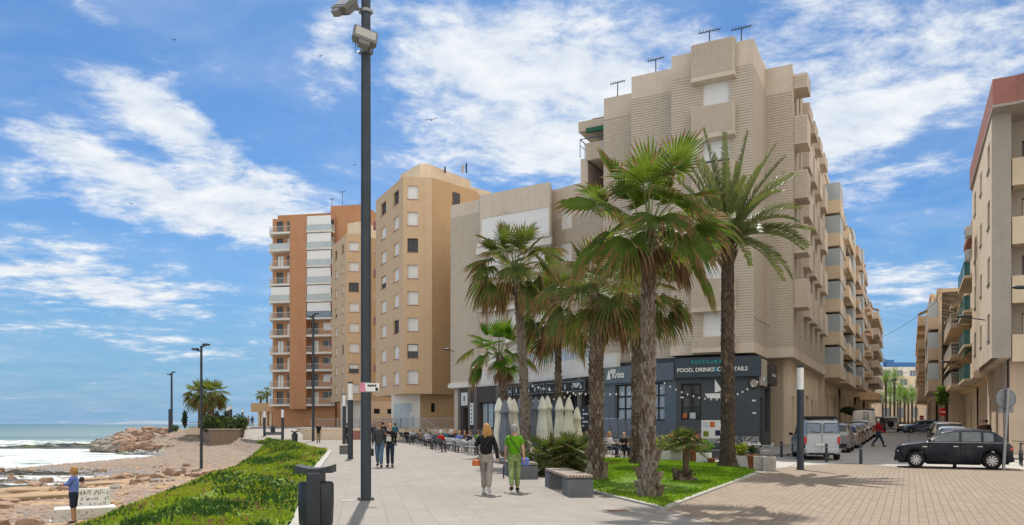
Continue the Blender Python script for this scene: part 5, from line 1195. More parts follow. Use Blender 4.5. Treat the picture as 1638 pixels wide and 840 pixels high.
# --- the grey ribbed block with the glazed gallery behind the palms
link = thing('apartment_block', 'grey brown ribbed block with a long glazed gallery on top behind the palm crowns', 'building', (0, 70, 0))
LZ = 22.75; K = [(X(721, 73.9), 73.9), (X(766, 71.9), 71.9), (X(768, 70.6), 70.6), (X(880, 66.6), 66.6), (X(884, 69), 69), (8.5, 64.5)]
W = MB()
gz0, gz1 = 18.2, 20.6
facade(W, K[0], K[1], 5.1, LZ, (), .2, 0, (5.8, LZ - 1.2), split=[5.8, LZ - 1.2])
back_ = (K[0][0] + 4, K[0][1] + 16); facade(W, back_, K[0], 5.1, LZ, [(12.5, 14, z, z + 1.3) for z in (6.8, 9.8, 12.8, 15.8, 18.8)], .2, 0)
facade(W, K[1], K[2], 5.1, LZ, (), .2, 0)
G0, G1 = K[2], K[3]; LG = (Vector(G1) - Vector(G0)).length
gops = [(LG * a, LG * b, 6.9 + 3.0 * k, 8.9 + 3.0 * k) for k in range(4) for (a, b) in ((.08, .30), (.38, .62), (.70, .92))]
facade(W, G0, G1, 5.1, LZ, [(.12, LG - .12, gz0, gz1)] + gops, .5, 0, (9.2, 17.2), split=[9.2, 17.2])
facade(W, K[3], K[4], 5.1, LZ, (), .2, 0); facade(W, K[4], K[5], 5.1, LZ, [(1.0, 2.2, 7 + 3 * k, 8.8 + 3 * k) for k in range(5)], .2, 0, (9.2, 20), split=[9.2, 20])
W.prism([(K[0][0] + .3, K[0][1] + .5), (K[1][0] + .3, K[1][1] + .8), (K[3][0], K[3][1] + .8), (K[4][0] + .2, K[4][1] + .6), (8.2, 65.5), (14, 72), (back_[0] + .4, back_[1])], 0, LZ - .4, 0)
W.add([(*p, 5.1) for p in (K + [(12, 75), back_])[::-1]], [tuple(range(8))], 0, False); W.build('wall', WM, link)
for i in range(4):
    a = .12 + (LG - .24) * i / 4; window(link, G0, G1, a, a + (LG - .24) / 4, gz0, gz1, .12, 'half' if i == 0 else 'shut', drop=.14, gl='glass_blue', mull=0, name='gallery_window')
for o_ in gops: window(link, G0, G1, *o_, .5, 'shut', simple=True)
for k in range(5): window(link, K[4], K[5], 1.0, 2.2, 7 + 3 * k, 8.8 + 3 * k, .2, 'shut', simple=True)
for k in range(5): 
    balcony(link, back_, K[0], 12.2, 14.4, 6.1 + 3.0 * k, .5, 'rail', 'plaster_white', 'rail_white', ph=1.0); window(link, back_, K[0], 12.5, 14, 6.8 + 3 * k, 8.1 + 3 * k, .2, 'shut', simple=True)
    if k: boxpart(link, G0, G1, -.1, LG + .1, -.35, -.038, 5.95 + 3 * k, 6.3 + 3 * k, 'balcony_slab', ['plaster_white'])
boxpart(link, G0, G1, -.3, LG + .2, -.2, -.002, 17.3, 17.9, 'balcony_slab', ['plaster_white'])
# first floor terrace band in front
TB = [(X(718, 73), 73), (X(765, 70.5), 70.5), (X(800, 67.5), 67.5), (X(900, 58.5), 58.5), (X(985, 51.8), 51.8)]
mb = MB()
for i, (a, b) in enumerate(zip(TB, TB[1:])): 
    mb.M = frame(a, b); L = (Vector(b) - Vector(a)).length; mb.box(-.01, L, 0, .35, 5.12, 5.55 if i == 0 else 6.5, 0); mb.box(-.01, L, -.12, -.002, 5.10, 5.4, 0)
mb.M = None; mb.add([(*p, 5.12) for p in TB] + [(12, 56, 5.12), (0, 78, 5.12)], [tuple(range(6, -1, -1))]); mb.add([(*p, 5.4) for p in TB] + [(12, 56, 5.4), (0, 78, 5.4)], [tuple(range(7))]); mb.build('terrace_band', ['plaster_white'], link)
for (a, b) in (((X(815, 66.2), 66.2), (X(850, 63), 63)), ((X(866, 61.6), 61.6), (X(944, 55.2), 55.2))):
    mb = MB(); L = (Vector(b) - Vector(a)).length; mb.M = frame(a, b); n = int(L / .9)
    for i in range(n + 1): mb.beam((L * i / n, .15, 6.5), (L * i / n, .15, 7.45), .05, mi=0)
    mb.beam((0, .15, 7.45), (L, .15, 7.45), .06, mi=0); mb.add([(0, .15, 6.55), (L, .15, 6.55), (L, .15, 7.4), (0, .15, 7.4)], [(0, 1, 2, 3)], 1, False); mb.M = None; mb.build('railing', ['rail_white', 'glass_pale'], link)
mb = MB(); mb.cyl((X(801, 75), 75, 0), .3, LZ - .4, LZ + .6, 12); mb.cyl((X(801, 75), 75, 0), .42, LZ + .6, LZ + .85, 12); mb.build('roof_vent', ['metal_dark'], link)

# --- the two peach towers
def tower(name, label, corners, wins, ztop=28.8, zb=5.0, scale=1.0, pitch=2.9, base='plaster_tan'):
    t = thing(name, label, 'building', (corners[1][0], corners[1][1], 1.2)); W = MB(); n = len(corners)
    allw = []
    for i in range(n - 1):
        A, B = corners[i], corners[i + 1]; L = (Vector(B) - Vector(A)).length; ops = []
        for (f, w, h, kinds) in wins.get(i, []):
            for k in range(8 if kinds != 'top' else 1):
                z = zb + 1.05 + pitch * k if kinds != 'top' else ztop - 2.8; ops.append((L * f - w / 2, L * f + w / 2, z, z + h))
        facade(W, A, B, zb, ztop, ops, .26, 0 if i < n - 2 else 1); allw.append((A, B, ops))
    A = corners[-1]; B = corners[0]
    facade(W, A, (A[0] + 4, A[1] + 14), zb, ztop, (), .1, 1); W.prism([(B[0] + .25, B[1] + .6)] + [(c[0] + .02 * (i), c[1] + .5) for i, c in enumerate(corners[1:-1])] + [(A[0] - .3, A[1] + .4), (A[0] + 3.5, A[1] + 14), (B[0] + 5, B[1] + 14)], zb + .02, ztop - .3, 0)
    W.add([(*c, zb) for c in (corners + [(A[0] + 4, A[1] + 14), (B[0] + 5, B[1] + 14)])[::-1]], [tuple(range(n + 2))], 0, False)
    W.build('wall', ['plaster_peach', 'plaster_tan'], t)
    c = 0
    for (A, B, ops) in allw:
        for o_ in ops:
            c += 1; kd = 'glass' if c % 11 in (0,) or c in (8, 16) else ('half' if c % 13 == 5 else 'shut'); window(t, A, B, *o_, .26, kd, fr='frame_white' if kd == 'shut' else 'frame_dark', sill='red_paint', simple=(kd != 'half'), gl='glass_dark', mull=1)
    # balconies seen edge-on on the sea side
    for k in range(8): boxpart(t, corners[0], corners[1], -.7, -.02, -.1, 1.6, zb + .1 + pitch * k, zb + 1.0 + pitch * k, 'balcony', ['red_paint' if k % 2 else 'plaster_peach'])
    return t
Bc = [(X(601, 93.0), 93.0), (X(645, 83.9), 83.9), (X(691, 84.3), 84.3), (X(760, 89), 89)]
tb = tower('apartment_tower', 'nearer peach apartment tower with blunt prow and rows of white shutters', Bc, {0: [(.30, 2.0, 1.45, ''), (.76, 1.9, 1.5, '')], 1: [(.33, 1.15, 1.5, '')]})
window(tb, Bc[2], Bc[3], 3.0, 4.1, 26.2, 27.9, -.0, 'half', fr='frame_brown', simple=True)
mb = MB(); mb.prism([(X(612, 86.5), 93.5), (X(642, 86), 86.6), (X(673, 86), 86.4), (X(752, 92), 92), (X(752, 92) + 2, 104), (X(612, 93), 104)], 28.5, 29.6); mb.prism([(X(640, 92), 92), (X(672, 88), 88), (X(684, 88), 88), (X(752, 94), 94), (X(752, 94), 104), (X(640, 92), 104)], 29.6, 31.6)
mb.prism([(X(752, 92.0), 92), (X(784, 94), 94), (X(784, 94) + 2, 102), (X(752, 92), 102)], 27.5, 30.2); mb.build('penthouse', ['plaster_cream'], tb)
for i, px in enumerate((712, 740, 746)): mb = MB(); mb.cyl((X(px, 90), 90, 0), .1, 31.2, 31.9 + .2 * i, 8); mb.build('chimney', ['metal_dark' if i != 1 else 'plaster_tan'], tb)
mb = MB(); mb.prism([(X(626, 87.5), 87.5), (X(672, 85.6), 85.6), (X(672, 85.6) + 1, 95), (X(626, 87.5) + 2, 95)], 1.2, 5.0); mb.build('ground_floor', ['plaster_white'], tb)
mb = MB(); mb.prism([(X(672, 85.3), 85.3), (X(752, 88), 88), (X(752, 88) + 2, 98), (X(672, 85.3) + 1, 98)], 1.2, 5.0); mb.build('ground_floor', ['plaster_tan'], tb)
a_, b_ = (X(626, 87.5), 87.5), (X(672, 85.6), 85.6)
for (u, w_, z0, z1, nm_) in ((.4, 1.1, 1.25, 4.0, 'door'), (1.6, .9, 1.25, 4.0, 'door'), (2.4, .5, 3.0, 4.0, 'window'), (2.75, .45, 1.4, 2.6, 'window')):
    boxpart(tb, a_, b_, u, u + w_, -.04, -.002, z0, z1, nm_, ['glass_pale'])
boxpart(tb, (X(672, 85.3), 85.3), (X(752, 88), 88), 1.3, 1.7, -.03, -.002, 3.0, 4.0, 'window', ['dark_gap'])
Cc = [(X(531, 117.5), 117.5), (X(554, 109), 109), (X(578, 109.5), 109.5), (X(640, 117), 117)]
tc_ = tower('apartment_tower', 'farther peach apartment tower partly hidden behind the tall floodlight pole', Cc, {0: [(.30, 1.5, 1.3, ''), (.76, 1.2, 1.3, '')], 1: [(.5, 1.4, 1.3, '')]})
mb = MB(); mb.prism([(X(556, 112), 112), (X(575, 111), 111), (X(604, 114), 114), (X(604, 114), 124), (X(556, 112), 124)], 28.5, 31.0); mb.build('penthouse', ['plaster_cream'], tc_)
mb = MB(); mb.prism([(X(545, 112), 112), (X(582, 110.5), 110.5), (X(582, 110.5) + 1, 122), (X(545, 112) + 1, 122)], 1.2, 5.0); mb.build('ground_floor', ['plaster_white'], tc_)
mb = MB(); mb.prism([(X(582, 110.3), 110.3), (X(640, 115), 115), (X(640, 115) + 1, 122), (X(582, 110.3) + 1, 122)], 1.2, 5.0); mb.build('ground_floor', ['plaster_pink'], tc_)
for px in (598, 620): boxpart(tc_, (X(582, 110.3), 110.3), (X(640, 115), 115), (px - 582) * .11, (px - 582) * .11 + 1.0, -.03, -.002, 3.2, 3.9, 'window', ['dark_gap'])
# --- orange slab block with balconies
Dx0, Dx1, DY = X(436, 132), X(536, 130), 132.0
db_ = thing('apartment_block', 'tall orange seafront block with stacked white edged balconies on both sides of a solid pillar', 'building', (Dx0, DY, 1.2))
A, B = (Dx0, DY), (Dx1, DY - 2); L = (Vector(B) - Vector(A)).length; W = MB(); zt = 37.0; ops = []; lv = [5.0 + 2.93 * k for k in range(11)]
pl0, pl1 = L * .34, L * .60
for z in lv: ops += [(.3 + .5, 2.0, z, z + 2.2), (2.6, pl0 - .2, z + .0, z + 2.2), (pl1 + .2, pl1 + 1.6, z, z + 2.2), (pl1 + 2.3, L - .2, z + .9, z + 2.2)]
facade(W, A, B, 1.2, zt, ops, .2, 0); fa = frame(A, B)
W.M = fa; W.box(0, L, .9, 17, 1.2, zt - .3, 0); W.box(pl0, pl1, -1.5, .002, 4.2, zt + .1, 0); W.box(.1, L - .1, -.1, -.002, 1.2, 2.0, 0); W.M = None
W.build('wall', ['plaster_orange'], db_)
for i, o_ in enumerate(ops):
    window(db_, A, B, *o_, .2, 'shut', fr='frame_dark' if i % 4 in (0, 2) else 'frame_white', sh='glass_dark' if (i * 7) % 5 < 3 else 'shutter_white', simple=True)
for k, z in enumerate(lv):
    balcony(db_, A, B, .1, pl0 - .01, z, 1.45, 'glass' if k in (6, 9) else 'rail', 'plaster_white', 'rail_white', ph=1.0, slab=.3)
    balcony(db_, A, B, pl1 + .01, L - .02, z, 1.45, 'glass' if k > 4 else 'rail', 'plaster_white', 'rail_blue' if k == 5 else 'rail_white', ph=1.0, slab=.3)
    if k in (6, 7, 8, 9, 10, 5): boxpart(db_, A, B, pl1 + .05, L - .2, -1.3, -1.25, z + 1.05, z + 2.5, 'blind', ['shutter_white'])
    if k in (6,): boxpart(db_, A, B, .4, pl0 - .1, -1.3, -1.25, z + 1.05, z + 2.4, 'blind', ['shutter_white'])
    sideA = (A[0] + .4, A[1] + 12); balcony(db_, sideA, A, 4, 11.5, z, .7, 'glass', 'plaster_white', 'rail_white', slab=.25)
mb = MB(); mb.M = fa; mb.box(L * .92, L + 5.2, .3, 9, 20, 38.8, 0); mb.box(.2, L * .92, 1.5, 9, zt - .3, zt + 1.0, 0); mb.M = None; mb.build('stair_tower', ['plaster_orange'], db_)
aerial(531, 132, 38.6, 40.4, 'small mast on the roof of the orange seafront block', .5); aerial(548, 133, 38.8, 42.0, 'thin TV aerial on the highest roof of the orange seafront block', 1.2)
# ---------------------------------------------------------------- blocks lining the street
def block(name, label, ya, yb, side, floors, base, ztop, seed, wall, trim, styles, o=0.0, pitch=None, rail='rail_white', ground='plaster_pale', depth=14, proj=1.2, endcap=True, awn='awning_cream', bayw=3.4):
    "side 'L': west side of the street; 'R': east side.  o shifts the front into the street"
    rnd = random.Random(seed)
    if side == 'L': A = (LX(ya, o), ya); Bv = Vector(A) + S * ((yb - ya) / .8876); B = tuple(Bv); inw = off((0, 0), 0, -1)
    else: B = (RX(ya, o), ya); A = tuple(Vector(B) + S * ((yb - ya) / .8876)); inw = off((0, 0), 0, 1)
    A_, B_ = A, B; inw = Vector(inw)
    t = thing(name, label, 'building', (B[0] if side == 'R' else A[0], ya, sz(ya)))
    L = (Vector(B) - Vector(A)).length; pitch = pitch or (ztop - base - .8) / floors; nb = max(2, round(L / bayw)); bw = L / nb
    W = MB(); ops = []; plan = []
    for i in range(nb):
        st = styles[i % len(styles)]
        for k in range(floors):
            z = base + pitch * k + .1; u0 = i * bw; a, b = u0 + bw * .22, u0 + bw * .78
            if st == 'win': ops.append((u0 + bw * .32, u0 + bw * .68, z + .95, z + 2.3)); plan.append(('win', ops[-1], u0, z))
            elif st == 'bay': ops.append((a, b, z + 1.0, z + 2.45)); plan.append(('bay', ops[-1], u0, z))
            else: ops.append((a, b, z + .02, z + 2.25)); plan.append((st, ops[-1], u0, z))
    facade(W, A, B, base, ztop, ops, .25, 0)
    for P, Q in ((tuple(Vector(A) + inw * depth), A), (B, tuple(Vector(B) + inw * depth))): facade(W, P, Q, base, ztop, (), .1, 0)
    W.prism([tuple(Vector(A) + inw * .3), tuple(Vector(B) + inw * .3), tuple(Vector(B) + inw * depth), tuple(Vector(A) + inw * depth)], base + .01, ztop - .35, 0)
    a2, b2 = tuple(Vector(A) + inw * .5), tuple(Vector(B) + inw * .5)
    gops = [(i * bw + .5, i * bw + (1.5 if i % 2 else 2.6), sz(ya) + .1, base - 1.2) for i in range(nb)]
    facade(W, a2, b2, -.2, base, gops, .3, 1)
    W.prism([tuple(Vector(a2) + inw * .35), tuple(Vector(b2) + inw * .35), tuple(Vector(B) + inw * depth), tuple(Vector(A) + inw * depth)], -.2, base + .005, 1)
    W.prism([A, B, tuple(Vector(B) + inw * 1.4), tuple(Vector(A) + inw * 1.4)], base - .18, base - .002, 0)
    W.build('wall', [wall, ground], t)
    cnt = 0
    for g_ in gops: cnt += 1; window(t, a2, b2, *g_, .3, 'shut' if cnt % 3 else 'glass', fr='frame_brown' if cnt % 2 else 'frame_dark', sh='door_wood' if cnt % 2 else 'shutter_cream', simple=True, name='door')
    for (st, o_, u0, z) in plan:
        cnt += 1
        window(t, A, B, *o_, .25, 'shut' if rnd.random() < .5 else 'glass', fr='frame_white' if rnd.random() < .5 else 'frame_brown', sh='shutter_cream' if rnd.random() < .5 else 'shutter_white', simple=True)
        if st == 'bay': boxpart(t, A, B, u0 + bw * .12, u0 + bw * .88, -.55, -.003, z - .1, z + .95, 'balcony_box', [trim])
        elif st == 'solid': balcony(t, A, B, u0 + .1, u0 + bw - .1, z, proj, 'solid', trim)
        elif st in ('rail', 'glass', 'mixed'): balcony(t, A, B, u0 + .06, u0 + bw - .06, z, proj, st, trim, rail)
        elif st == 'closed':
            balcony(t, A, B, u0 + .06, u0 + bw - .06, z, proj, 'solid', trim)
            mb = MB(); mb.M = frame(A, B); mb.box(u0 + .1, u0 + bw - .1, -proj + .03, -.003, z + 1.0, z + 2.55, 0); mb.M = None; cb = mb.build('glazed_enclosure', ['glass_pale'], t)
            mb = MB(); mb.M = frame(A, B)
            for i in range(5): u = u0 + .12 + (bw - .24) * i / 4; mb.box(u - .03, u + .03, -proj - .0, -proj + .029, z + 1.0, z + 2.55)
            mb.M = None; mb.build('frame', ['frame_white'], cb)
        if st in ('rail', 'glass', 'mixed', 'solid') and rnd.random() < .22: awning(t, A, B, u0 + .15, u0 + bw - .15, z + 2.35, proj * .95, .55, awn)
        elif st != 'closed' and rnd.random() < .16: ac(t, A, B, u0 + bw * .5, z + (1.2 if st == 'win' else 2.3) - (2.0 if st == 'win' else 0) + .3, .3 if st == 'win' else 0)
    boxpart(t, A, B, -.1, L + .1, -.12, .25, ztop - .35, ztop + .05, 'cornice', [trim])
    mb = MB(); mb.M = frame(A, B); mb.box(L * .3, L * .6, 3, 8, ztop - .3, ztop + 2.0, 0); mb.M = None; mb.build('roof_house', [wall], t)
    return t, A, B, L
t1 = block('apartment_block', 'pinkish apartment block adjoining the ribbed corner block on the left of the street', 68.6, 88, 'L', 6, 5.9, 24.3, 1, 'plaster_pink', 'plaster_cream', ['closed', 'rail', 'bay', 'solid', 'mixed'], o=.3, proj=1.3)
t2 = block('apartment_block', 'cream apartment block with deep balconies halfway along the left side of the street', 88.1, 108, 'L', 6, 6.2, 24.8, 2, 'plaster_cream', 'plaster_pink', ['solid', 'glass', 'bay', 'closed', 'rail'], o=.5, proj=1.4)
t3 = block('apartment_block', 'golden apartment block with a wide first floor canopy far along the left of the street', 112, 128, 'L', 5, 5.8, 22.5, 3, 'plaster_gold', 'plaster_pink', ['rail', 'bay', 'solid'], o=.6, proj=1.3)
t4 = block('apartment_block', 'last grey shaded block with stacked curved balconies at the far left end of the street', 128.2, 152, 'L', 6, 5.8, 22.8, 4, 'plaster_gold', 'plaster_beige', ['solid', 'mixed', 'rail'], o=.9, proj=1.6)
boxpart(t3[0], t3[1], t3[2], -.6, 9, -2.4, -.01, 5.2, 6.2, 'canopy', ['plaster_gold'])
# the ground floor wall of the ribbed block on the street side
a2, b2 = off(S1b, 2.2, -.5), off(S2, 0, -.5); L = (Vector(b2) - Vector(a2)).length; W = MB()
gops = [(1.5, 2.7, .3, 3.6), (4.2, 5.0, 2.8, 3.9), (6.6, 7.6, .4, 3.6), (9.4, 11.4, .4, 3.9), (13.2, 14.6, .5, 3.7), (16, 17, .5, 3.7)]
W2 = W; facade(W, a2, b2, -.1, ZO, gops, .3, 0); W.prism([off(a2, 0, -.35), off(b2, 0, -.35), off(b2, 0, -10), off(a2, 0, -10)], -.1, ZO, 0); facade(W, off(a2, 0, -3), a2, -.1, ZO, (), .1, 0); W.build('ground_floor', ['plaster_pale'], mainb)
for i, o_ in enumerate(gops): window(mainb, a2, b2, *o_, .3, 'shut', fr='frame_brown', sh=('door_wood', 'shutter_cream')[i % 2], simple=True, name='door' if o_[2] < 2 else 'window')
# --- right hand side
R_ = thing('apartment_block', 'nearest right hand block in rough grey plaster with a projecting red roof edge', 'building', (23.8, 38, 0))
Cr = (23.8, 38.0); An = off(Cr, 13.4, 0); zb = 4.96; zt = 17.1; lv = [5.0 + 2.9 * k for k in range(4)]
W = MB(); L = 13.4
ops = []
for z in lv: ops += [(L - 2.3, L - 1.0, z + 1.0, z + 2.35), (L - 7.0, L - 5.9, z + 1.1, z + 2.3), (L - 11.5, L - 10.1, z + 1.0, z + 2.35)]
facade(W, An, Cr, zb, zt, ops, .25, 0)
Cq = off(Cr, 0, .82); Cr2 = off(Cq, .0, 0); Rr = off(Cq, 1.5, 0); Re = off(Rr, 0, 14)
facade(W, Cr, Cq, zb, zt, (), .2, 1); facade(W, Cq, Rr, zb, zt, (), .2, 1)
bops = [(u, u + 1.9, z + .1, z + 2.3) for z in lv for u in (.6, 4.2, 7.8)]
facade(W, Rr, Re, zb, zt, bops, .25, 1)
W.prism([off(Cr, .4, .35), off(Cq, .4, 0), off(Rr, .4, .2), off(Re, .4, 0), off(Re, 14, 0), off(An, .0, .35)], zb + .01, zt, 0)
gp = off(Cr, .9, .85); gA = off(An, 0, .85); facade(W, gA, gp, -.1, zb, [(1.5, 2.8, .3, 3.2), (5.5, 6.8, .3, 3.2), (9.2, 10.0, .3, 3.0)], .3, 2)
gq = off(gp, 0, 2.6); facade(W, gp, gq, -.1, zb, [(.7, 1.9, .15, 3.0)], .3, 2); gr = off(gq, 0, 12); facade(W, gq, gr, -.1, zb, [(1.2, 3.6, .9, 3.6)], .3, 3)
W.prism([off(gp, .35, .35), off(gr, .35, 0), off(gr, 12, 0), off(gA, 0, .35)], -.1, zb, 2)
W.build('wall', ['plaster_cream', 'plaster_grey', 'plaster_pink', 'plaster_white'], R_)
for i, o_ in enumerate(ops): window(R_, An, Cr, *o_, .25, ('glass', 'shut')[i % 2], fr='frame_brown', sh='shutter_cream', simple=True, sill='plaster_grey')
for i, o_ in enumerate(bops): window(R_, Rr, Re, *o_, .25, ('shut', 'glass')[i % 2], simple=True, fr='frame_brown', sh='shutter_cream')
for z in lv:
    for u in (.06, 3.9, 7.6): balcony(R_, Rr, Re, u, u + 2.9, z, 1.3, 'solid', 'plaster_cream', ph=1.1)
for i, o_ in enumerate([(1.5, 2.8, .3, 3.2), (5.5, 6.8, .3, 3.2)]): window(R_, gA, gp, *o_, .3, 'shut', fr='frame_brown', sh='door_wood', simple=True, name='door')
window(R_, gp, gq, .7, 1.9, .15, 3.0, .3, 'shut', fr='frame_dark', sh='door_wood', simple=True, name='door'); window(R_, gq, gr, 1.2, 3.6, .9, 3.6, .3, 'glass', fr='frame_white', gl='glass_blue', simple=True)
mb = MB(); P = [off(An, .2, -.12), off(Cr, -1.15, -.05), off(Cr, -1.15, .9), off(Cr, -1.5, 2.0), off(Re, -1.5, 0), off(Re, 14, 0), off(An, .2, 6)]
mb.prism(P, zt, zt + 1.25, 0); mb.build('parapet', ['red_paint'], R_)
mb = MB(); mb.prism([off(p, 0, 0) for p in P], zt - .12, zt - .004, 0); mb.build('soffit', ['plaster_grey'], R_)
mb = MB(); mb.prism([off(Cr, 2.5, 2.6), off(Cr, 2.5, 12), off(Cr, 8, 12), off(Cr, 8, 2.6)], zt + 1.25, zt + 4.4); mb.build('penthouse', ['plaster_gold'], R_)
mb = MB(); q0 = off(Cr, -.6, 1.9); q1 = off(Cr, -1.4, 9)
for i in range(12): f = i / 11; x, y = q0[0] + (q1[0] - q0[0]) * f, q0[1] + (q1[1] - q0[1]) * f; mb.beam((x, y, zt + 1.25), (x, y, zt + 2.3), .05)
mb.beam((*q0, zt + 2.3), (*q1, zt + 2.3), .06); mb.beam((*q0, zt + 1.7), (*q1, zt + 1.7), .04); mb.build('railing', ['rail_green'], R_)
for u, z in ((3.4, 13.2), (2.5, 11.9), (2.3, 13.4)): ac(R_, An, Cr, u, z, .15)
for dz_ in (0,): boxpart(R_, Rr, Re, -.04, .04, -.10, -.04, .2, zt - .2, 'downpipe', ['frame_dark'])
# mural and posters low on the wall
boxpart(R_, gq, gr, .2, 1.0, -.03, -.002, 1.2, 3.2, 'poster', ['glass_blue'])
mb = MB(); mb.M = frame(gq, gr); mb.disc_y((2.6, -.02, 2.4), .6, -.02, .015, 20, 0); mb.M = None; mb.build('mural', ['graffiti_teal'], R_)
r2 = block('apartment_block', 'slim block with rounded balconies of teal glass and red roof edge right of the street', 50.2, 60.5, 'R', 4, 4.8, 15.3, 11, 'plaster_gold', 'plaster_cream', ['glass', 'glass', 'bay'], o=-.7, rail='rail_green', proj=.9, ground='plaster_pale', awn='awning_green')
boxpart(r2[0], r2[1], r2[2], -.2, r2[3] + .1, -.5, .3, 15.36, 15.8, 'parapet', ['red_paint'])
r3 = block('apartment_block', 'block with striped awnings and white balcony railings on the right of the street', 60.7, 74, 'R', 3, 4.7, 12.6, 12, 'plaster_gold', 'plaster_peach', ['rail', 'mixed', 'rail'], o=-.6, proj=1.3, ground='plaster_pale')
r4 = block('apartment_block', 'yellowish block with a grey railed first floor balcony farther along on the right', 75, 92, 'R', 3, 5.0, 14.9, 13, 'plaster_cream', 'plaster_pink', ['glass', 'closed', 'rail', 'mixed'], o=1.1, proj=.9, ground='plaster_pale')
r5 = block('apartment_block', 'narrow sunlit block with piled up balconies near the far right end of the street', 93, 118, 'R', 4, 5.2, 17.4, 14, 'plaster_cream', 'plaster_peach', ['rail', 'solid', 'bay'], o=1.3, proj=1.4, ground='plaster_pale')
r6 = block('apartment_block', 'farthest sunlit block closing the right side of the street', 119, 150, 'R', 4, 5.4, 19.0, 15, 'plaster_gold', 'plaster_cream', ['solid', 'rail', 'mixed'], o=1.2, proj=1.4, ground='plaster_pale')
# buildings across the far end
def far_block(label, cx, cy, w, d, z0, h, wm, fl_, nb, seed, band='plaster_white'):
    t = thing('distant_building', label, 'building', (cx, cy, z0)); A = (cx - w / 2, cy - d / 2); B = (cx + w / 2, cy - d / 2); W = MB(); ops = []
    for k in range(fl_):
        for i in range(nb): ops.append((w * (i + .25) / nb, w * (i + .75) / nb, z0 + h * (k + .2) / fl_, z0 + h * (k + .75) / fl_))
    facade(W, A, B, z0, z0 + h, ops, .3, 0); W.prism([(A[0], A[1] + .5), (B[0], B[1] + .5), (B[0], B[1] + d), (A[0], A[1] + d)], z0, z0 + h - .3, 0); W.box(A[0], A[0] + .02, A[1], A[1] + .5, z0, z0 + h); W.build('wall', [wm], t)
    for i, o_ in enumerate(ops[:80]): window(t, A, B, *o_, .3, 'glass', simple=True, fr='frame_white', gl='glass_blue')
    for k in range(1, fl_): boxpart(t, A, B, -.2, w + .2, -1.0, -.003, z0 + h * k / fl_ - .3, z0 + h * k / fl_ + .5, 'balcony', [band])
far_block('white terraced building seen above the palms at the far end of the street', X(1452, 240), 240, 24, 14, 2.5, 16.5, 'plaster_white', 4, 6, 1)
far_block('pale lower building left of the palms at the far end of the street', X(1424, 230), 228, 13, 12, 2.5, 13, 'plaster_cream', 4, 3, 2)
far_block('low pink building behind the palm trunks at the end of the street', X(1440, 200), 205, 34, 10, 2.2, 5, 'plaster_pink', 1, 9, 3)
for px, w_, lab in ((1417, 2.4, 'small blue tarpaulin banner on the roofs at the far end of the street'), (1455, 16, 'long dark blue roof sheet over the white building at the end of the street')):
    mb = MB(); mb.box(-w_ / 2, w_ / 2, -.2, .2, -.1, 1.3 if w_ > 10 else 2.4); mb.box(-w_ / 2, -w_ / 2 + .3, -.3, .3, -.4, 2.5); o_ = mb.build('banner', ['flag_blue'], None, loc=(X(px, 236), 236 if w_ > 10 else 233.5, 19.3 if w_ > 10 else 18.8)); tag(o_, lab, 'banner')
mb = MB(); mb.prism([(-60, 260), (330, 200), (330, 205), (-60, 265)], 0, 6); o_ = mb.build('garden_wall', ['plaster_cream']); tag(o_, 'long pale boundary wall far behind the palms at the end of the street', 'wall')
# ---------------------------------------------------------------- palms
fan_palm(1037, 17.5, Z(372, 17.5), .15, .125, 20, 'nearest fan palm on the lawn, thick frayed grey trunk and big bright open leaves', 11, pl=1.25, r=1.05, barkm=('bark_grey', 'bark'), group=None, dead=4, elmin=-.38, nseg=32, flare=1.7, boot=.06, leaf='leaf_fan')
date_palm(1164, 28.6, Z(385, 28.6), 'tall date palm with dark trunk and long feathery fronds in front of the restaurant lettering', 4, nl=50, L=3.1, r0=.25, r1=.21, nleaf=58, specials=[(.05, .42, 3.4, .42), (.0, .62, 3.3, 1.0), (-.3, 1.1, 3.6, .35), (2.9, 1.05, 3.6, .4), (1.6, 1.5, 4.2, .1), (3.3, .6, 2.9, 1.1), (3.1, 1.38, 4.3, .15), (.1, 1.40, 4.2, .15), (.15, .95, 3.8, .4), (2.6, 1.2, 4.0, .3), (-.1, 1.2, 4.0, .3), (3.4, 1.2, 3.9, .3)])
fan_palm(954, 22.6, Z(472, 22.6), .20, .16, 22, 'stout brown trunked fan palm on the left edge of the lawn beside the bench', 23, pl=1.15, r=.95, leaf='leaf_fan_dark', barkm=('bark', 'bark_grey'), group=None, dead=5, elmax=1.4, elmin=-.5, flare=1.7, droopk=1.1)
fan_palm(841, 32.5, Z(432, 32.5), .16, .14, 27, 'fan palm with slim grey trunk standing among the folded parasols', 37, pl=1.35, r=1.15, leaf='leaf_fan_dark', barkm=('bark_grey', 'bark'), group=None, dead=8, elmin=-.7, flare=1.2, droopk=1.1, lean=(-.45, 0))
fan_palm(893, 36, Z(505, 36), .14, .12, 24, 'fan palm between the folded parasols and the stout palm, crown tangled with its neighbours', 41, pl=1.5, r=1.2, leaf='leaf_fan_dark', group=None, dead=9, elmin=-.7, flare=1.2, droopk=1.1)
fan_palm(1018, 30.5, Z(478, 30.5), .17, .16, 24, 'fan palm half hidden behind the nearest trunk with a shaggy brown skirt', 53, pl=1.4, r=1.15, leaf='leaf_fan_dark', group=None, dead=10, elmin=-.7, flare=1.5, droopk=1.1)
fan_palm(808, 40, Z(570, 40), .2, .17, 20, 'small bright green fan palm at the left end of the palm group', 67, pl=1.3, r=1.0, leaf='leaf_young', barkm=('bark', 'bark_grey'), group=None, dead=3, elmin=-.5, flare=1.1, lean=(-.3, 0))
bush_palm(890, 25.0, 'large multi stemmed dwarf palm bush behind the wooden topped bench', 5, nl=120, pl=.68, r=.5, h=.35, spread=.62)
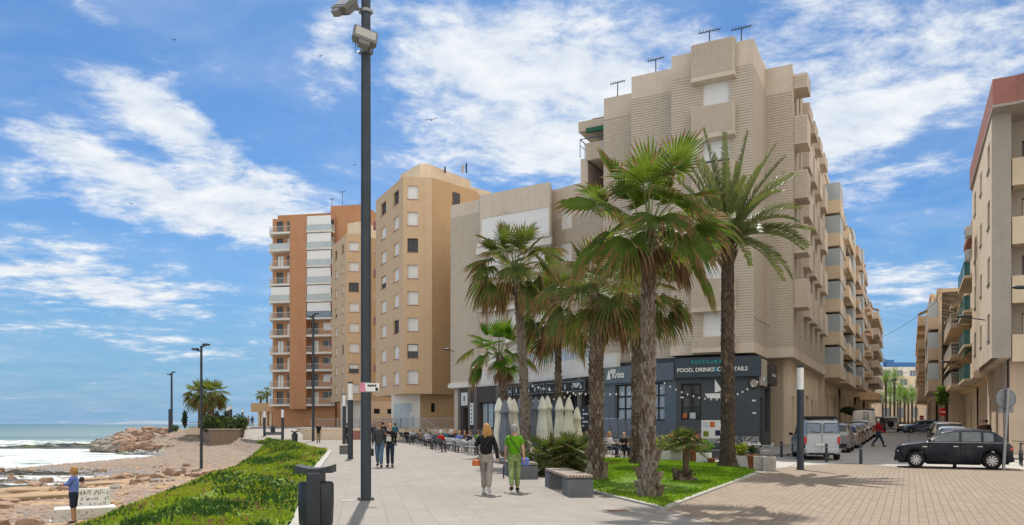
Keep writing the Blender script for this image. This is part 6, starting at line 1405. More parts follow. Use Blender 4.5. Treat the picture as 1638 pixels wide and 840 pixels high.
t = bush_palm(1098, 22.3, 'small dwarf palm with short trunk and rusty tipped leaves on the open lawn', 8, nl=34, pl=.42, r=.40, h=.95, spread=.02, clumps=1)
t = thing('palm_stump', 'cut leaning palm stump at the foot of the small dwarf palm', 'stump', (X(1085, 22), 22, .05)); mb = MB(); x = X(1088, 22)
mb.tube([(x + .1, 22, 0), (x - .08, 22, .22), (x - .2, 22, .42)], [.17, .13, .07], 9); mb.tube([(x + .1, 22, 0), (x + .3, 22.05, .08), (x + .45, 22.1, .03)], [.16, .15, .12], 9); mb.build('trunk', ['bark'], t)
mb = MB(); rnd = random.Random(2)
for i in range(60): a = rnd.uniform(0, 6.28); q = Vector((x + rnd.uniform(-.2, .4), 22 + rnd.uniform(-.15, .15), rnd.uniform(.05, .3))); mb.tube([q, q + Vector((cos(a) * .08, sin(a) * .08, .09))], [.03, .012], 4)
mb.build('leaf_bases', ['bark_dark'], t)
# far palms on the terrace and down the promenade
fp = [(323, 101, 4.2, 'left palm of the pair on the hedge terrace, thick trunk'), (337, 99, 3.9, 'right palm of the pair on the hedge terrace')]
for i, (px, Y, zc_, lab) in enumerate(fp):
    ztop_ = Z(633, Y); fan_palm(px, Y, ztop_ - .8, .5, .42, 30, lab, 71 + i, pl=1.3, r=1.3, leaf='leaf_fan_dark', group=None, dead=8, z=.8, nseg=12, flare=1.0, elmin=-.8)
for i, (px, Y, zt_, lab) in enumerate([(417, 185, 633, 'slim distant palm behind the canopy at the far end of the promenade'), (427, 190, 627, 'taller slim distant palm just left of the orange seafront block')]):
    fan_palm(px, Y, Z(zt_, Y) - 1.2, .3, .22, 16, lab, 81 + i, pl=.75, r=.85, leaf='leaf_fan_dark', group=None, dead=0, z=1.2, nseg=10, flare=1)
rnd = random.Random(9)
proto = None
for i, (px, Y, top) in enumerate([(1417, 165, 603), (1431, 172, 600), (1424, 185, 622), (1440, 178, 622), (1447, 166, 628), (1453, 182, 632), (1459, 170, 627), (1465, 188, 632), (1436, 195, 630), (1412, 190, 634)]):
    H_ = Z(top + 8, Y) - 1.4
    lab = ['tall leaning palm at the left end of the far palm row', 'tallest palm beside the lamp post at the far end of the street'][i] if i < 2 else None
    t = date_palm(px, Y, H_, lab or 'pale green palm in the row closing the far street end', 90 + i, nl=46, L=3.7, r0=.2, r1=.2, z=1.4, nleaf=22, group='palms across the far end of the street') if i < 4 else dup(proto, (X(px, Y), Y, 1.4), rnd.uniform(0, 6), 'pale green palm in the row closing the far street end', scale=(1, 1, H_ / pH))
    if i == 3: proto = t; pH = H_
    if lab is None: t['label'] = 'pale green palm in the row closing the far street end'
for o_ in bpy.data.objects:
    if o_.name.startswith('date_palm') and o_.parent is None and o_.location.y > 150:
        for c in o_.children:
            if c.name.startswith('crown'):
                for ms in c.data.materials[:]: pass
                c.data.materials[0] = MATS['leaf_young']
# dup() of a palm whose parts are stored relative to its base keeps the shape

# ---------------------------------------------------------------- poles, lamps, bins, benches
def floodlight(mb_t, c, yaw, tilt, roll=0.0):
    f = MB(); f.M = Matrix.Translation(c) @ Matrix.Rotation(yaw, 4, 'Z') @ Matrix.Rotation(tilt, 4, 'X') @ Matrix.Rotation(roll, 4, 'Y')
    f.bbox(-.27, .27, -.06, .06, -.20, .20, .015)
    f.box(-.24, .24, -.075, -.061, .165, .175); f.box(-.24, .24, .06, .12, -.18, .16)
    for i in range(9): x = -.22 + .055 * i; f.box(x - .006, x + .006, .12, .17, -.17, .15)
    f.box(-.12, .12, -.05, .09, -.34, -.2); f.M = None
    o_ = f.build('floodlight', ['flood_case'], mb_t); f = MB(); f.M = Matrix.Translation(c) @ Matrix.Rotation(yaw, 4, 'Z') @ Matrix.Rotation(tilt, 4, 'X') @ Matrix.Rotation(roll, 4, 'Y')
    f.box(-.225, .225, -.068, -.0605, -.12, .165); f.M = None; f.build('lens', ['flood_glass'], o_)
Yp = 17.1; px_ = X(585.3, Yp)
t = thing('floodlight_pole', 'tall dark galvanised pole with floodlights near its top in the middle of the promenade', 'lamp post', (px_, Yp, 0))
mb = MB(); mb.tube([(px_, Yp, 0), (px_, Yp, 6), (px_, Yp, 12.2)], [.118, .112, .10], 20); mb.build('pole', ['metal_dark'], t)
mb = MB(); mb.cyl((px_, Yp, 0), .19, .0, .03, 20); [mb.cyl((px_ + .155 * cos(a), Yp + .155 * sin(a), 0), .018, .03, .06, 6) for a in (0, 1.57, 3.14, 4.71)]; mb.build('base_plate', ['metal_dark'], t)
for py in (19, 84): z = Z(py, Yp); mb = MB(); mb.cyl((px_, Yp, 0), .135, z - .035, z + .035, 18); mb.box(px_ - .16, px_ + .16, Yp - .04, Yp + .04, z - .03, z + .03); mb.build('clamp', ['metal_grey'], t)
floodlight(t, Vector((X(587, Yp), Yp - .22, Z(66, Yp))), R(28), R(-28), R(14)); floodlight(t, Vector((X(553, Yp), Yp - .10, Z(10, Yp))), R(-30), R(-35), R(22))
mb = MB(); z = Z(40, Yp); mb.beam((px_ - .12, Yp, z - .35), (px_ - .2, Yp - .15, z - .1), .05); mb.beam((px_ - .1, Yp, Z(15, Yp)), (X(562, Yp), Yp, Z(14, Yp)), .05); mb.tube([(px_ - .1, Yp - .05, z - .6), (px_ - .22, Yp - .1, z - .66), (px_ - .2, Yp - .12, z - .45)], .012, 5); mb.build('bracket', ['metal_grey'], t)
sg = thing('banner_sign', 'small white and pink flag shaped sign strapped to the tall floodlight pole', 'sign', (px_, Yp - .14, Z(620, Yp)))
zc_ = Z(620, Yp); mb = MB(); mb.box(px_ - .10, px_ + .32, Yp - .15, Yp - .135, zc_ - .09, zc_ + .09); mb.build('panel', ['sign_white'], sg)
mb = MB(); mb.add([(px_ - .10, Yp - .156, zc_ - .10), (px_ + .03, Yp - .156, zc_ - .10), (px_ + .0, Yp - .156, zc_ + .10), (px_ - .10, Yp - .156, zc_ + .10)], [(0, 1, 2, 3)]); mb.build('pink_panel', ['sign_pink'], sg)
mb = MB(); [mb.box(px_ + .07 + .04 * i, px_ + .10 + .04 * i, Yp - .160, Yp - .151, zc_ + .015, zc_ + .06 - .008 * (i % 2)) for i in range(5)]; mb.box(px_ + .24, px_ + .30, Yp - .160, Yp - .151, zc_ - .08, zc_ - .01); mb.build('lettering', ['letter_black'], sg)
for d in (-.1, .1): mb = MB(); mb.cyl((px_, Yp, 0), .124, zc_ + d - .012, zc_ + d + .012, 18); mb.build('strap', ['metal_grey'], sg)
def tall_pole(px, Yb, top, label, r=.09, head=1, zb=0.0):
    x = X(px, Yb); t = thing('street_light', label, 'lamp post', (x, Yb, zb)); zt_ = Z(top, Yb); mb = MB(); mb.tube([(x, Yb, zb), (x, Yb, zt_)], [r, r * .75], 10); mb.build('pole', ['metal_dark'], t)
    for i in range(head):
        mb = MB(); s = 1 if i == 0 else -1; mb.beam((x, Yb, zt_ - .3 * i - .1), (x + s * .45, Yb - .1, zt_ - .3 * i + .05), .07); mb.bbox(x + s * .35 - .2, x + s * .35 + .2, Yb - .28, Yb + .1, zt_ - .3 * i, zt_ - .3 * i + .12, .02); mb.build('lamp_head', ['metal_dark'], t)
    return t
tall_pole(501, 74.5, 503, 'tall thin street light rising in front of the orange seafront block', .14, 2)
tall_pole(322, 50.5, 553, 'tall thin street light planted on the shingle of the beach', .10, 2, -1.25)
tall_pole(274.5, 104, 596, 'farther tall street light standing on the rocks of the breakwater', .16, 2, .6)
mb = None
x = X(271.5, 104); t = thing('information_post', 'short blue post beside the light on the breakwater', 'post', (x, 104, .6)); mb = MB(); mb.box(x - .14, x + .14, 103.9, 104.1, .6, 3.7); mb.box(x - .2, x + .2, 103.85, 104.15, .55, .7); mb.build('post', ['metal_dark'], t)
def bollard_light(px, Yb, top, label, r=.12, frac=.24, zb=0.0):
    x = X(px, Yb); t = thing('column_light', label, 'lamp post', (x, Yb, zb)); zt_ = Z(top, Yb); H_ = zt_ - zb; zl = zt_ - H_ * frac
    mb = MB(); mb.tube([(x, Yb, zb), (x, Yb, zl)], r, 18); mb.build('column', ['metal_dark'], t); mb = MB(); mb.cyl((x, Yb, 0), r * 1.35, zb, zb + .02, 18); mb.build('base_plate', ['metal_dark'], t)
    mb = MB(); mb.tube([(x, Yb, zl), (x, Yb, zt_ - .08)], r * .95, 18); mb.build('diffuser', ['lamp_opal'], t); mb = MB(); mb.cyl((x, Yb, 0), r * 1.02, zt_ - .08, zt_, 18); mb.cyl((x, Yb, 0), r * 1.03, zl - .02, zl + .02, 18); mb.build('cap', ['metal_dark'], t)
bollard_light(560.5, 37, 611, 'nearer of the two dark column lights with white tops left of the floodlight pole', .13)
bollard_light(550.5, 58, 630, 'second dark column light just behind the nearer one', .13)
bollard_light(1280.3, 28.2, 585, 'dark column light with white top beside the parked silver van', .125, .235)
bollard_light(452, 78, 654, 'column light with white top left of the low bench at the verge tip', .14, .28); bollard_light(423, 92, 656, 'column light with white top at the foot of the ramp', .15, .28, .1)
for i, (px, Y, top, lab) in enumerate([(369.5, 150, 648, 'tallest of the distant column lights beyond the hedge'), (365.8, 160, 650, 'distant column light just left of the tallest one beyond the hedge'), (362.3, 172, 652, 'leftmost distant column light beyond the hedge'), (388, 190, 654, 'lone distant column light near the walkers on the promenade')]): bollard_light(px, Y, top, lab, .22, .2, 1.2)
# trash bins
def bin_(px, Y, label, zb=0.0, rz=0):
    x = X(px, Y); t = thing('trash_bin', label, 'trash bin', (x, Y, zb), rz); mb = MB()
    mb.lathe([(.245, .02), (.27, .10), (.285, .45), (.282, .72), (.262, .76), (.245, .76)], 28, (0, 0, 0), 0, True, 1, .92); mb.build('bin_body', ['metal_bin'], t, loc=(0, 0, 0))
    mb = MB(); mb.lathe([(.10, .70), (.215, .755), (.255, .758)], 28, (0, 0, 0), 0); mb.build('inner_rim', ['dark_gap'], t, loc=(0, 0, 0))
    mb = MB(); mb.bbox(-.10, .12, -.305, -.24, .03, .92, .01); mb.box(-.10, .12, -.27, .20, .76, .93); mb.build('front_panel', ['metal_bin'], t, loc=(0, 0, 0))
    mb = MB(); n = 14; v = []
    for i in range(n + 1): u = -.29 + .58 * i / n; sag = .055 * (abs(u) / .29) ** 2; v += [(u, -.22, .985 + sag), (u, .22, .985 + sag), (u, .22, .935 + sag * .0 - .02), (u, -.22, .915)]
    mb.add(v, [(4 * i, 4 * i + 4, 4 * i + 5, 4 * i + 1) for i in range(n)] + [(4 * i + 3, 4 * i + 2, 4 * i + 6, 4 * i + 7) for i in range(n)] + [(4 * i, 4 * i + 3, 4 * i + 7, 4 * i + 4) for i in range(n)] + [(4 * i + 1, 4 * i + 5, 4 * i + 6, 4 * i + 2) for i in range(n)] + [(0, 1, 2, 3), (4 * n + 3, 4 * n + 2, 4 * n + 1, 4 * n)], 0, False); mb.build('lid', ['metal_bin'], t, loc=(0, 0, 0))
    mb = MB(); mb.box(.125, .13, -.30, -.285, .1, .7); mb.build('door_gap', ['dark_gap'], t, loc=(0, 0, 0)); return t
b0 = bin_(505.5, 12.4, 'near dark grey trash bin with a curved hood at the edge of the verge', rz=R(4))
dup(b0, (X(471.5, 73), 73, 0), 0, 'small far dark trash bin at the tip of the verge'); dup(b0, (X(436.5, 97), 97, .4), 0, 'distant dark trash bin standing on the ramp by the low stone seats')
mb = MB(); mb.box(-.9, -.15, -.3, .3, 0, .45); mb.box(.25, 1.1, -.3, .3, 0, .45); mb.box(-.15, .25, -.2, .2, 0, .3); tag(mb.build('stone_seat', ['bench_stone'], None, loc=(X(437, 95), 95, .25)), 'low dark stone seat in front of the distant trash bin', 'bench')
# benches
def bench(cx, cy, rz, Lb, label, w=.62, h=.47, boxes=((-1, .32), (.68, 1))):
    t = thing('bench', label, 'bench', (cx, cy, 0), rz); 
    for a, b in boxes: mb = MB(); mb.bbox(a * Lb / 2, b * Lb / 2, -w / 2, w / 2, 0, h - .09, .01); mb.build('base', ['bench_stone'], t, loc=(0, 0, 0))
    mb = MB(); n = int(Lb / .062)
    for i in range(8): y = -w / 2 + w * (i + .5) / 8; mb.box(-Lb / 2 - .005, Lb / 2 + .005, y - .028, y + .028, h - .06, h)
    mb.build('slats', ['bench_wood'], t, loc=(0, 0, 0)); mb = MB()
    for a, b in boxes: mb.box(a * Lb / 2, b * Lb / 2, -w / 2, w / 2, h - .088, h - .062)
    mb.build('slat_frame', ['trim_black'], t, loc=(0, 0, 0)); return t
g1, g2 = G(931, 798), G(880, 782)
bench(.5 * (X(931, 17.6) + X(888, 20.9)) , 19.3, atan2(20.9 - 17.6, X(888, 20.9) - X(931, 17.6)), 3.0, 'nearer dark stone bench with pale wooden slats beside the lawn', .62, .5, ((-1, -.62), (.55, 1)))
bench(X(832, 24.6), 24.6, atan2(20.9 - 17.6, X(888, 20.9) - X(931, 17.6)), 2.2, 'second slatted stone bench in front of the dwarf palm bush', .8, .5, ((-1, -.35), (.35, 1)))
bench(X(553, 44), 44, R(100), 2.3, 'low slatted bench left of the column lights at the tip of the verge', .6, .5, ((-1, -.4), (.4, 1)))
# bollards
bl = None
for i, (px, Y, lab) in enumerate([(1250, 37.8, 'leftmost dark steel bollard, in front of the cream wall'), (1322, 34, 'dark steel bollard behind the silver van bumper'), (1377, 32.2, 'dark steel bollard standing alone in the middle of the street mouth'), (1527, 29.6, 'dark steel bollard in front of the doors of the navy hatchback'), (1594, 29.3, 'dark steel bollard in front of the rear wheel of the navy hatchback')]):
    if bl is None:
        bl = thing('bollard', lab, 'bollard', (X(px, Y), Y, 0), 0, 'bollards across the street mouth'); mb = MB(); mb.lathe([(.065, 0), (.062, .80), (.055, .83)], 14); mb.build('post', ['metal_dark'], bl, loc=(0, 0, 0)); mb = MB(); mb.lathe([(.0665, .64), (.0665, .68)], 14); mb.build('reflective_band', ['metal_grey'], bl, loc=(0, 0, 0))
    else: dup(bl, (X(px, Y), Y, 0), 0, lab)
for i, px in enumerate((1.0, 2.2, 3.4, 4.6)):
    o_ = dup(bl, (X(400 + i * 14, 84 - i * 2), 84 - i * 2, 0), 0, 'tiny low bollard in the row at the foot of the ramp', 'low bollards below the ramp', .35)
# traffic signs
t = thing('traffic_sign', 'round road sign seen from the back on a leaning galvanised post by the navy hatchback', 'traffic sign', (X(1606, 28), 28, 0))
x0, x1 = X(1605, 28), X(1612.5, 28); zt_ = Z(621, 28); mb = MB(); mb.tube([(x0, 28, 0), (x1, 28, zt_)], .055, 12); mb.build('post', ['metal_pole_galv'], t)
zc_ = Z(638, 28); xm = x1 - .02; mb = MB(); mb.disc_y((xm, 28.09, zc_), .36, -.01, .02, 28); mb.disc_y((xm, 28.09, zc_), .37, -.02, -.0, 28, ri=.34); mb.box(xm - .2, xm + .2, 28.06, 28.09, zc_ - .03, zc_ + .03); mb.build('disc', ['sign_back'], t)
zc2 = Z(656, 28); mb = MB(); mb.bbox(xm - .27, xm + .27, 28.07, 28.11, zc2 - .1, zc2 + .1, .015); mb.build('plate', ['sign_back'], t)
def noentry(px, Y, py, r, lab):
    x = X(px, Y); z = Z(py, Y); t = thing('no_entry_sign', lab, 'traffic sign', (x, Y, sz(Y))); mb = MB(); mb.tube([(x, Y, sz(Y)), (x, Y, z)], .04, 8); mb.build('post', ['metal_pole_galv'], t)
    mb = MB(); mb.disc_y((x, Y - .06, z), r, -.02, .02, 24, 0); mb.build('disc', ['sign_red'], t); mb = MB(); mb.box(x - r * .7, x + r * .7, Y - .09, Y - .081, z - r * .16, z + r * .16); mb.build('white_bar', ['sign_white'], t)
noentry(1507, 62, 659, .30, 'nearer red no entry sign above the parked cars on the right'); noentry(1474, 96, 668, .28, 'farther small red no entry sign at the end of the parked row')
# wires across the street
def cable(p, q, sag, label, r=.018):
    mb = MB(); p = Vector(p); q = Vector(q); mb.tube([p.lerp(q, i / 12) - Vector((0, 0, sag * 4 * (i / 12) * (1 - i / 12))) for i in range(13)], r, 5); tag(mb.build('overhead_cable', ['trim_black']), label, 'cable')
cable((X(1205, 46), 46, Z(507, 46)), (X(1396, 100), 100, Z(580, 100)), .8, 'thin cable slanting across the street side of the ribbed corner block')
cable((LX(110, 1.5), 110, 13.5), (RX(62, 1), 62, 12.2), .7, 'overhead cable crossing high above the street')
cable((LX(126, 3), 126, Z(618, 126)), (RX(120, 2), 120, Z(617, 120)), .5, 'upper of two low cables crossing in front of the far palms')
cable((LX(118, 3), 118, Z(641, 118)), (RX(100, 2), 100, Z(643, 100)), .4, 'lower of two low cables crossing in front of the far palms')
def wall_lamp(px, Y, py, s, lab, L_=1.2):
    x = X(px, Y); z = Z(py, Y); t = thing('wall_street_lamp', lab, 'street lamp', (x, Y, z)); mb = MB(); mb.tube([(x, Y, z - .1), (x + s * L_, Y + .1, z - .25)], .03, 6); mb.build('arm', ['metal_dark'], t); mb = MB(); mb.ell((x - s * .1, Y, z - .05), .42, .16, .09, 10, 6); mb.build('lamp_head', ['metal_dark'], t)
wall_lamp(1547, 41, 505, 1, 'dark street lamp on a bracket jutting from the nearest right hand block'); wall_lamp(1514, 62, 578, 1, 'farther bracket street lamp on the slim teal glass block'); wall_lamp(1636, 35.2, 458, 1, 'bracket street lamp cut by the right edge of the photo', 2.0)
wall_lamp(716, 73, 558, 1, 'small bracket lamp on the left end of the grey ribbed block', .6)
t = thing('street_light', 'slender street lamp rising among the far palms at the end of the street', 'lamp post', (X(1430, 150), 150, 1.4)); mb = MB(); x = X(1430, 150); mb.tube([(x, 150, 1.4), (x, 150, Z(610, 150))], [.16, .1], 8); mb.build('pole', ['metal_dark'], t); mb = MB(); mb.ell((x, 150, Z(608, 150)), .7, .3, .2, 8, 5); mb.build('lamp_head', ['metal_dark'], t)
# ---------------------------------------------------------------- terrace furniture
mb = MB(); ter = [G(905, 733.5), G(1060, 737.5), G(1150, 743.5), G(1212, 752), G(1236, 744), (14.9, 44.5), (10.2, 46.5), (6.2, 51.8), (-4.5, 71)]
ter.append((-9.5, 76)); ter.append(G(640, 706)); ter.append(G(700, 711)); ter.append(G(760, 728)); ter.append(G(800, 742)); ter.append(G(868, 741))
mb.add([(x, y, .007) for x, y in ter], [tuple(range(len(ter)))]); struct(mb, 'terrace_paving', ['paving_terrace'])
TL = 'grey metal terrace chair in the crowded rows outside the bar fronts'; TT = 'square terrace table in the crowded rows outside the bar fronts'
ch0 = thing('terrace_chair', TL, 'chair', (0, 0, 0), 0, 'terrace chairs outside the bars')
mb = MB(); mb.bbox(-.22, .22, -.22, .22, .43, .46, .01); mb.build('seat', ['wicker_grey'], ch0, loc=(0, 0, 0))
mb = MB(); v = []
for i in range(7): a = -1.15 + 2.3 * i / 6; x, y = .235 * sin(a), .05 + .20 * cos(a); v += [(x, y, .50), (x * 1.08, y + .05, .84 - .10 * abs(a) ** 2 / 1.3), (x * 1.08, y + .068, .84 - .10 * abs(a) ** 2 / 1.3), (x, y + .018, .50)]
mb.add(v, [(4 * i + j, 4 * i + 4 + j, 4 * i + 4 + (j + 1) % 4, 4 * i + (j + 1) % 4) for i in range(6) for j in range(4)] + [(3, 2, 1, 0), (24, 25, 26, 27)], 0, True); mb.build('backrest', ['wicker_grey'], ch0, loc=(0, 0, 0))
for sx_ in (-1, 1):
    mb = MB(); mb.tube([(sx_ * .24, -.2, .66), (sx_ * .25, .1, .68), (sx_ * .22, .22, .70)], .014, 6); mb.build('armrest', ['alu'], ch0, loc=(0, 0, 0))
    for sy_ in (-1, 1): mb = MB(); mb.tube([(sx_ * .24, sy_ * .23, 0), (sx_ * .22, sy_ * .20, .66 if sy_ < 0 else .5)], .014, 6); mb.build('leg', ['alu'], ch0, loc=(0, 0, 0))
tb0 = thing('terrace_table', TT, 'table', (0, 0, 0), 0, 'terrace tables outside the bars'); mb = MB(); mb.bbox(-.36, .36, -.36, .36, .71, .74, .01); mb.build('tabletop', ['table_top'], tb0, loc=(0, 0, 0)); mb = MB(); mb.cyl((0, 0, 0), .03, .03, .71, 8); mb.build('column', ['metal_dark'], tb0, loc=(0, 0, 0)); mb = MB(); mb.box(-.25, .25, -.03, .03, 0, .035); mb.box(-.03, .03, -.25, .25, 0, .034); mb.build('foot', ['metal_dark'], tb0, loc=(0, 0, 0))
chp = dup(ch0, (0, 0, 0), 0, 'pale grey terrace chair in the row nearest the walking woman')
for c in chp.children:
    if c.name.split('.')[0] in ('seat', 'backrest'): c.data = c.data.copy(); c.data.materials[0] = MATS['chair_pale']
rnd = random.Random(12); used = [False, False, False]
def put_chair(x, y, rz, pale=False):
    if pale:
        if not used[2]: used[2] = True; chp.location = (x, y, 0); chp.rotation_euler[2] = rz; return
        return dup(chp, (x, y, 0), rz)
    if not used[0]: used[0] = True; ch0.location = (x, y, 0); ch0.rotation_euler[2] = rz; return
    dup(ch0, (x, y, 0), rz)
def put_table(x, y, rz):
    if not used[1]: used[1] = True; tb0.location = (x, y, 0); tb0.rotation_euler[2] = rz; return
    dup(tb0, (x, y, 0), rz)
seats = []
def set_at(x, y, n=4, pale=False, skip=()):
    rz = R(-27) + rnd.uniform(-.2, .2); put_table(x, y, rz)
    for k in range(n):
        if k in skip: continue
        a = rz + k * pi / 2 + rnd.uniform(-.15, .15); d = rnd.uniform(.58, .72)
        # chair's back (+y local) points away from the table
        put_chair(x + cos(a) * d, y + sin(a) * d, a - pi / 2, pale)
e0, e1 = Vector(G(762, 730)), Vector((X(640, 79), 79.0))     # front edge of the seating
for r_ in range(5):
    for k in range(13):
        f = (k + .5) / 13; p = e0.lerp(e1, f ** .9); q = p + Vector((.85, .45)) * (r_ * 2.1 + .6 + rnd.uniform(-.2, .2))
        if q.x > 5.5 - (q.y - 50) * .55 or q.y > 78: continue
        set_at(q.x, q.y, 4, pale=(r_ == 0 and k < 3))
for (px, Y) in ((985, 42.5), (1008, 40.5), (1035, 41), (1062, 40), (1090, 41.5), (1110, 39), (960, 44), (935, 43)): set_at(X(px, Y), Y, 4)
for (px, Y) in ((1187, 37.0), (1205, 36)): set_at(X(px, Y), Y, 3, True)
# folded parasols
PARS = [(798.5, 34, 636, 'canvas_white', 'leftmost closed white parasol of the left cluster'), (807.5, 33, 639, 'canvas_grey', 'closed grey parasol in front of the leftmost white one'), (815.5, 36, 635, 'canvas_cream', 'closed cream parasol peeping behind the grey one in the left cluster'), (822, 33.5, 638, 'canvas_cream', 'closed cream parasol beside the thin grey palm trunk'), (832, 35, 636, 'canvas_grey', 'closed blue grey parasol half behind the thin grey palm trunk'), (857, 35, 635, 'canvas_grey', 'closed dark grey parasol just right of the thin palm trunk'), (867.5, 33.5, 634, 'canvas_white', 'closed white parasol in the middle of the right cluster'), (876, 34.5, 633, 'canvas_cream', 'closed cream parasol behind the white one in the right cluster'), (895, 34, 635, 'canvas_white', 'closed white parasol above the dwarf palm bush'), (910, 33.5, 635, 'canvas_cream', 'rightmost tall closed cream parasol with a grey stripe'), (923, 36, 651, 'canvas_cream', 'short closed pale parasol behind the stout palm')]
for i, (px, Y, top, m_, lab) in enumerate(PARS):
    x = X(px, Y); zt_ = Z(top, Y); t = thing('closed_parasol', lab, 'parasol', (x, Y, 0), rnd.uniform(0, 3)); rr = random.Random(i)
    mb = MB(); mb.cyl((0, 0, 0), .03, 0, zt_, 8); mb.build('pole', ['alu'], t, loc=(0, 0, 0)); mb = MB(); mb.bbox(-.35, .35, -.35, .35, 0, .08, .02); mb.build('base', ['bench_stone'], t, loc=(0, 0, 0))
    mb = MB(); n = 32; pr_ = [(.035, zt_), (.12, zt_ - .14), (.25, zt_ - .50), (.27, zt_ - .58), (.17, zt_ - .60), (.21, zt_ - 1.0), (.27, zt_ - 1.5), (.24, zt_ - 2.0), (.17, zt_ - 2.25)]; v = []
    ph = rr.uniform(0, 6)
    for j, (r_, z) in enumerate(pr_):
        for k in range(n): a = 2 * pi * k / n; f = 1 + (.05 if j < 4 else .24) * cos(8 * a + ph + j * .12) + .05 * sin(3 * a + j); v.append((r_ * .8 * f * cos(a), r_ * .8 * f * sin(a), z + (.04 * cos(8 * a) if j in (3, 8) else 0)))
    mb.add(v, [(j * n + (k + 1) % n, j * n + k, (j + 1) * n + k, (j + 1) * n + (k + 1) % n) for j in range(len(pr_) - 1) for k in range(n)], 0, True); mb.build('canopy', [m_], t, loc=(0, 0, 0))
    mb = MB(); mb.lathe([(.2, zt_ - 1.52), (.23, zt_ - 1.50), (.2, zt_ - 1.46)], 16); mb.build('tie_strap', [m_], t, loc=(0, 0, 0))
# string of bulbs
def bulbs(p, q, n, sag, lab, wob=0.0):
    p = Vector(p); q = Vector(q); t = thing('string_lights', lab, 'string lights', tuple(p)); mb = MB(); P_ = [p.lerp(q, i / n) - Vector((0, 0, sag * 4 * (i / n) * (1 - i / n))) for i in range(n + 1)]; mb.tube(P_, .008, 4); mb.build('cable', ['trim_black'], t); mb = MB()
    for a in P_: mb.ell((a.x, a.y, a.z - .06), .055, .055, .07, 6, 5)
    b_ = mb.build('bulbs', ['bulb'], t)
bulbs((X(842, 52), 50, 4.3), (X(1060, 46), 46.5, 3.9), 22, .5, 'long string of bulbs hanging in front of the brown bar and blue fascia')
bulbs((X(1062, 46.4), 46.2, 4.2), (X(1146, 45.5), 45.4, 3.2), 9, .25, 'string of bulbs sagging across the restaurant window'); bulbs((X(1172, 45), 45, 3.4), (X(1212, 44.8), 44.9, 4.2), 5, .1, 'short string of bulbs right of the date palm trunk')
bulbs((X(815, 60), 60, 3.7), (X(930, 54), 54, 3.9), 14, .3, 'string of bulbs below the chalk sign boards')
# planters along the lawn edge
def planter(kind, px, Y, w, h, lab, m_, plant, ph=.4, pr_=.3, hang_=0):
    x = X(px, Y); t = thing('planter', lab, 'planter', (x, Y, 0), R(-27) if kind == 'box' else 0, None); mb = MB()
    if kind == 'box': mb.bbox(-w / 2, w / 2, -w / 2, w / 2, 0, h, .015); mb.build('box', [m_], t, loc=(0, 0, 0))
    else: mb.lathe([(w * .36, 0), (w * .47, h * .85), (w * .52, h * .86), (w * .52, h), (w * .46, h), (w * .44, h * .94)], 20); mb.build('pot', [m_], t, loc=(0, 0, 0))
    mb = MB(); mb.cyl((0, 0, 0), w * .42, h - .05, h + .005, 12); mb.build('soil', ['soil'], t, loc=(0, 0, 0))
    if plant:
        mb = MB(); rr = random.Random(int(px)); leaf_cloud(mb, (0, 0, h + ph * .5), pr_, pr_, ph * .55, 260, .13, rr, (0, 0, 1), .5)
        for _ in range(9): a = rr.uniform(0, 6.28); mb.tube([(0, 0, h - .02), (cos(a) * pr_ * .5, sin(a) * pr_ * .5, h + ph * .8)], .008, 4, False, 1)
        mb.build('plant', [plant, 'leaf_dwarf'], t, loc=(0, 0, 0))
planter('box', 1064, 34.3, .95, .50, 'low white planter box behind the nearest trunk with yellow green leaves', 'pot_white', 'leaf_yellow', .7, .55)
planter('box', 1094, 33.2, .9, .55, 'weathered white planter behind the small dwarf palm', 'pot_concrete', 'leaf_yellow', .55, .3)
planter('pot', 1110, 32.6, .42, .62, 'brown pot wedged between two white planters', 'pot_terracotta', 'leaf_bush', .3, .2)
planter('box', 1126, 31.3, .52, .52, 'square white planter with a leafy green bush left of the date palm', 'pot_white', 'leaf_young', .45, .38)
planter('pot', 1138, 30.8, .32, .32, 'small terracotta pot with a thin bare plant left of the date palm trunk', 'pot_terracotta', None)
planter('box', 1187, 28.9, .44, .50, 'white planter with yellow variegated leaves just right of the date palm', 'pot_white', 'leaf_yellow', .4, .28)
planter('pot', 1203, 28.4, .36, .56, 'tall terracotta pot right of the white planter', 'pot_terracotta', 'leaf_bush', .25, .1)
planter('box', 1216, 27.9, .42, .52, 'left of the two stained concrete blocks ending the planter row', 'pot_concrete', None)
planter('box', 1231, 27.5, .40, .52, 'right of the two stained concrete blocks ending the planter row', 'pot_concrete', None)
x = X(1203, 28.4); t = thing('potted_trunk', 'bare twisted stems standing in the tall terracotta pot', 'plant', (x, 28.4, .56)); mb = MB()
for a in (-.5, .0, .45): mb.tube([(x + a * .1, 28.4, .56), (x + a * .3, 28.4, .85), (x + a * .55, 28.4, 1.15)], [.04, .03, .012], 6)
mb.build('stem', ['bark_grey'], t)
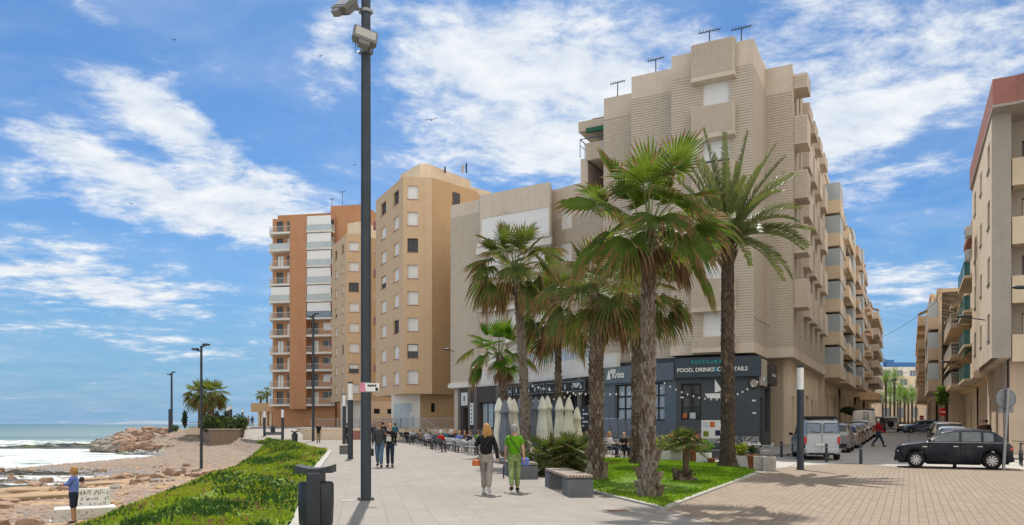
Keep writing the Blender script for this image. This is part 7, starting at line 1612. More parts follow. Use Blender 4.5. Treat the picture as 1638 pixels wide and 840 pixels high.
# low sofas, folded covers and a cushioned seat beside the corner
def lounge(px, Y, w, lab, m_='wicker_grey', c_='cushion_dark', rz=R(-27)):
    t = thing('lounge_sofa', lab, 'sofa', (X(px, Y), Y, 0), rz); mb = MB(); mb.bbox(-w / 2, w / 2, -.38, .38, .08, .34, .02); mb.bbox(-w / 2, -w / 2 + .12, -.38, .38, .341, .62, .02); mb.bbox(w / 2 - .12, w / 2, -.38, .38, .341, .62, .02); mb.bbox(-w / 2 + .125, w / 2 - .125, .24, .38, .341, .8, .02); mb.build('frame', [m_], t, loc=(0, 0, 0)); mb = MB(); mb.bbox(-w / 2 + .13, w / 2 - .13, -.36, .23, .342, .46, .04); mb.build('cushion', [c_], t, loc=(0, 0, 0))
    mb = MB(); [mb.box(a - .03, a + .03, b - .03, b + .03, 0, .08) for a in (-w / 2 + .06, w / 2 - .06) for b in (-.3, .3)]; mb.build('foot', ['trim_black'], t, loc=(0, 0, 0))
lounge(1150, 36.5, 2.2, 'dark lounge sofa with a rolled grey cover left of the date palm trunk'); lounge(1185, 39.5, 1.8, 'dark lounge sofa against the stone plinth right of the date palm'); lounge(1075, 43.5, 1.6, 'grey lounge sofa piled with cushions under the restaurant window'); lounge(1108, 43, 1.5, 'dark lounge sofa with a red blanket under the barred window', c_='cloth_red')
for i, (px, Y, m_, lab) in enumerate(((1078, 42.6, 'leather_orange', 'tan folded cushion on the grey lounge sofa'), (1110, 42.3, 'cloth_redbright', 'red folded cushion on the lounge sofa'), (1122, 42.6, 'bench_wood', 'brown folded cushion beside the red one'))):
    mb = MB(); mb.bbox(-.3, .3, -.06, .06, 0, .34, .04); tag(mb.build('cushion', [m_], None, loc=(X(px, Y), Y + .1, .8), rz=R(-27)), lab, 'cushion')
t = thing('menu_stand', 'white pictured menu stand on the terrace left of the date palm', 'sign', (X(1138, 42), 42, 0)); x = X(1138, 42); mb = MB(); mb.box(x - .55, x + .55, 41.97, 42.03, .9, 1.9); mb.build('panel', ['pot_white'], t); mb = MB(); [mb.box(x + a, x + a + .28, 41.96, 41.969, b, b + .3, k) for k, (a, b) in enumerate(((-.48, 1.5), (-.1, 1.52), (.2, 1.05), (-.45, 1.0)))]; mb.build('picture', ['letter_chalk', 'leather_orange', 'cloth_navy', 'leaf_yellow'], t); mb = MB(); [mb.box(x + a - .03, x + a + .03, 41.98, 42.02, 0, .9) for a in (-.5, .5)]; mb.build('leg', ['trim_black'], t)
lb = thing('cover_stack', 'stacked grey cushions and covers leaning below the lettered fascia window', 'cushions', (X(982, 49), 49, .9)); x = X(980, 50.2)
mb = MB(); mb.M = Matrix.Translation((X(985, 49.9), 49.9, 0)) @ Matrix.Rotation(R(-52), 4, 'Z'); mb.bbox(-1.9, 2.2, -.35, .0, .95, 1.05, .02); mb.M = None; mb.build('shelf', ['bench_stone'], lb)
for i in range(5): mb = MB(); mb.M = Matrix.Translation((X(985, 49.9), 49.9, 0)) @ Matrix.Rotation(R(-52), 4, 'Z') @ Matrix.Rotation(R(9), 4, 'X'); mb.bbox(-1.7 + .72 * i, -1.1 + .72 * i, -.0, .12, 1.08, 1.08 + (1.0 if i else .95), .04); mb.M = None; mb.build('cushion', ['canvas_grey' if i else 'metal_dark'], lb)

# ---------------------------------------------------------------- people
def P_(px, Y, *a, z=0, **k): return person((X(px, Y), Y, z), *a, **k)
pw = P_(778, 18.6, R(176), 'ginger haired woman in a black jumper walking away, hand at her mouth', h=1.66, pose='walk', stride=.17, top='black', bottom='beige', hair='hair_blond', style='long', shoe='shoe_light', hem=.86, arms={'l': ((.27, .0, 1.18), (.10, -.17, 1.42)), 'r': ((-.25, .05, 1.14), (-.28, .0, .86))}, look=.3)
pg = P_(823, 19.1, R(182), 'woman with short grey hair in a bright green polo and patterned trousers walking away', h=1.64, pose='walk', stride=.16, phase=-1, top='green', sleeve='short', bottom='print', hair='hair_grey', hem=.88, fat=1.12)
hb = MB(); hb.bbox(-.09, .09, -.06, .06, .70, .86, .04); hb.v = [(a + .25, b + .04, c - .02) for a, b, c in hb.v]
hang(pw, hb, 'handbag', ['leather_orange'], 'small orange leather handbag at the hip of the woman in black', 'handbag')
hb = MB(); hb.box(-.015, .015, -.13, .13, .34, .66); hb.v = [(a + .27, b - .06, c) for a, b, c in hb.v]; hang(pg, hb, 'paper_bag', ['cloth_navy'], 'flat dark blue paper bag in the left hand of the woman in green', 'bag')
hb = MB(); hb.bbox(-.11, .11, -.07, .07, .66, .86, .04); hb.v = [(a - .26, b - .08, c) for a, b, c in hb.v]; hang(pg, hb, 'shoulder_bag', ['cloth_blue'], 'blue shoulder bag at the right side of the woman in green', 'bag')
for pp, mir in ((pg, -1), (pw, 1)):
    sb_ = MB(); a_ = [(-.13 * mir, .10, 1.385), (-.02 * mir, .150, 1.22), (.10 * mir, .150, 1.05), (.20 * mir, .09, .86)]; sb_.tube(a_, .011, 5, flat=1); sb_.build('bag_strap', ['leather_dark'], pp, loc=(0, 0, 0))
pm = P_(607, 29.8, R(4), 'grey haired man in a charcoal jacket and jeans walking towards the viewer', h=1.76, pose='walk', stride=.14, top='charcoal', bottom='jeans', hair='hair_brown', hem=.78, skinm='skin_tan', fat=1.1)
pq = P_(624, 30.0, R(-6), 'blonde woman in black top and leggings walking beside the man in jeans', h=1.66, pose='stand', top='black', bottom='navy', hair='hair_blond', hem=.90, arms={'l': ((.26, -.06, 1.2), (.05, -.2, 1.28)), 'r': ((-.24, 0, 1.14), (-.16, -.18, 1.3))})
hb = MB(); hb.bbox(-.11, .09, -.20, -.13, 1.02, 1.22, .03); hang(pq, hb, 'handbag', ['cloth_white'], 'pale bag held against the chest of the blonde woman in black', 'bag')
hb = MB(); hb.bbox(-.10, .10, -.1, .1, .45, .75, .04); hb.v = [(a - .32, b, c) for a, b, c in hb.v]; hang(pm, hb, 'carrier_bag', ['leather_dark'], 'black carrier bag in the hand of the man in the charcoal jacket', 'bag')
P_(509.5, 68, R(8), 'man in a black shirt and khaki shorts standing beyond the verge', h=1.75, pose='stand', top='black', sleeve='short', bottom='khaki', shorts=False, hair='hair_dark', fat=1.1, arms={'r': ((-.26, -.02, 1.18), (-.2, -.12, .98))})
P_(598, 62, R(20), 'dark clothed walker with long hair partly hidden behind the floodlight pole', h=1.68, top='navy', bottom='navy', hair='hair_dark', style='long')
P_(613, 55, R(190), 'walker in a black jacket just behind the man in jeans', h=1.78, top='black', bottom='charcoal', hair='hair_dark')
P_(632, 60, R(160), 'walker in a teal and black jacket behind the blonde woman', h=1.72, top='teal', bottom='black', hair='hair_dark')
P_(555.5, 60, R(90), 'dark figure half hidden behind the column lights', h=1.7, pose='stand', top='black', bottom='black', hair='hair_dark')
pb = P_(118, 22.9, R(-78), 'woman in a bright blue shirt standing on the beach with arms folded', z=-1.30, h=1.68, pose='stand', top='blue', bottom='navy', shorts=True, hair='hair_blond', style='pony', shoe='trim_black', skinm='skin_tan', hem=.80, fat=1.12, arms={'l': ((.25, -.10, 1.20), (.02, -.25, 1.22)), 'r': ((-.25, -.10, 1.20), (-.02, -.27, 1.18))})
P_(131, 27.5, R(160), 'seated figure in a pale green top behind the graffitied concrete bench', z=-1.45, h=1.6, pose='sit', top='sand', bottom='khaki', hair='hair_dark')
pr2 = P_(1405, 50, R(90 - 4), 'white haired man in a red jacket and jeans crossing the street with a long stride', z=sz(50), h=1.80, pose='walk', stride=.36, top='red', bottom='jeansdark', hair='hair_white', fat=1.12, hem=.84)
for i, (px, Y, c_, lab) in enumerate([(391, 118, 'charcoal', 'left of the three distant walkers beyond the ramp'), (397, 120, 'sand', 'middle of the three distant walkers beyond the ramp'), (403.5, 119, 'greyblue', 'right of the three distant walkers beyond the ramp')]): P_(px, Y, R(180 + 20 * i), lab, z=1.2, h=1.72, top=c_, bottom='khaki', hair='hair_dark', fing=False)
P_(1571, 44.5, R(-20), 'person in a brown jacket standing by the wall of the right hand block', h=1.7, z=.2, pose='stand', top='brown', bottom='black', hair='hair_dark'); P_(1577.5, 45, R(150), 'person in black beside the one in the brown jacket', h=1.72, z=.2, pose='stand', top='black', bottom='black', hair='hair_dark')
def seated(px, Y, rz, lab, **k): put_chair(X(px, Y), Y, rz); p = P_(px, Y, rz, lab, pose='sit', h=1.68, **k); return p
for (px, Y, rz, lab, k) in [(705, 46.0, R(160), 'seated person in a scarlet jacket with white hair on the terrace', dict(top='redbright', bottom='charcoal', hair='hair_white')), (697, 50, R(200), 'seated grey haired person in a grey coat next to the scarlet jacket', dict(top='greyblue', bottom='navy', hair='hair_grey')), (683, 52, R(60), 'seated dark haired person in a white shirt among the chairs', dict(top='lilac', bottom='black', hair='hair_dark')), (735, 46, R(-150), 'seated blond man in a blue shirt behind the pale chairs', dict(top='blue', bottom='navy', hair='hair_blond')), (743, 49, R(20), 'seated person in brown farther back on the terrace', dict(top='brown', bottom='navy', hair='hair_brown')), (751, 44, R(70), 'seated brown haired man in a dark blue jumper on the terrace', dict(top='navy', bottom='charcoal', hair='hair_brown')), (975, 39, R(60), 'seated blond woman in white between two palm trunks', dict(top='white', bottom='navy', hair='hair_blond', style='long')), (998, 38, R(10), 'seated bald man in a black shirt between two palm trunks', dict(top='black', sleeve='short', bottom='black', hair='hair_grey', style='bald', fat=1.2)), (938, 40, R(30), 'seated person in a beige top just left of the stout palm', dict(top='sand', bottom='navy', hair='hair_brown'))] + [(px, Y, R(rz), 'seated %s on the %s of the terrace rows' % (a_, b_), dict(top=c_, bottom='navy', hair=h_)) for px, Y, rz, a_, b_, c_, h_ in ((650, 66, 30, 'person in black', 'far left end', 'black', 'hair_dark'), (660, 62, 200, 'person in pale blue', 'far left part', 'lilac', 'hair_grey'), (672, 58, 120, 'person in khaki', 'left part', 'khaki', 'hair_brown'), (715, 55, 10, 'person in teal', 'middle', 'teal', 'hair_dark'), (722, 50, 190, 'white haired person in navy', 'middle', 'navy', 'hair_white'), (728, 58, 60, 'person in orange brown', 'rear middle', 'brown', 'hair_blond'), (765, 47, 150, 'person in green', 'right end', 'green', 'hair_brown'), (772, 50, 20, 'person in charcoal', 'rear right end', 'charcoal', 'hair_dark'), (785, 44, 80, 'person in white', 'row beside the parasols', 'white', 'hair_brown'))]: seated(px, Y, rz, lab, **k)

# ---------------------------------------------------------------- vehicles
RZ = atan2(-S.y, -S.x)       # front pointing up the street
mini = car('navy blue five door hatchback parked broadside across the street mouth', (X(1466, 30.1) - .75 * T.x, 30.1 + .75 * .4607 + .0, .005), atan2(T.y, T.x), 'navy', L=4.0, W=1.73, belt=[(0, .60), (.08, .76), (.25, .85), (1.05, .95), (2.6, .95), (3.85, .97), (4.0, .8)], top=[(0, .63), (.08, .80), (.25, .90), (.6, .96), (1.10, 1.0), (1.66, 1.36), (2.05, 1.43), (2.8, 1.445), (3.25, 1.40), (3.5, 1.30), (3.84, 1.0), (4, .83)], ws=(1.12, 1.64), rw=(3.46, 3.82), glass=[(1.42, 2.22), (2.32, 2.95), (3.04, 3.36)], doors=(1.18, 2.27, 3.07), wheels=(.75, 3.32), wr=.31, sill=.2, plate=False)
mb = MB(); mb.box(1.1, 3.92, -.872, -.862, .955, .967); mb.box(1.1, 3.92, .862, .872, .955, .967); mb.build('chrome_strip', ['hub_silver'], mini, loc=(0, 0, 0))
for s in (-1, 1): mb = MB(); mb.box(.98, 1.14, min(s * .868, s * .882), max(s * .868, s * .882), .78, .82); mb.build('side_vent', ['hub_silver'], mini, loc=(0, 0, 0))
mini.scale = (.97, 1, 1.03)
for c_ in mini.children:
    if c_.name.split('.')[0] == 'side_window': c_.data.materials[0] = MATS['mini_glass']
mb = MB(); mb.ell((2.55, .35, 1.05), .12, .14, .22, 8, 6); mb.ell((1.95, .35, 1.02), .1, .1, .2, 8, 6); mb.build('headrest', ['trim_black'], mini, loc=(0, 0, 0))
VAN = dict(L=4.1, W=1.72, belt=[(0, .7), (.12, .86), (.8, 1.0), (2.0, 1.05), (4.0, 1.05), (4.1, 1.0)], top=[(0, .73), (.12, .88), (.85, 1.06), (1.45, 1.62), (1.9, 1.78), (3.6, 1.80), (3.95, 1.74), (4.06, 1.55), (4.1, 1.02)], ws=(.9, 1.45), rw=None, glass=[(1.35, 2.05), (2.15, 2.95), (3.05, 3.8)], doors=(1.15, 2.1, 3.0), wheels=(.75, 3.4), wr=.31, sill=.24, box=True, lamps='tall')
vx, vy = X(1315, 35.0), 35.0; van = car('silver delivery van with roof bars parked with its rear doors to the viewer', (vx + .225 * 4.2, vy + .974 * 4.2, sz(37)), atan2(-.974, -.225), 'silver', **VAN)
van.scale = (1.03, 1.03, 1.06)
for s in (-1, 1):
    mb = MB(); mb.bbox(4.075, 4.115, min(s * .05, s * .70), max(s * .05, s * .70), 1.16, 1.62, .05); mb.build('rear_window', ['glass_blue'], van, loc=(0, 0, 0))
    mb = MB(); mb.beam((4.13, s * .12, 1.18), (4.13, s * .45, 1.24), .02); mb.build('wiper', ['trim_black'], van, loc=(0, 0, 0))
    mb = MB(); mb.box(4.08, 4.112, min(s * .70, s * .84), max(s * .70, s * .84), .52, .72); mb.build('corner_trim', ['trim_black'], van, loc=(0, 0, 0))
mb = MB(); mb.box(4.095, 4.12, -.006, .006, .45, 1.72); mb.box(4.095, 4.108, -.66, .66, 1.075, 1.085); mb.build('door_seam', ['dark_gap'], van, loc=(0, 0, 0))
mb = MB(); mb.bbox(1.9, 4.0, -.62, .62, 1.83, 1.90, .02); [mb.box(a, a + .05, -.8, .8, 1.78, 1.83) for a in (2.0, 3.0, 3.85)]; mb.build('roof_rack', ['trim_black'], van, loc=(0, 0, 0))
def row_L(Y, spec, paint_, lab, o=0.0, **k):
    x = 15.2 + .519 * (Y - 35.3); W_ = spec['W']; cx = x - T.x * W_ / 2 - T.x * o; cy = Y - T.y * W_ / 2; sp = dict(spec); sp.update(k)
    return car(lab, (cx + S.x * sp['L'], cy + S.y * sp['L'], sz(Y + 2)), RZ, paint_, group='cars parked along the left kerb', **sp)
row_L(41.6, SUV, 'grey', 'dark grey brown off road car parked in front of the silver van', .1, rails=(1.9, 3.9)); row_L(46.8, SALOON, 'beige', 'first beige saloon in the left hand parked row'); row_L(52.0, HATCH, 'champagne', 'champagne coloured hatchback in the left hand parked row'); row_L(57.2, HATCH, 'pearl', 'light pearl hatchback in the left hand parked row'); row_L(62.4, SUV, 'white', 'white off road car parked just before the tall white van'); row_L(82, SALOON, 'dark', 'dark saloon parked beyond the tall white van')
bx_ = dict(L=5.4, W=2.0, belt=[(0, .9), (.15, 1.1), (.8, 1.3), (1.6, 1.4), (5.3, 1.4), (5.4, 1.35)], top=[(0, .92), (.15, 1.15), (.8, 1.45), (1.4, 2.2), (1.9, 2.45), (5.2, 2.5), (5.35, 2.4), (5.4, 1.4)], ws=(.85, 1.4), rw=None, glass=[(1.2, 1.9)], doors=(1.1, 2.1, 3.6), wheels=(.95, 4.3), wr=.34, sill=.28, box=True, lamps='tall')
wv = row_L(68.5, bx_, 'van', 'tall white panel van with a ladder on its rear door in the left parked row', -.05); wv['group'] = ''; del wv['group']
mb = MB(); [mb.beam((5.45, a, 1.3), (5.45, a, 2.45), .04) for a in (.1, .45)]; [mb.beam((5.45, .1, 1.4 + .22 * i), (5.45, .45, 1.4 + .22 * i), .03) for i in range(5)]; mb.build('ladder', ['trim_black'], wv, loc=(0, 0, 0))
mb = MB(); [mb.box(a, a + .06, -.85, .85, 2.5, 2.6) for a in (1.9, 3.0, 4.2, 5.0)]; mb.build('roof_bars', ['trim_black'], wv, loc=(0, 0, 0))
def row_R(Y, spec, paint_, lab, **k):
    x = 20.8 + .519 * (Y - 37) - .2; W_ = spec['W']; cx = x + T.x * W_ / 2; cy = Y + T.y * W_ / 2; sp = dict(spec); sp.update(k)
    return car(lab, (cx + S.x * sp['L'], cy + S.y * sp['L'], sz(Y + 2)), RZ, paint_, group='cars parked along the right kerb', **sp)
row_R(36.6, HATCH, 'grey', 'grey green hatchback parked directly behind the navy hatchback'); row_R(41.6, HATCH, 'silver', 'silver hatchback with a sloping rear window, second in the right row'); row_R(46.8, SUV, 'champagne', 'champagne off road car third in the right hand row', rails=(1.9, 3.9)); row_R(52.2, SUV, 'dark', 'black off road car fourth in the right hand row'); row_R(57.5, SALOON, 'grey', 'grey saloon last of the right hand row')
car('blue grey estate car driving across the far end of the parked rows', (X(1440, 89), 89, sz(88)), R(-6), 'blue', **dict(ESTATE, rails=(2.0, 4.0)))
for i, (px, Y, pt, lab) in enumerate(((1403, 88, 'dark', 'black topped off road truck facing away, left of the two at the street end'), (1425, 90, 'van', 'pale off road truck with a spare wheel, right of the two at the street end'))):
    J = dict(L=3.9, W=1.7, belt=[(0, .95), (.1, 1.05), (1.2, 1.1), (3.8, 1.15), (3.9, 1.1)], top=[(0, .97), (.1, 1.08), (1.2, 1.15), (1.4, 1.85), (3.75, 1.88), (3.86, 1.8), (3.9, 1.15)], ws=(1.22, 1.38), rw=None, glass=[(1.5, 2.3), (2.45, 3.6)], doors=(1.2, 2.4, 3.7), wheels=(.7, 3.1), wr=.38, sill=.42, box=True, lamps='tall')
    c_ = car(lab, (X(px, Y) + S.x * 3.9, Y + S.y * 3.9, sz(Y)), RZ, pt, **J); mb = MB(); mb.bbox(3.885, 3.915, -.68, .68, 1.2, 1.72, .04); mb.build('rear_window', ['glass_dark'], c_, loc=(0, 0, 0)); mb = MB(); mb.M = Matrix.Translation((4.0, 0, 1.0)) @ Matrix.Rotation(pi / 2, 4, 'Z'); mb.disc_y((0, 0, 0), .36, -.1, .1, 20); mb.M = None; mb.build('spare_wheel', ['tyre'], c_, loc=(0, 0, 0))
# ---------------------------------------------------------------- beach things
def rock_mesh(name, seed, m_, flat=.6, n=14, m=9):
    rr = random.Random(seed); mb = MB(); v = []; from mathutils import noise as mn
    for i in range(m + 1):
        th = pi * i / m
        for k in range(n):
            a = 2 * pi * k / n; d = Vector((sin(th) * cos(a), sin(th) * sin(a), -cos(th))); r_ = 1 + .42 * mn.noise(d * 1.3 + Vector((seed, 0, 0))) + .16 * mn.noise(d * 3.5 + Vector((seed, 5, 0)))
            c = .62; q = d * r_; q = Vector([max(-c, min(c, t_)) * .8 + t_ * .25 for t_ in q]); v.append((q.x, q.y, q.z * flat))
    mb.add(v, [(i * n + k, i * n + (k + 1) % n, (i + 1) * n + (k + 1) % n, (i + 1) * n + k) for i in range(m) for k in range(n)], 0, False); return mb.mesh(name, [m_])
RM = [rock_mesh('boulder', s, 'rock_pink', .8) for s in (1, 2, 3, 4, 5)] + [rock_mesh('boulder', s, 'rock_grey', .6) for s in (6, 7)] + [rock_mesh('slab', s, 'rock_ochre', .35) for s in (8, 9, 10)]
rnd = random.Random(31)
def rock(me, x, y, z, s, label, cat='rock', group=None, name='boulder'):
    o_ = bpy.data.objects.new(name, me); COL.objects.link(o_); o_.location = (x, y, z); o_.rotation_euler = (rnd.uniform(-.3, .3), rnd.uniform(-.3, .3), rnd.uniform(0, 6.28)) if name != 'rock_slab' else (.03, -.04, R(12)); o_.scale = (s[0], s[1], s[2]) if hasattr(s, '__len__') else (s, s * rnd.uniform(.7, 1), s * rnd.uniform(.6, .9)); return tag(o_, label, cat, group)
for i in range(210):
    Y = rnd.uniform(93, 112); px = rnd.uniform(190, 325) if i < 120 else rnd.uniform(150, 215); 
    x = X(px, Y); lim = interp([(150, 705), (180, 694), (225, 684.5), (320, 684)], px); zmax = Z(lim, Y); z = SEA + .1 + (zmax - SEA) * ((Y - 92) / 20) ** .8 * rnd.uniform(.75, 1); z = min(z, zmax - .5)
    s = rnd.uniform(.55, 1.25) * (.7 if px < 190 else 1); rock(RM[rnd.choice((0, 1, 2, 3, 4, 0, 1, 2, 6, 8))] if px > 185 else RM[5 + rnd.randrange(2)], x, Y, z, s, 'sandstone boulder in the heaped breakwater below the palm terrace', group='boulders of the breakwater')
for i in range(230):
    Y = 22 + 36 * rnd.random() ** 1.3; x = EX(Y) - rnd.uniform(7, 26); 
    if abs(x - X(135, 24.5)) < 2.0 and abs(Y - 24.5) < 2: continue
    rock(RM[rnd.randrange(10)], x, Y, ground_z(x, Y) + .02, rnd.uniform(.15, .5), 'loose weathered stone lying on the shingle between the verge and the water', group='loose stones on the shingle', name='beach_stone')
for (px, py, s, lab) in [(30, 783, (1.9, 1.0, .9), 'big flat topped ochre rock at the left edge of the photo'), (75, 800, (3.0, .9, .6), 'long pale slab of rock left of the woman in blue'), (170, 775, (1.6, .7, .4), 'flat slab behind the graffitied bench'), (235, 770, (.7, .5, .5), 'rounded orange stone right of the graffitied bench'), (275, 764, (.5, .4, .6), 'reddish rounded stone near the verge'), (180, 760, (2.6, .7, .3), 'low ochre ledge behind the woman in blue')]:
    x, y = G(px, py, -1.4); rock(RM[8 if s[0] > 1 else 2], x, y, ground_z(x, y) + .05, s, lab, name='rock_slab' if s[0] > 1 else 'boulder')
mb = MB()
for _ in range(9000):
    Y = 14 + 70 * rnd.random() ** 1.9; x = EX(Y) - rnd.uniform(4, 24); s = rnd.uniform(.03, .13); z = ground_z(x, Y) + s * .1
    p = [(x + s * cos(a) * rnd.uniform(.7, 1.2), Y + s * sin(a) * rnd.uniform(.6, 1), z) for a in (0, 1.2, 2.5, 3.8, 5.1)] + [(x, Y, z + s * .6)]; mb.add(p, [(i, (i + 1) % 5, 5) for i in range(5)], rnd.choice((0, 0, 0, 1, 2)), True)
tag(mb.build('pebbles', ['rock_pink', 'rock_grey', 'rock_ochre']), 'scattered small pebbles of the shingle beach', 'pebbles', kind='stuff')
# concrete bench on the beach with its scrawled back
bx0 = X(96, 23.6); t = thing('concrete_bench', 'white painted concrete bench with black scrawled writing on its back, on the beach', 'bench', (X(135, 24.0), 24.0, -1.32), R(30)); t.scale = (.82, .82, .9); 
mb = MB(); mb.bbox(-1.0, 1.05, -.55, .45, 0, .47, .03); mb.bbox(-1.15, -.2, -.65, -.15, -.1, .1, .03); mb.build('seat', ['plaster_white'], t, loc=(0, 0, 0))
mb = MB(); mb.M = Matrix.Rotation(R(-10), 4, 'X'); mb.bbox(-.25, .9, .22, .40, .40, 1.14, .03); mb.M = None; mb.build('backrest', ['plaster_white'], t, loc=(0, 0, 0))
mb = MB(); mb.M = Matrix.Rotation(R(-10), 4, 'X'); gr_ = random.Random(6)
for row_, (zc0, hh, n_) in enumerate(((.98, .2, 9), (.76, .14, 11), (.58, .1, 9))):     # unreadable scrawl in three lines
    for i in range(n_):
        x = -.18 + 1.02 * (i + .4) / n_ + gr_.uniform(-.02, .02)
        if gr_.random() < (.05, .15, .5)[row_]: continue
        for s_ in range(gr_.choice((2, 3, 3))): p = (x + gr_.uniform(-.04, .05), .212, zc0 + gr_.uniform(-.5, .5) * hh); q = (x + gr_.uniform(-.04, .05), .212, zc0 + gr_.uniform(-.5, .5) * hh); mb.tube([p, ((p[0] + q[0]) / 2 + gr_.uniform(-.03, .03), .212, (p[2] + q[2]) / 2 + .02), q], .0075, 4)
mb.M = None; mb.build('graffiti', ['letter_black'], t, loc=(0, 0, 0))
mb = MB()
for i in range(16): x = gr_.uniform(-.95, .3); z = gr_.uniform(.12, .38); mb.tube([(x, -.553, z), (x + gr_.uniform(-.06, .06), -.553, z + gr_.uniform(-.07, .07))], .008, 4)
mb.build('graffiti', ['metal_dark'], t, loc=(0, 0, 0))
# hedge terrace
hw = [(X(322, 99), 99), (X(330, 93), 93), (X(338, 90), 90), (X(383, 91), 91), (X(389, 96), 96), (X(391, 112), 112), (X(322, 112), 112)]
t = thing('terrace_wall', 'curved low brick retaining wall around the hedge on the promenade bend', 'wall', (hw[2][0], 90, 0)); mb = MB(); mb.prism(hw, -.9, 1.0); mb.build('wall', ['block_wall'], t); mb = MB(); [mb.obox(a, b, .35, 1.0, 1.12, None, .1) for a, b in zip(hw, hw[1:6])]; mb.build('coping', ['kerb_stone'], t)
t = thing('hedge', 'dense green hedge growing inside the low brick terrace wall', 'hedge', (X(355, 93), 93, 1.0)); mb = MB(); rr = random.Random(4)
for _ in range(26): px = rr.uniform(328, 386); Y = rr.uniform(91.5, 97); leaf_cloud(mb, (X(px, Y), Y, 1.3 + rr.uniform(0, .6)), .8, .8, .7 + .3 * rr.random(), 260, .28, rr, (0, 0, 1), .6)
mb.build('foliage', ['leaf_bush', 'leaf_dwarf'], t); mb = MB(); [mb.tube([(X(p, 94), 94, .9), (X(p, 94), 94, 1.7)], .06, 5) for p in (335, 350, 365, 380)]; mb.build('stems', ['bark'], t)
t = thing('terrace_wall', 'short pale wall with a dark railing at the left end of the palm terrace', 'wall', (X(310, 100), 100, 0)); mb = MB(); mb.box(X(300, 100), X(322, 100), 99.8, 104, -.6, 1.15); mb.build('wall', ['plaster_cream'], t)
mb = MB(); a, b = X(302, 100), X(322, 100); [mb.beam((a, 100, z), (b, 100, z), .05) for z in (1.25, 1.85)]; [mb.beam((a + (b - a) * i / 7, 100, 1.15), (a + (b - a) * i / 7, 100, 1.85), .03) for i in range(8)]; mb.build('railing', ['metal_dark'], t)
for i, (px, Y, w_, top, lab) in enumerate([(295.5, 112, .35, 657, 'slim dark columnar shrub left of the palm terrace'), (347, 120, .4, 657, 'dark columnar shrub right of the terrace palms'), (361, 118, .4, 658, 'dark columnar shrub behind the hedge')]):
    x = X(px, Y); zt_ = Z(top, Y); t = thing('columnar_shrub', lab, 'shrub', (x, Y, 1)); mb = MB(); leaf_cloud(mb, (x, Y, (zt_ + 1) / 2), w_, w_, (zt_ - 1) / 2, 500, .25, rnd, 0, 1); mb.build('foliage', ['leaf_bush'], t); mb = MB(); mb.tube([(x, Y, 1), (x, Y, zt_ * .6)], .06, 5); mb.build('stem', ['bark'], t)
x, y = X(280, 98), 98; t = thing('rock_shrub', 'small green bush growing among the breakwater boulders', 'shrub', (x, y, .9)); mb = MB(); leaf_cloud(mb, (x, y, 1.1), .5, .5, .45, 420, .16, rnd, (0, 1)); mb.build('foliage', ['succulent_dark', 'leaf_bush'], t)
# canopy building at the far end of the promenade
t = thing('beach_kiosk', 'low kiosk with a flat projecting roof terrace left of the orange seafront block', 'building', (X(420, 150), 150, 1.2)); mb = MB(); Y = 150; mb.box(X(413, Y), X(437, Y), Y, Y + 10, 1.2, Z(657, Y)); mb.build('wall', ['plaster_orange'], t); mb = MB(); mb.prism([(X(404, Y), Y - 1), (X(437, Y), Y - 2), (X(437, Y), Y + 10), (X(410, Y), Y + 10)], Z(659, Y), Z(645, Y)); mb.build('roof', ['plaster_tan'], t); mb = MB(); [mb.box(X(p, Y) - .2, X(p, Y) + .2, Y - .8, Y - .4, 1.2, Z(659, Y)) for p in (416, 421, 428, 434)]; mb.build('column', ['plaster_cream'], t)
# forecourt railings and small walls in front of the towers
def railing(A, B, z0, h, lab, m_='alu', glass=True):
    t = thing('railing', lab, 'railing', (A[0], A[1], z0)); L = (Vector(B) - Vector(A)).length; n = max(2, int(L / 1.4)); mb = MB(); mb.M = frame(A, B)
    for i in range(n + 1): mb.beam((L * i / n, 0, z0), (L * i / n, 0, z0 + h), .05)
    mb.beam((0, 0, z0 + h), (L, 0, z0 + h), .05); mb.M = None; mb.build('frame', [m_], t)
    if glass:
        mb = MB(); mb.M = frame(A, B); k = 0
        while k < L: mb.box(k, k + .015, -.008, .008, z0 + .12, z0 + h - .03); k += .13
        mb.beam((0, 0, z0 + .12), (L, 0, z0 + .12), .03); mb.M = None; mb.build('bars', [m_], t)
railing((X(497, 86.9), 87.2), (X(560, 86), 86.2), 1.2, 1.05, 'grey barred railing on the white forecourt wall below the farther tower'); railing((X(562, 86), 86.2), (X(640, 80), 80.3), 1.2, 1.05, 'grey barred railing behind the couple walking towards the viewer'); railing((X(641, 80), 80.3), (X(733, 76.5), 77), 1.2, 1.05, 'grey barred railing in front of the brown base of the nearer tower')
for i, (px, w_, m_) in enumerate(((500, 1.9, 'plaster_white'), (533, 2.8, 'plaster_white'))):
    mb = MB(); x = X(px, 82); mb.bbox(x - w_ / 2, x + w_ / 2, 81.5, 83.2, 0, 1.05, .03); mb.box(x - w_ / 2 - .05, x + w_ / 2 + .05, 81.45, 83.25, 1.05, 1.13); tag(mb.build('low_wall', ['plaster_cream']), ['left low cream wall block below the forecourt railing', 'right low cream wall block below the forecourt railing'][i], 'wall')
mb = MB(); x = X(570, 82); mb.box(x - .35, x + .35, 81.7, 82.2, 0, .9); mb.box(x - .4, x + .4, 81.65, 82.25, .9, .95); tag(mb.build('service_cabinet', ['red_paint']), 'small dark red service cabinet by the forecourt wall', 'cabinet')
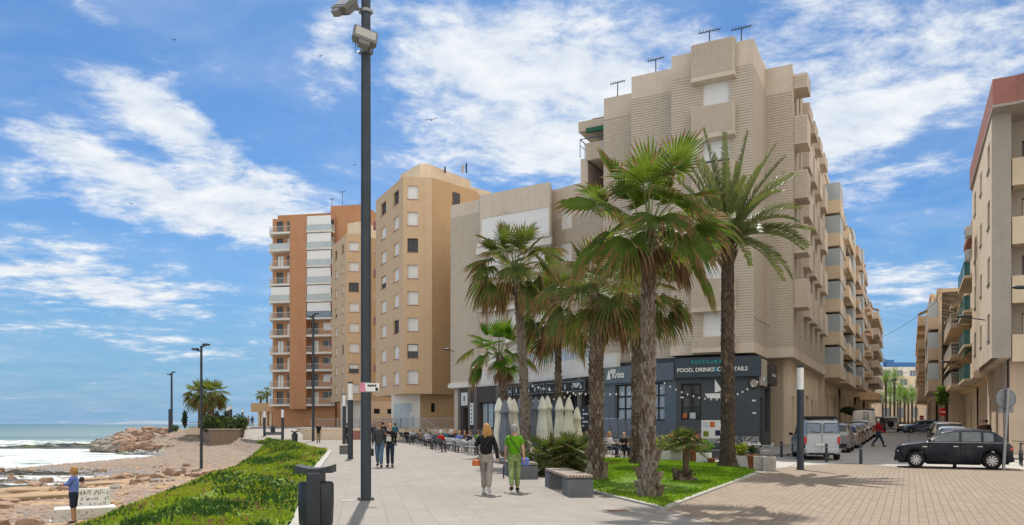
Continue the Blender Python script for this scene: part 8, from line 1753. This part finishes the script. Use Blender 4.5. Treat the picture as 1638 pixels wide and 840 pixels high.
# glass entrance enclosure at the foot of the tower
t = thing('entrance_stair', 'stair with metal handrails up to the white entrance of the nearer tower', 'stairs', (X(690, 80), 80, 0)); mb = MB(); x0 = X(678, 80)
for i in range(7): mb.box(x0 + .3 * i, x0 + .3 * i + .3, 77.6, 79.0, 0, 1.2 - .17 * i)
mb.build('steps', ['concrete'], t); mb = MB(); [mb.beam((x0, y, 2.3), (x0 + 2.1, y, 1.1), .05) for y in (77.6, 79)]; [mb.beam((x0 + .7 * i, 77.6, .2), (x0 + .7 * i, 77.6, 2.3 - .4 * i), .04) for i in range(4)]; mb.build('handrail', ['alu'], t)
# street furniture near the right hand wall
t = thing('bicycle', 'dark bicycle leaning by the wall behind the navy hatchback', 'bicycle', (X(1633, 31), 31, 0), R(60))
for cx_ in (-.52, .52):
    mb = MB(); mb.disc_y((cx_, 0, .34), .34, -.02, .02, 24, ri=.31); [mb.beam((cx_, 0, .34), (cx_ + .31 * cos(a), 0, .34 + .31 * sin(a)), .006) for a in np.linspace(0, 2 * pi, 11)[:-1]]; mb.build('wheel', ['trim_black'], t, loc=(0, 0, 0))
mb = MB(); [mb.tube([p, q], .017, 6) for p, q in (((-.52, 0, .34), (-.05, 0, .30)), ((-.52, 0, .34), (-.18, 0, .78)), ((-.05, 0, .30), (-.2, 0, .85)), ((-.05, 0, .30), (.38, 0, .76)), ((-.18, 0, .78), (.36, 0, .82)), ((.36, 0, .9), (.52, 0, .34)))]; mb.build('frame', ['metal_dark'], t, loc=(0, 0, 0)); mb = MB(); mb.bbox(-.33, -.08, -.07, .07, .87, .93, .02); mb.build('saddle', ['trim_black'], t, loc=(0, 0, 0)); mb = MB(); mb.tube([(.3, -.28, 1.0), (.38, 0, .98), (.3, .28, 1.0)], .014, 6); mb.build('handlebar', ['trim_black'], t, loc=(0, 0, 0))
x, y = LX(82, 1.6), 82; t = thing('street_tree', 'small dark leafed street tree before the left hand shop fronts', 'tree', (x, y, sz(y))); mb = MB(); mb.tube([(x, y, sz(y)), (x + .1, y, 2.4)], [.07, .05], 7); mb.build('trunk', ['bark_dark'], t); mb = MB(); [leaf_cloud(mb, (x + a, y, 2.9 + b), .7, .7, .35, 220, .28, rnd, 0) for a, b in ((0, 0), (.7, -.2), (-.5, .2))]; mb.build('crown', ['leaf_bush'], t)
x, y = RX(70, 1.2), 69.5; t = thing('balcony_plant', 'bushy bright green plant spilling from a first floor balcony on the right', 'plant', (x, y, 3.4)); mb = MB(); leaf_cloud(mb, (x, y, 4.2), .5, .5, .9, 500, .3, rnd, (0, 1)); mb.build('foliage', ['leaf_young', 'leaf_dwarf'], t)
# manhole covers
for (px, py, w_, d_, lab) in ((988, 817, .2, .09, 'rusty rectangular drain cover in the grey paving below the lawn'), (558, 801, .16, .14, 'small square cover in the paving left of the floodlight pole')):
    x, y = G(px, py); mb = MB(); mb.bbox(-w_, w_, -d_, d_, 0, .012, .004); tag(mb.build('drain_cover', ['door_wood' if px > 900 else 'concrete'], None, loc=(x, y, .0), rz=R(14)), lab, 'drain cover')
# birds
for i, (px, py, s, lab) in enumerate([(690, 192, .5, 'bird gliding right of the floodlight pole'), (278, 64, .35, 'highest small bird in the left part of the sky'), (512, 90, .3, 'tiny bird just left of the floodlight pole'), (210, 326, .3, 'tiny bird over the left cloud bank'), (567, 264, .3, 'tiny bird beside the middle of the floodlight pole'), (1134, 65, .3, 'bird')][:5]):
    Y = 60; c = Vector((X(px, Y), Y, Z(py, Y))); mb = MB(); mb.tube([(-.18 * s * 2, 0, 0), (0, 0, 0), (.16 * s * 2, 0, 0)], [.01, .05 * s * 2, .008], 6)
    for sg_ in (-1, 1): mb.add([(-.05, 0, .01), (.07, 0, .01), (.03, sg_ * .35 * s * 2, .12 * s * 2), (-.08, sg_ * .6 * s * 2, .02)], [(0, 1, 2, 3)], 0, False)
    tag(mb.build('bird', ['bird'], None, loc=tuple(c), rz=R(70)), lab, 'bird')
for m_ in list(bpy.data.meshes):
    if m_.users == 0: bpy.data.meshes.remove(m_)
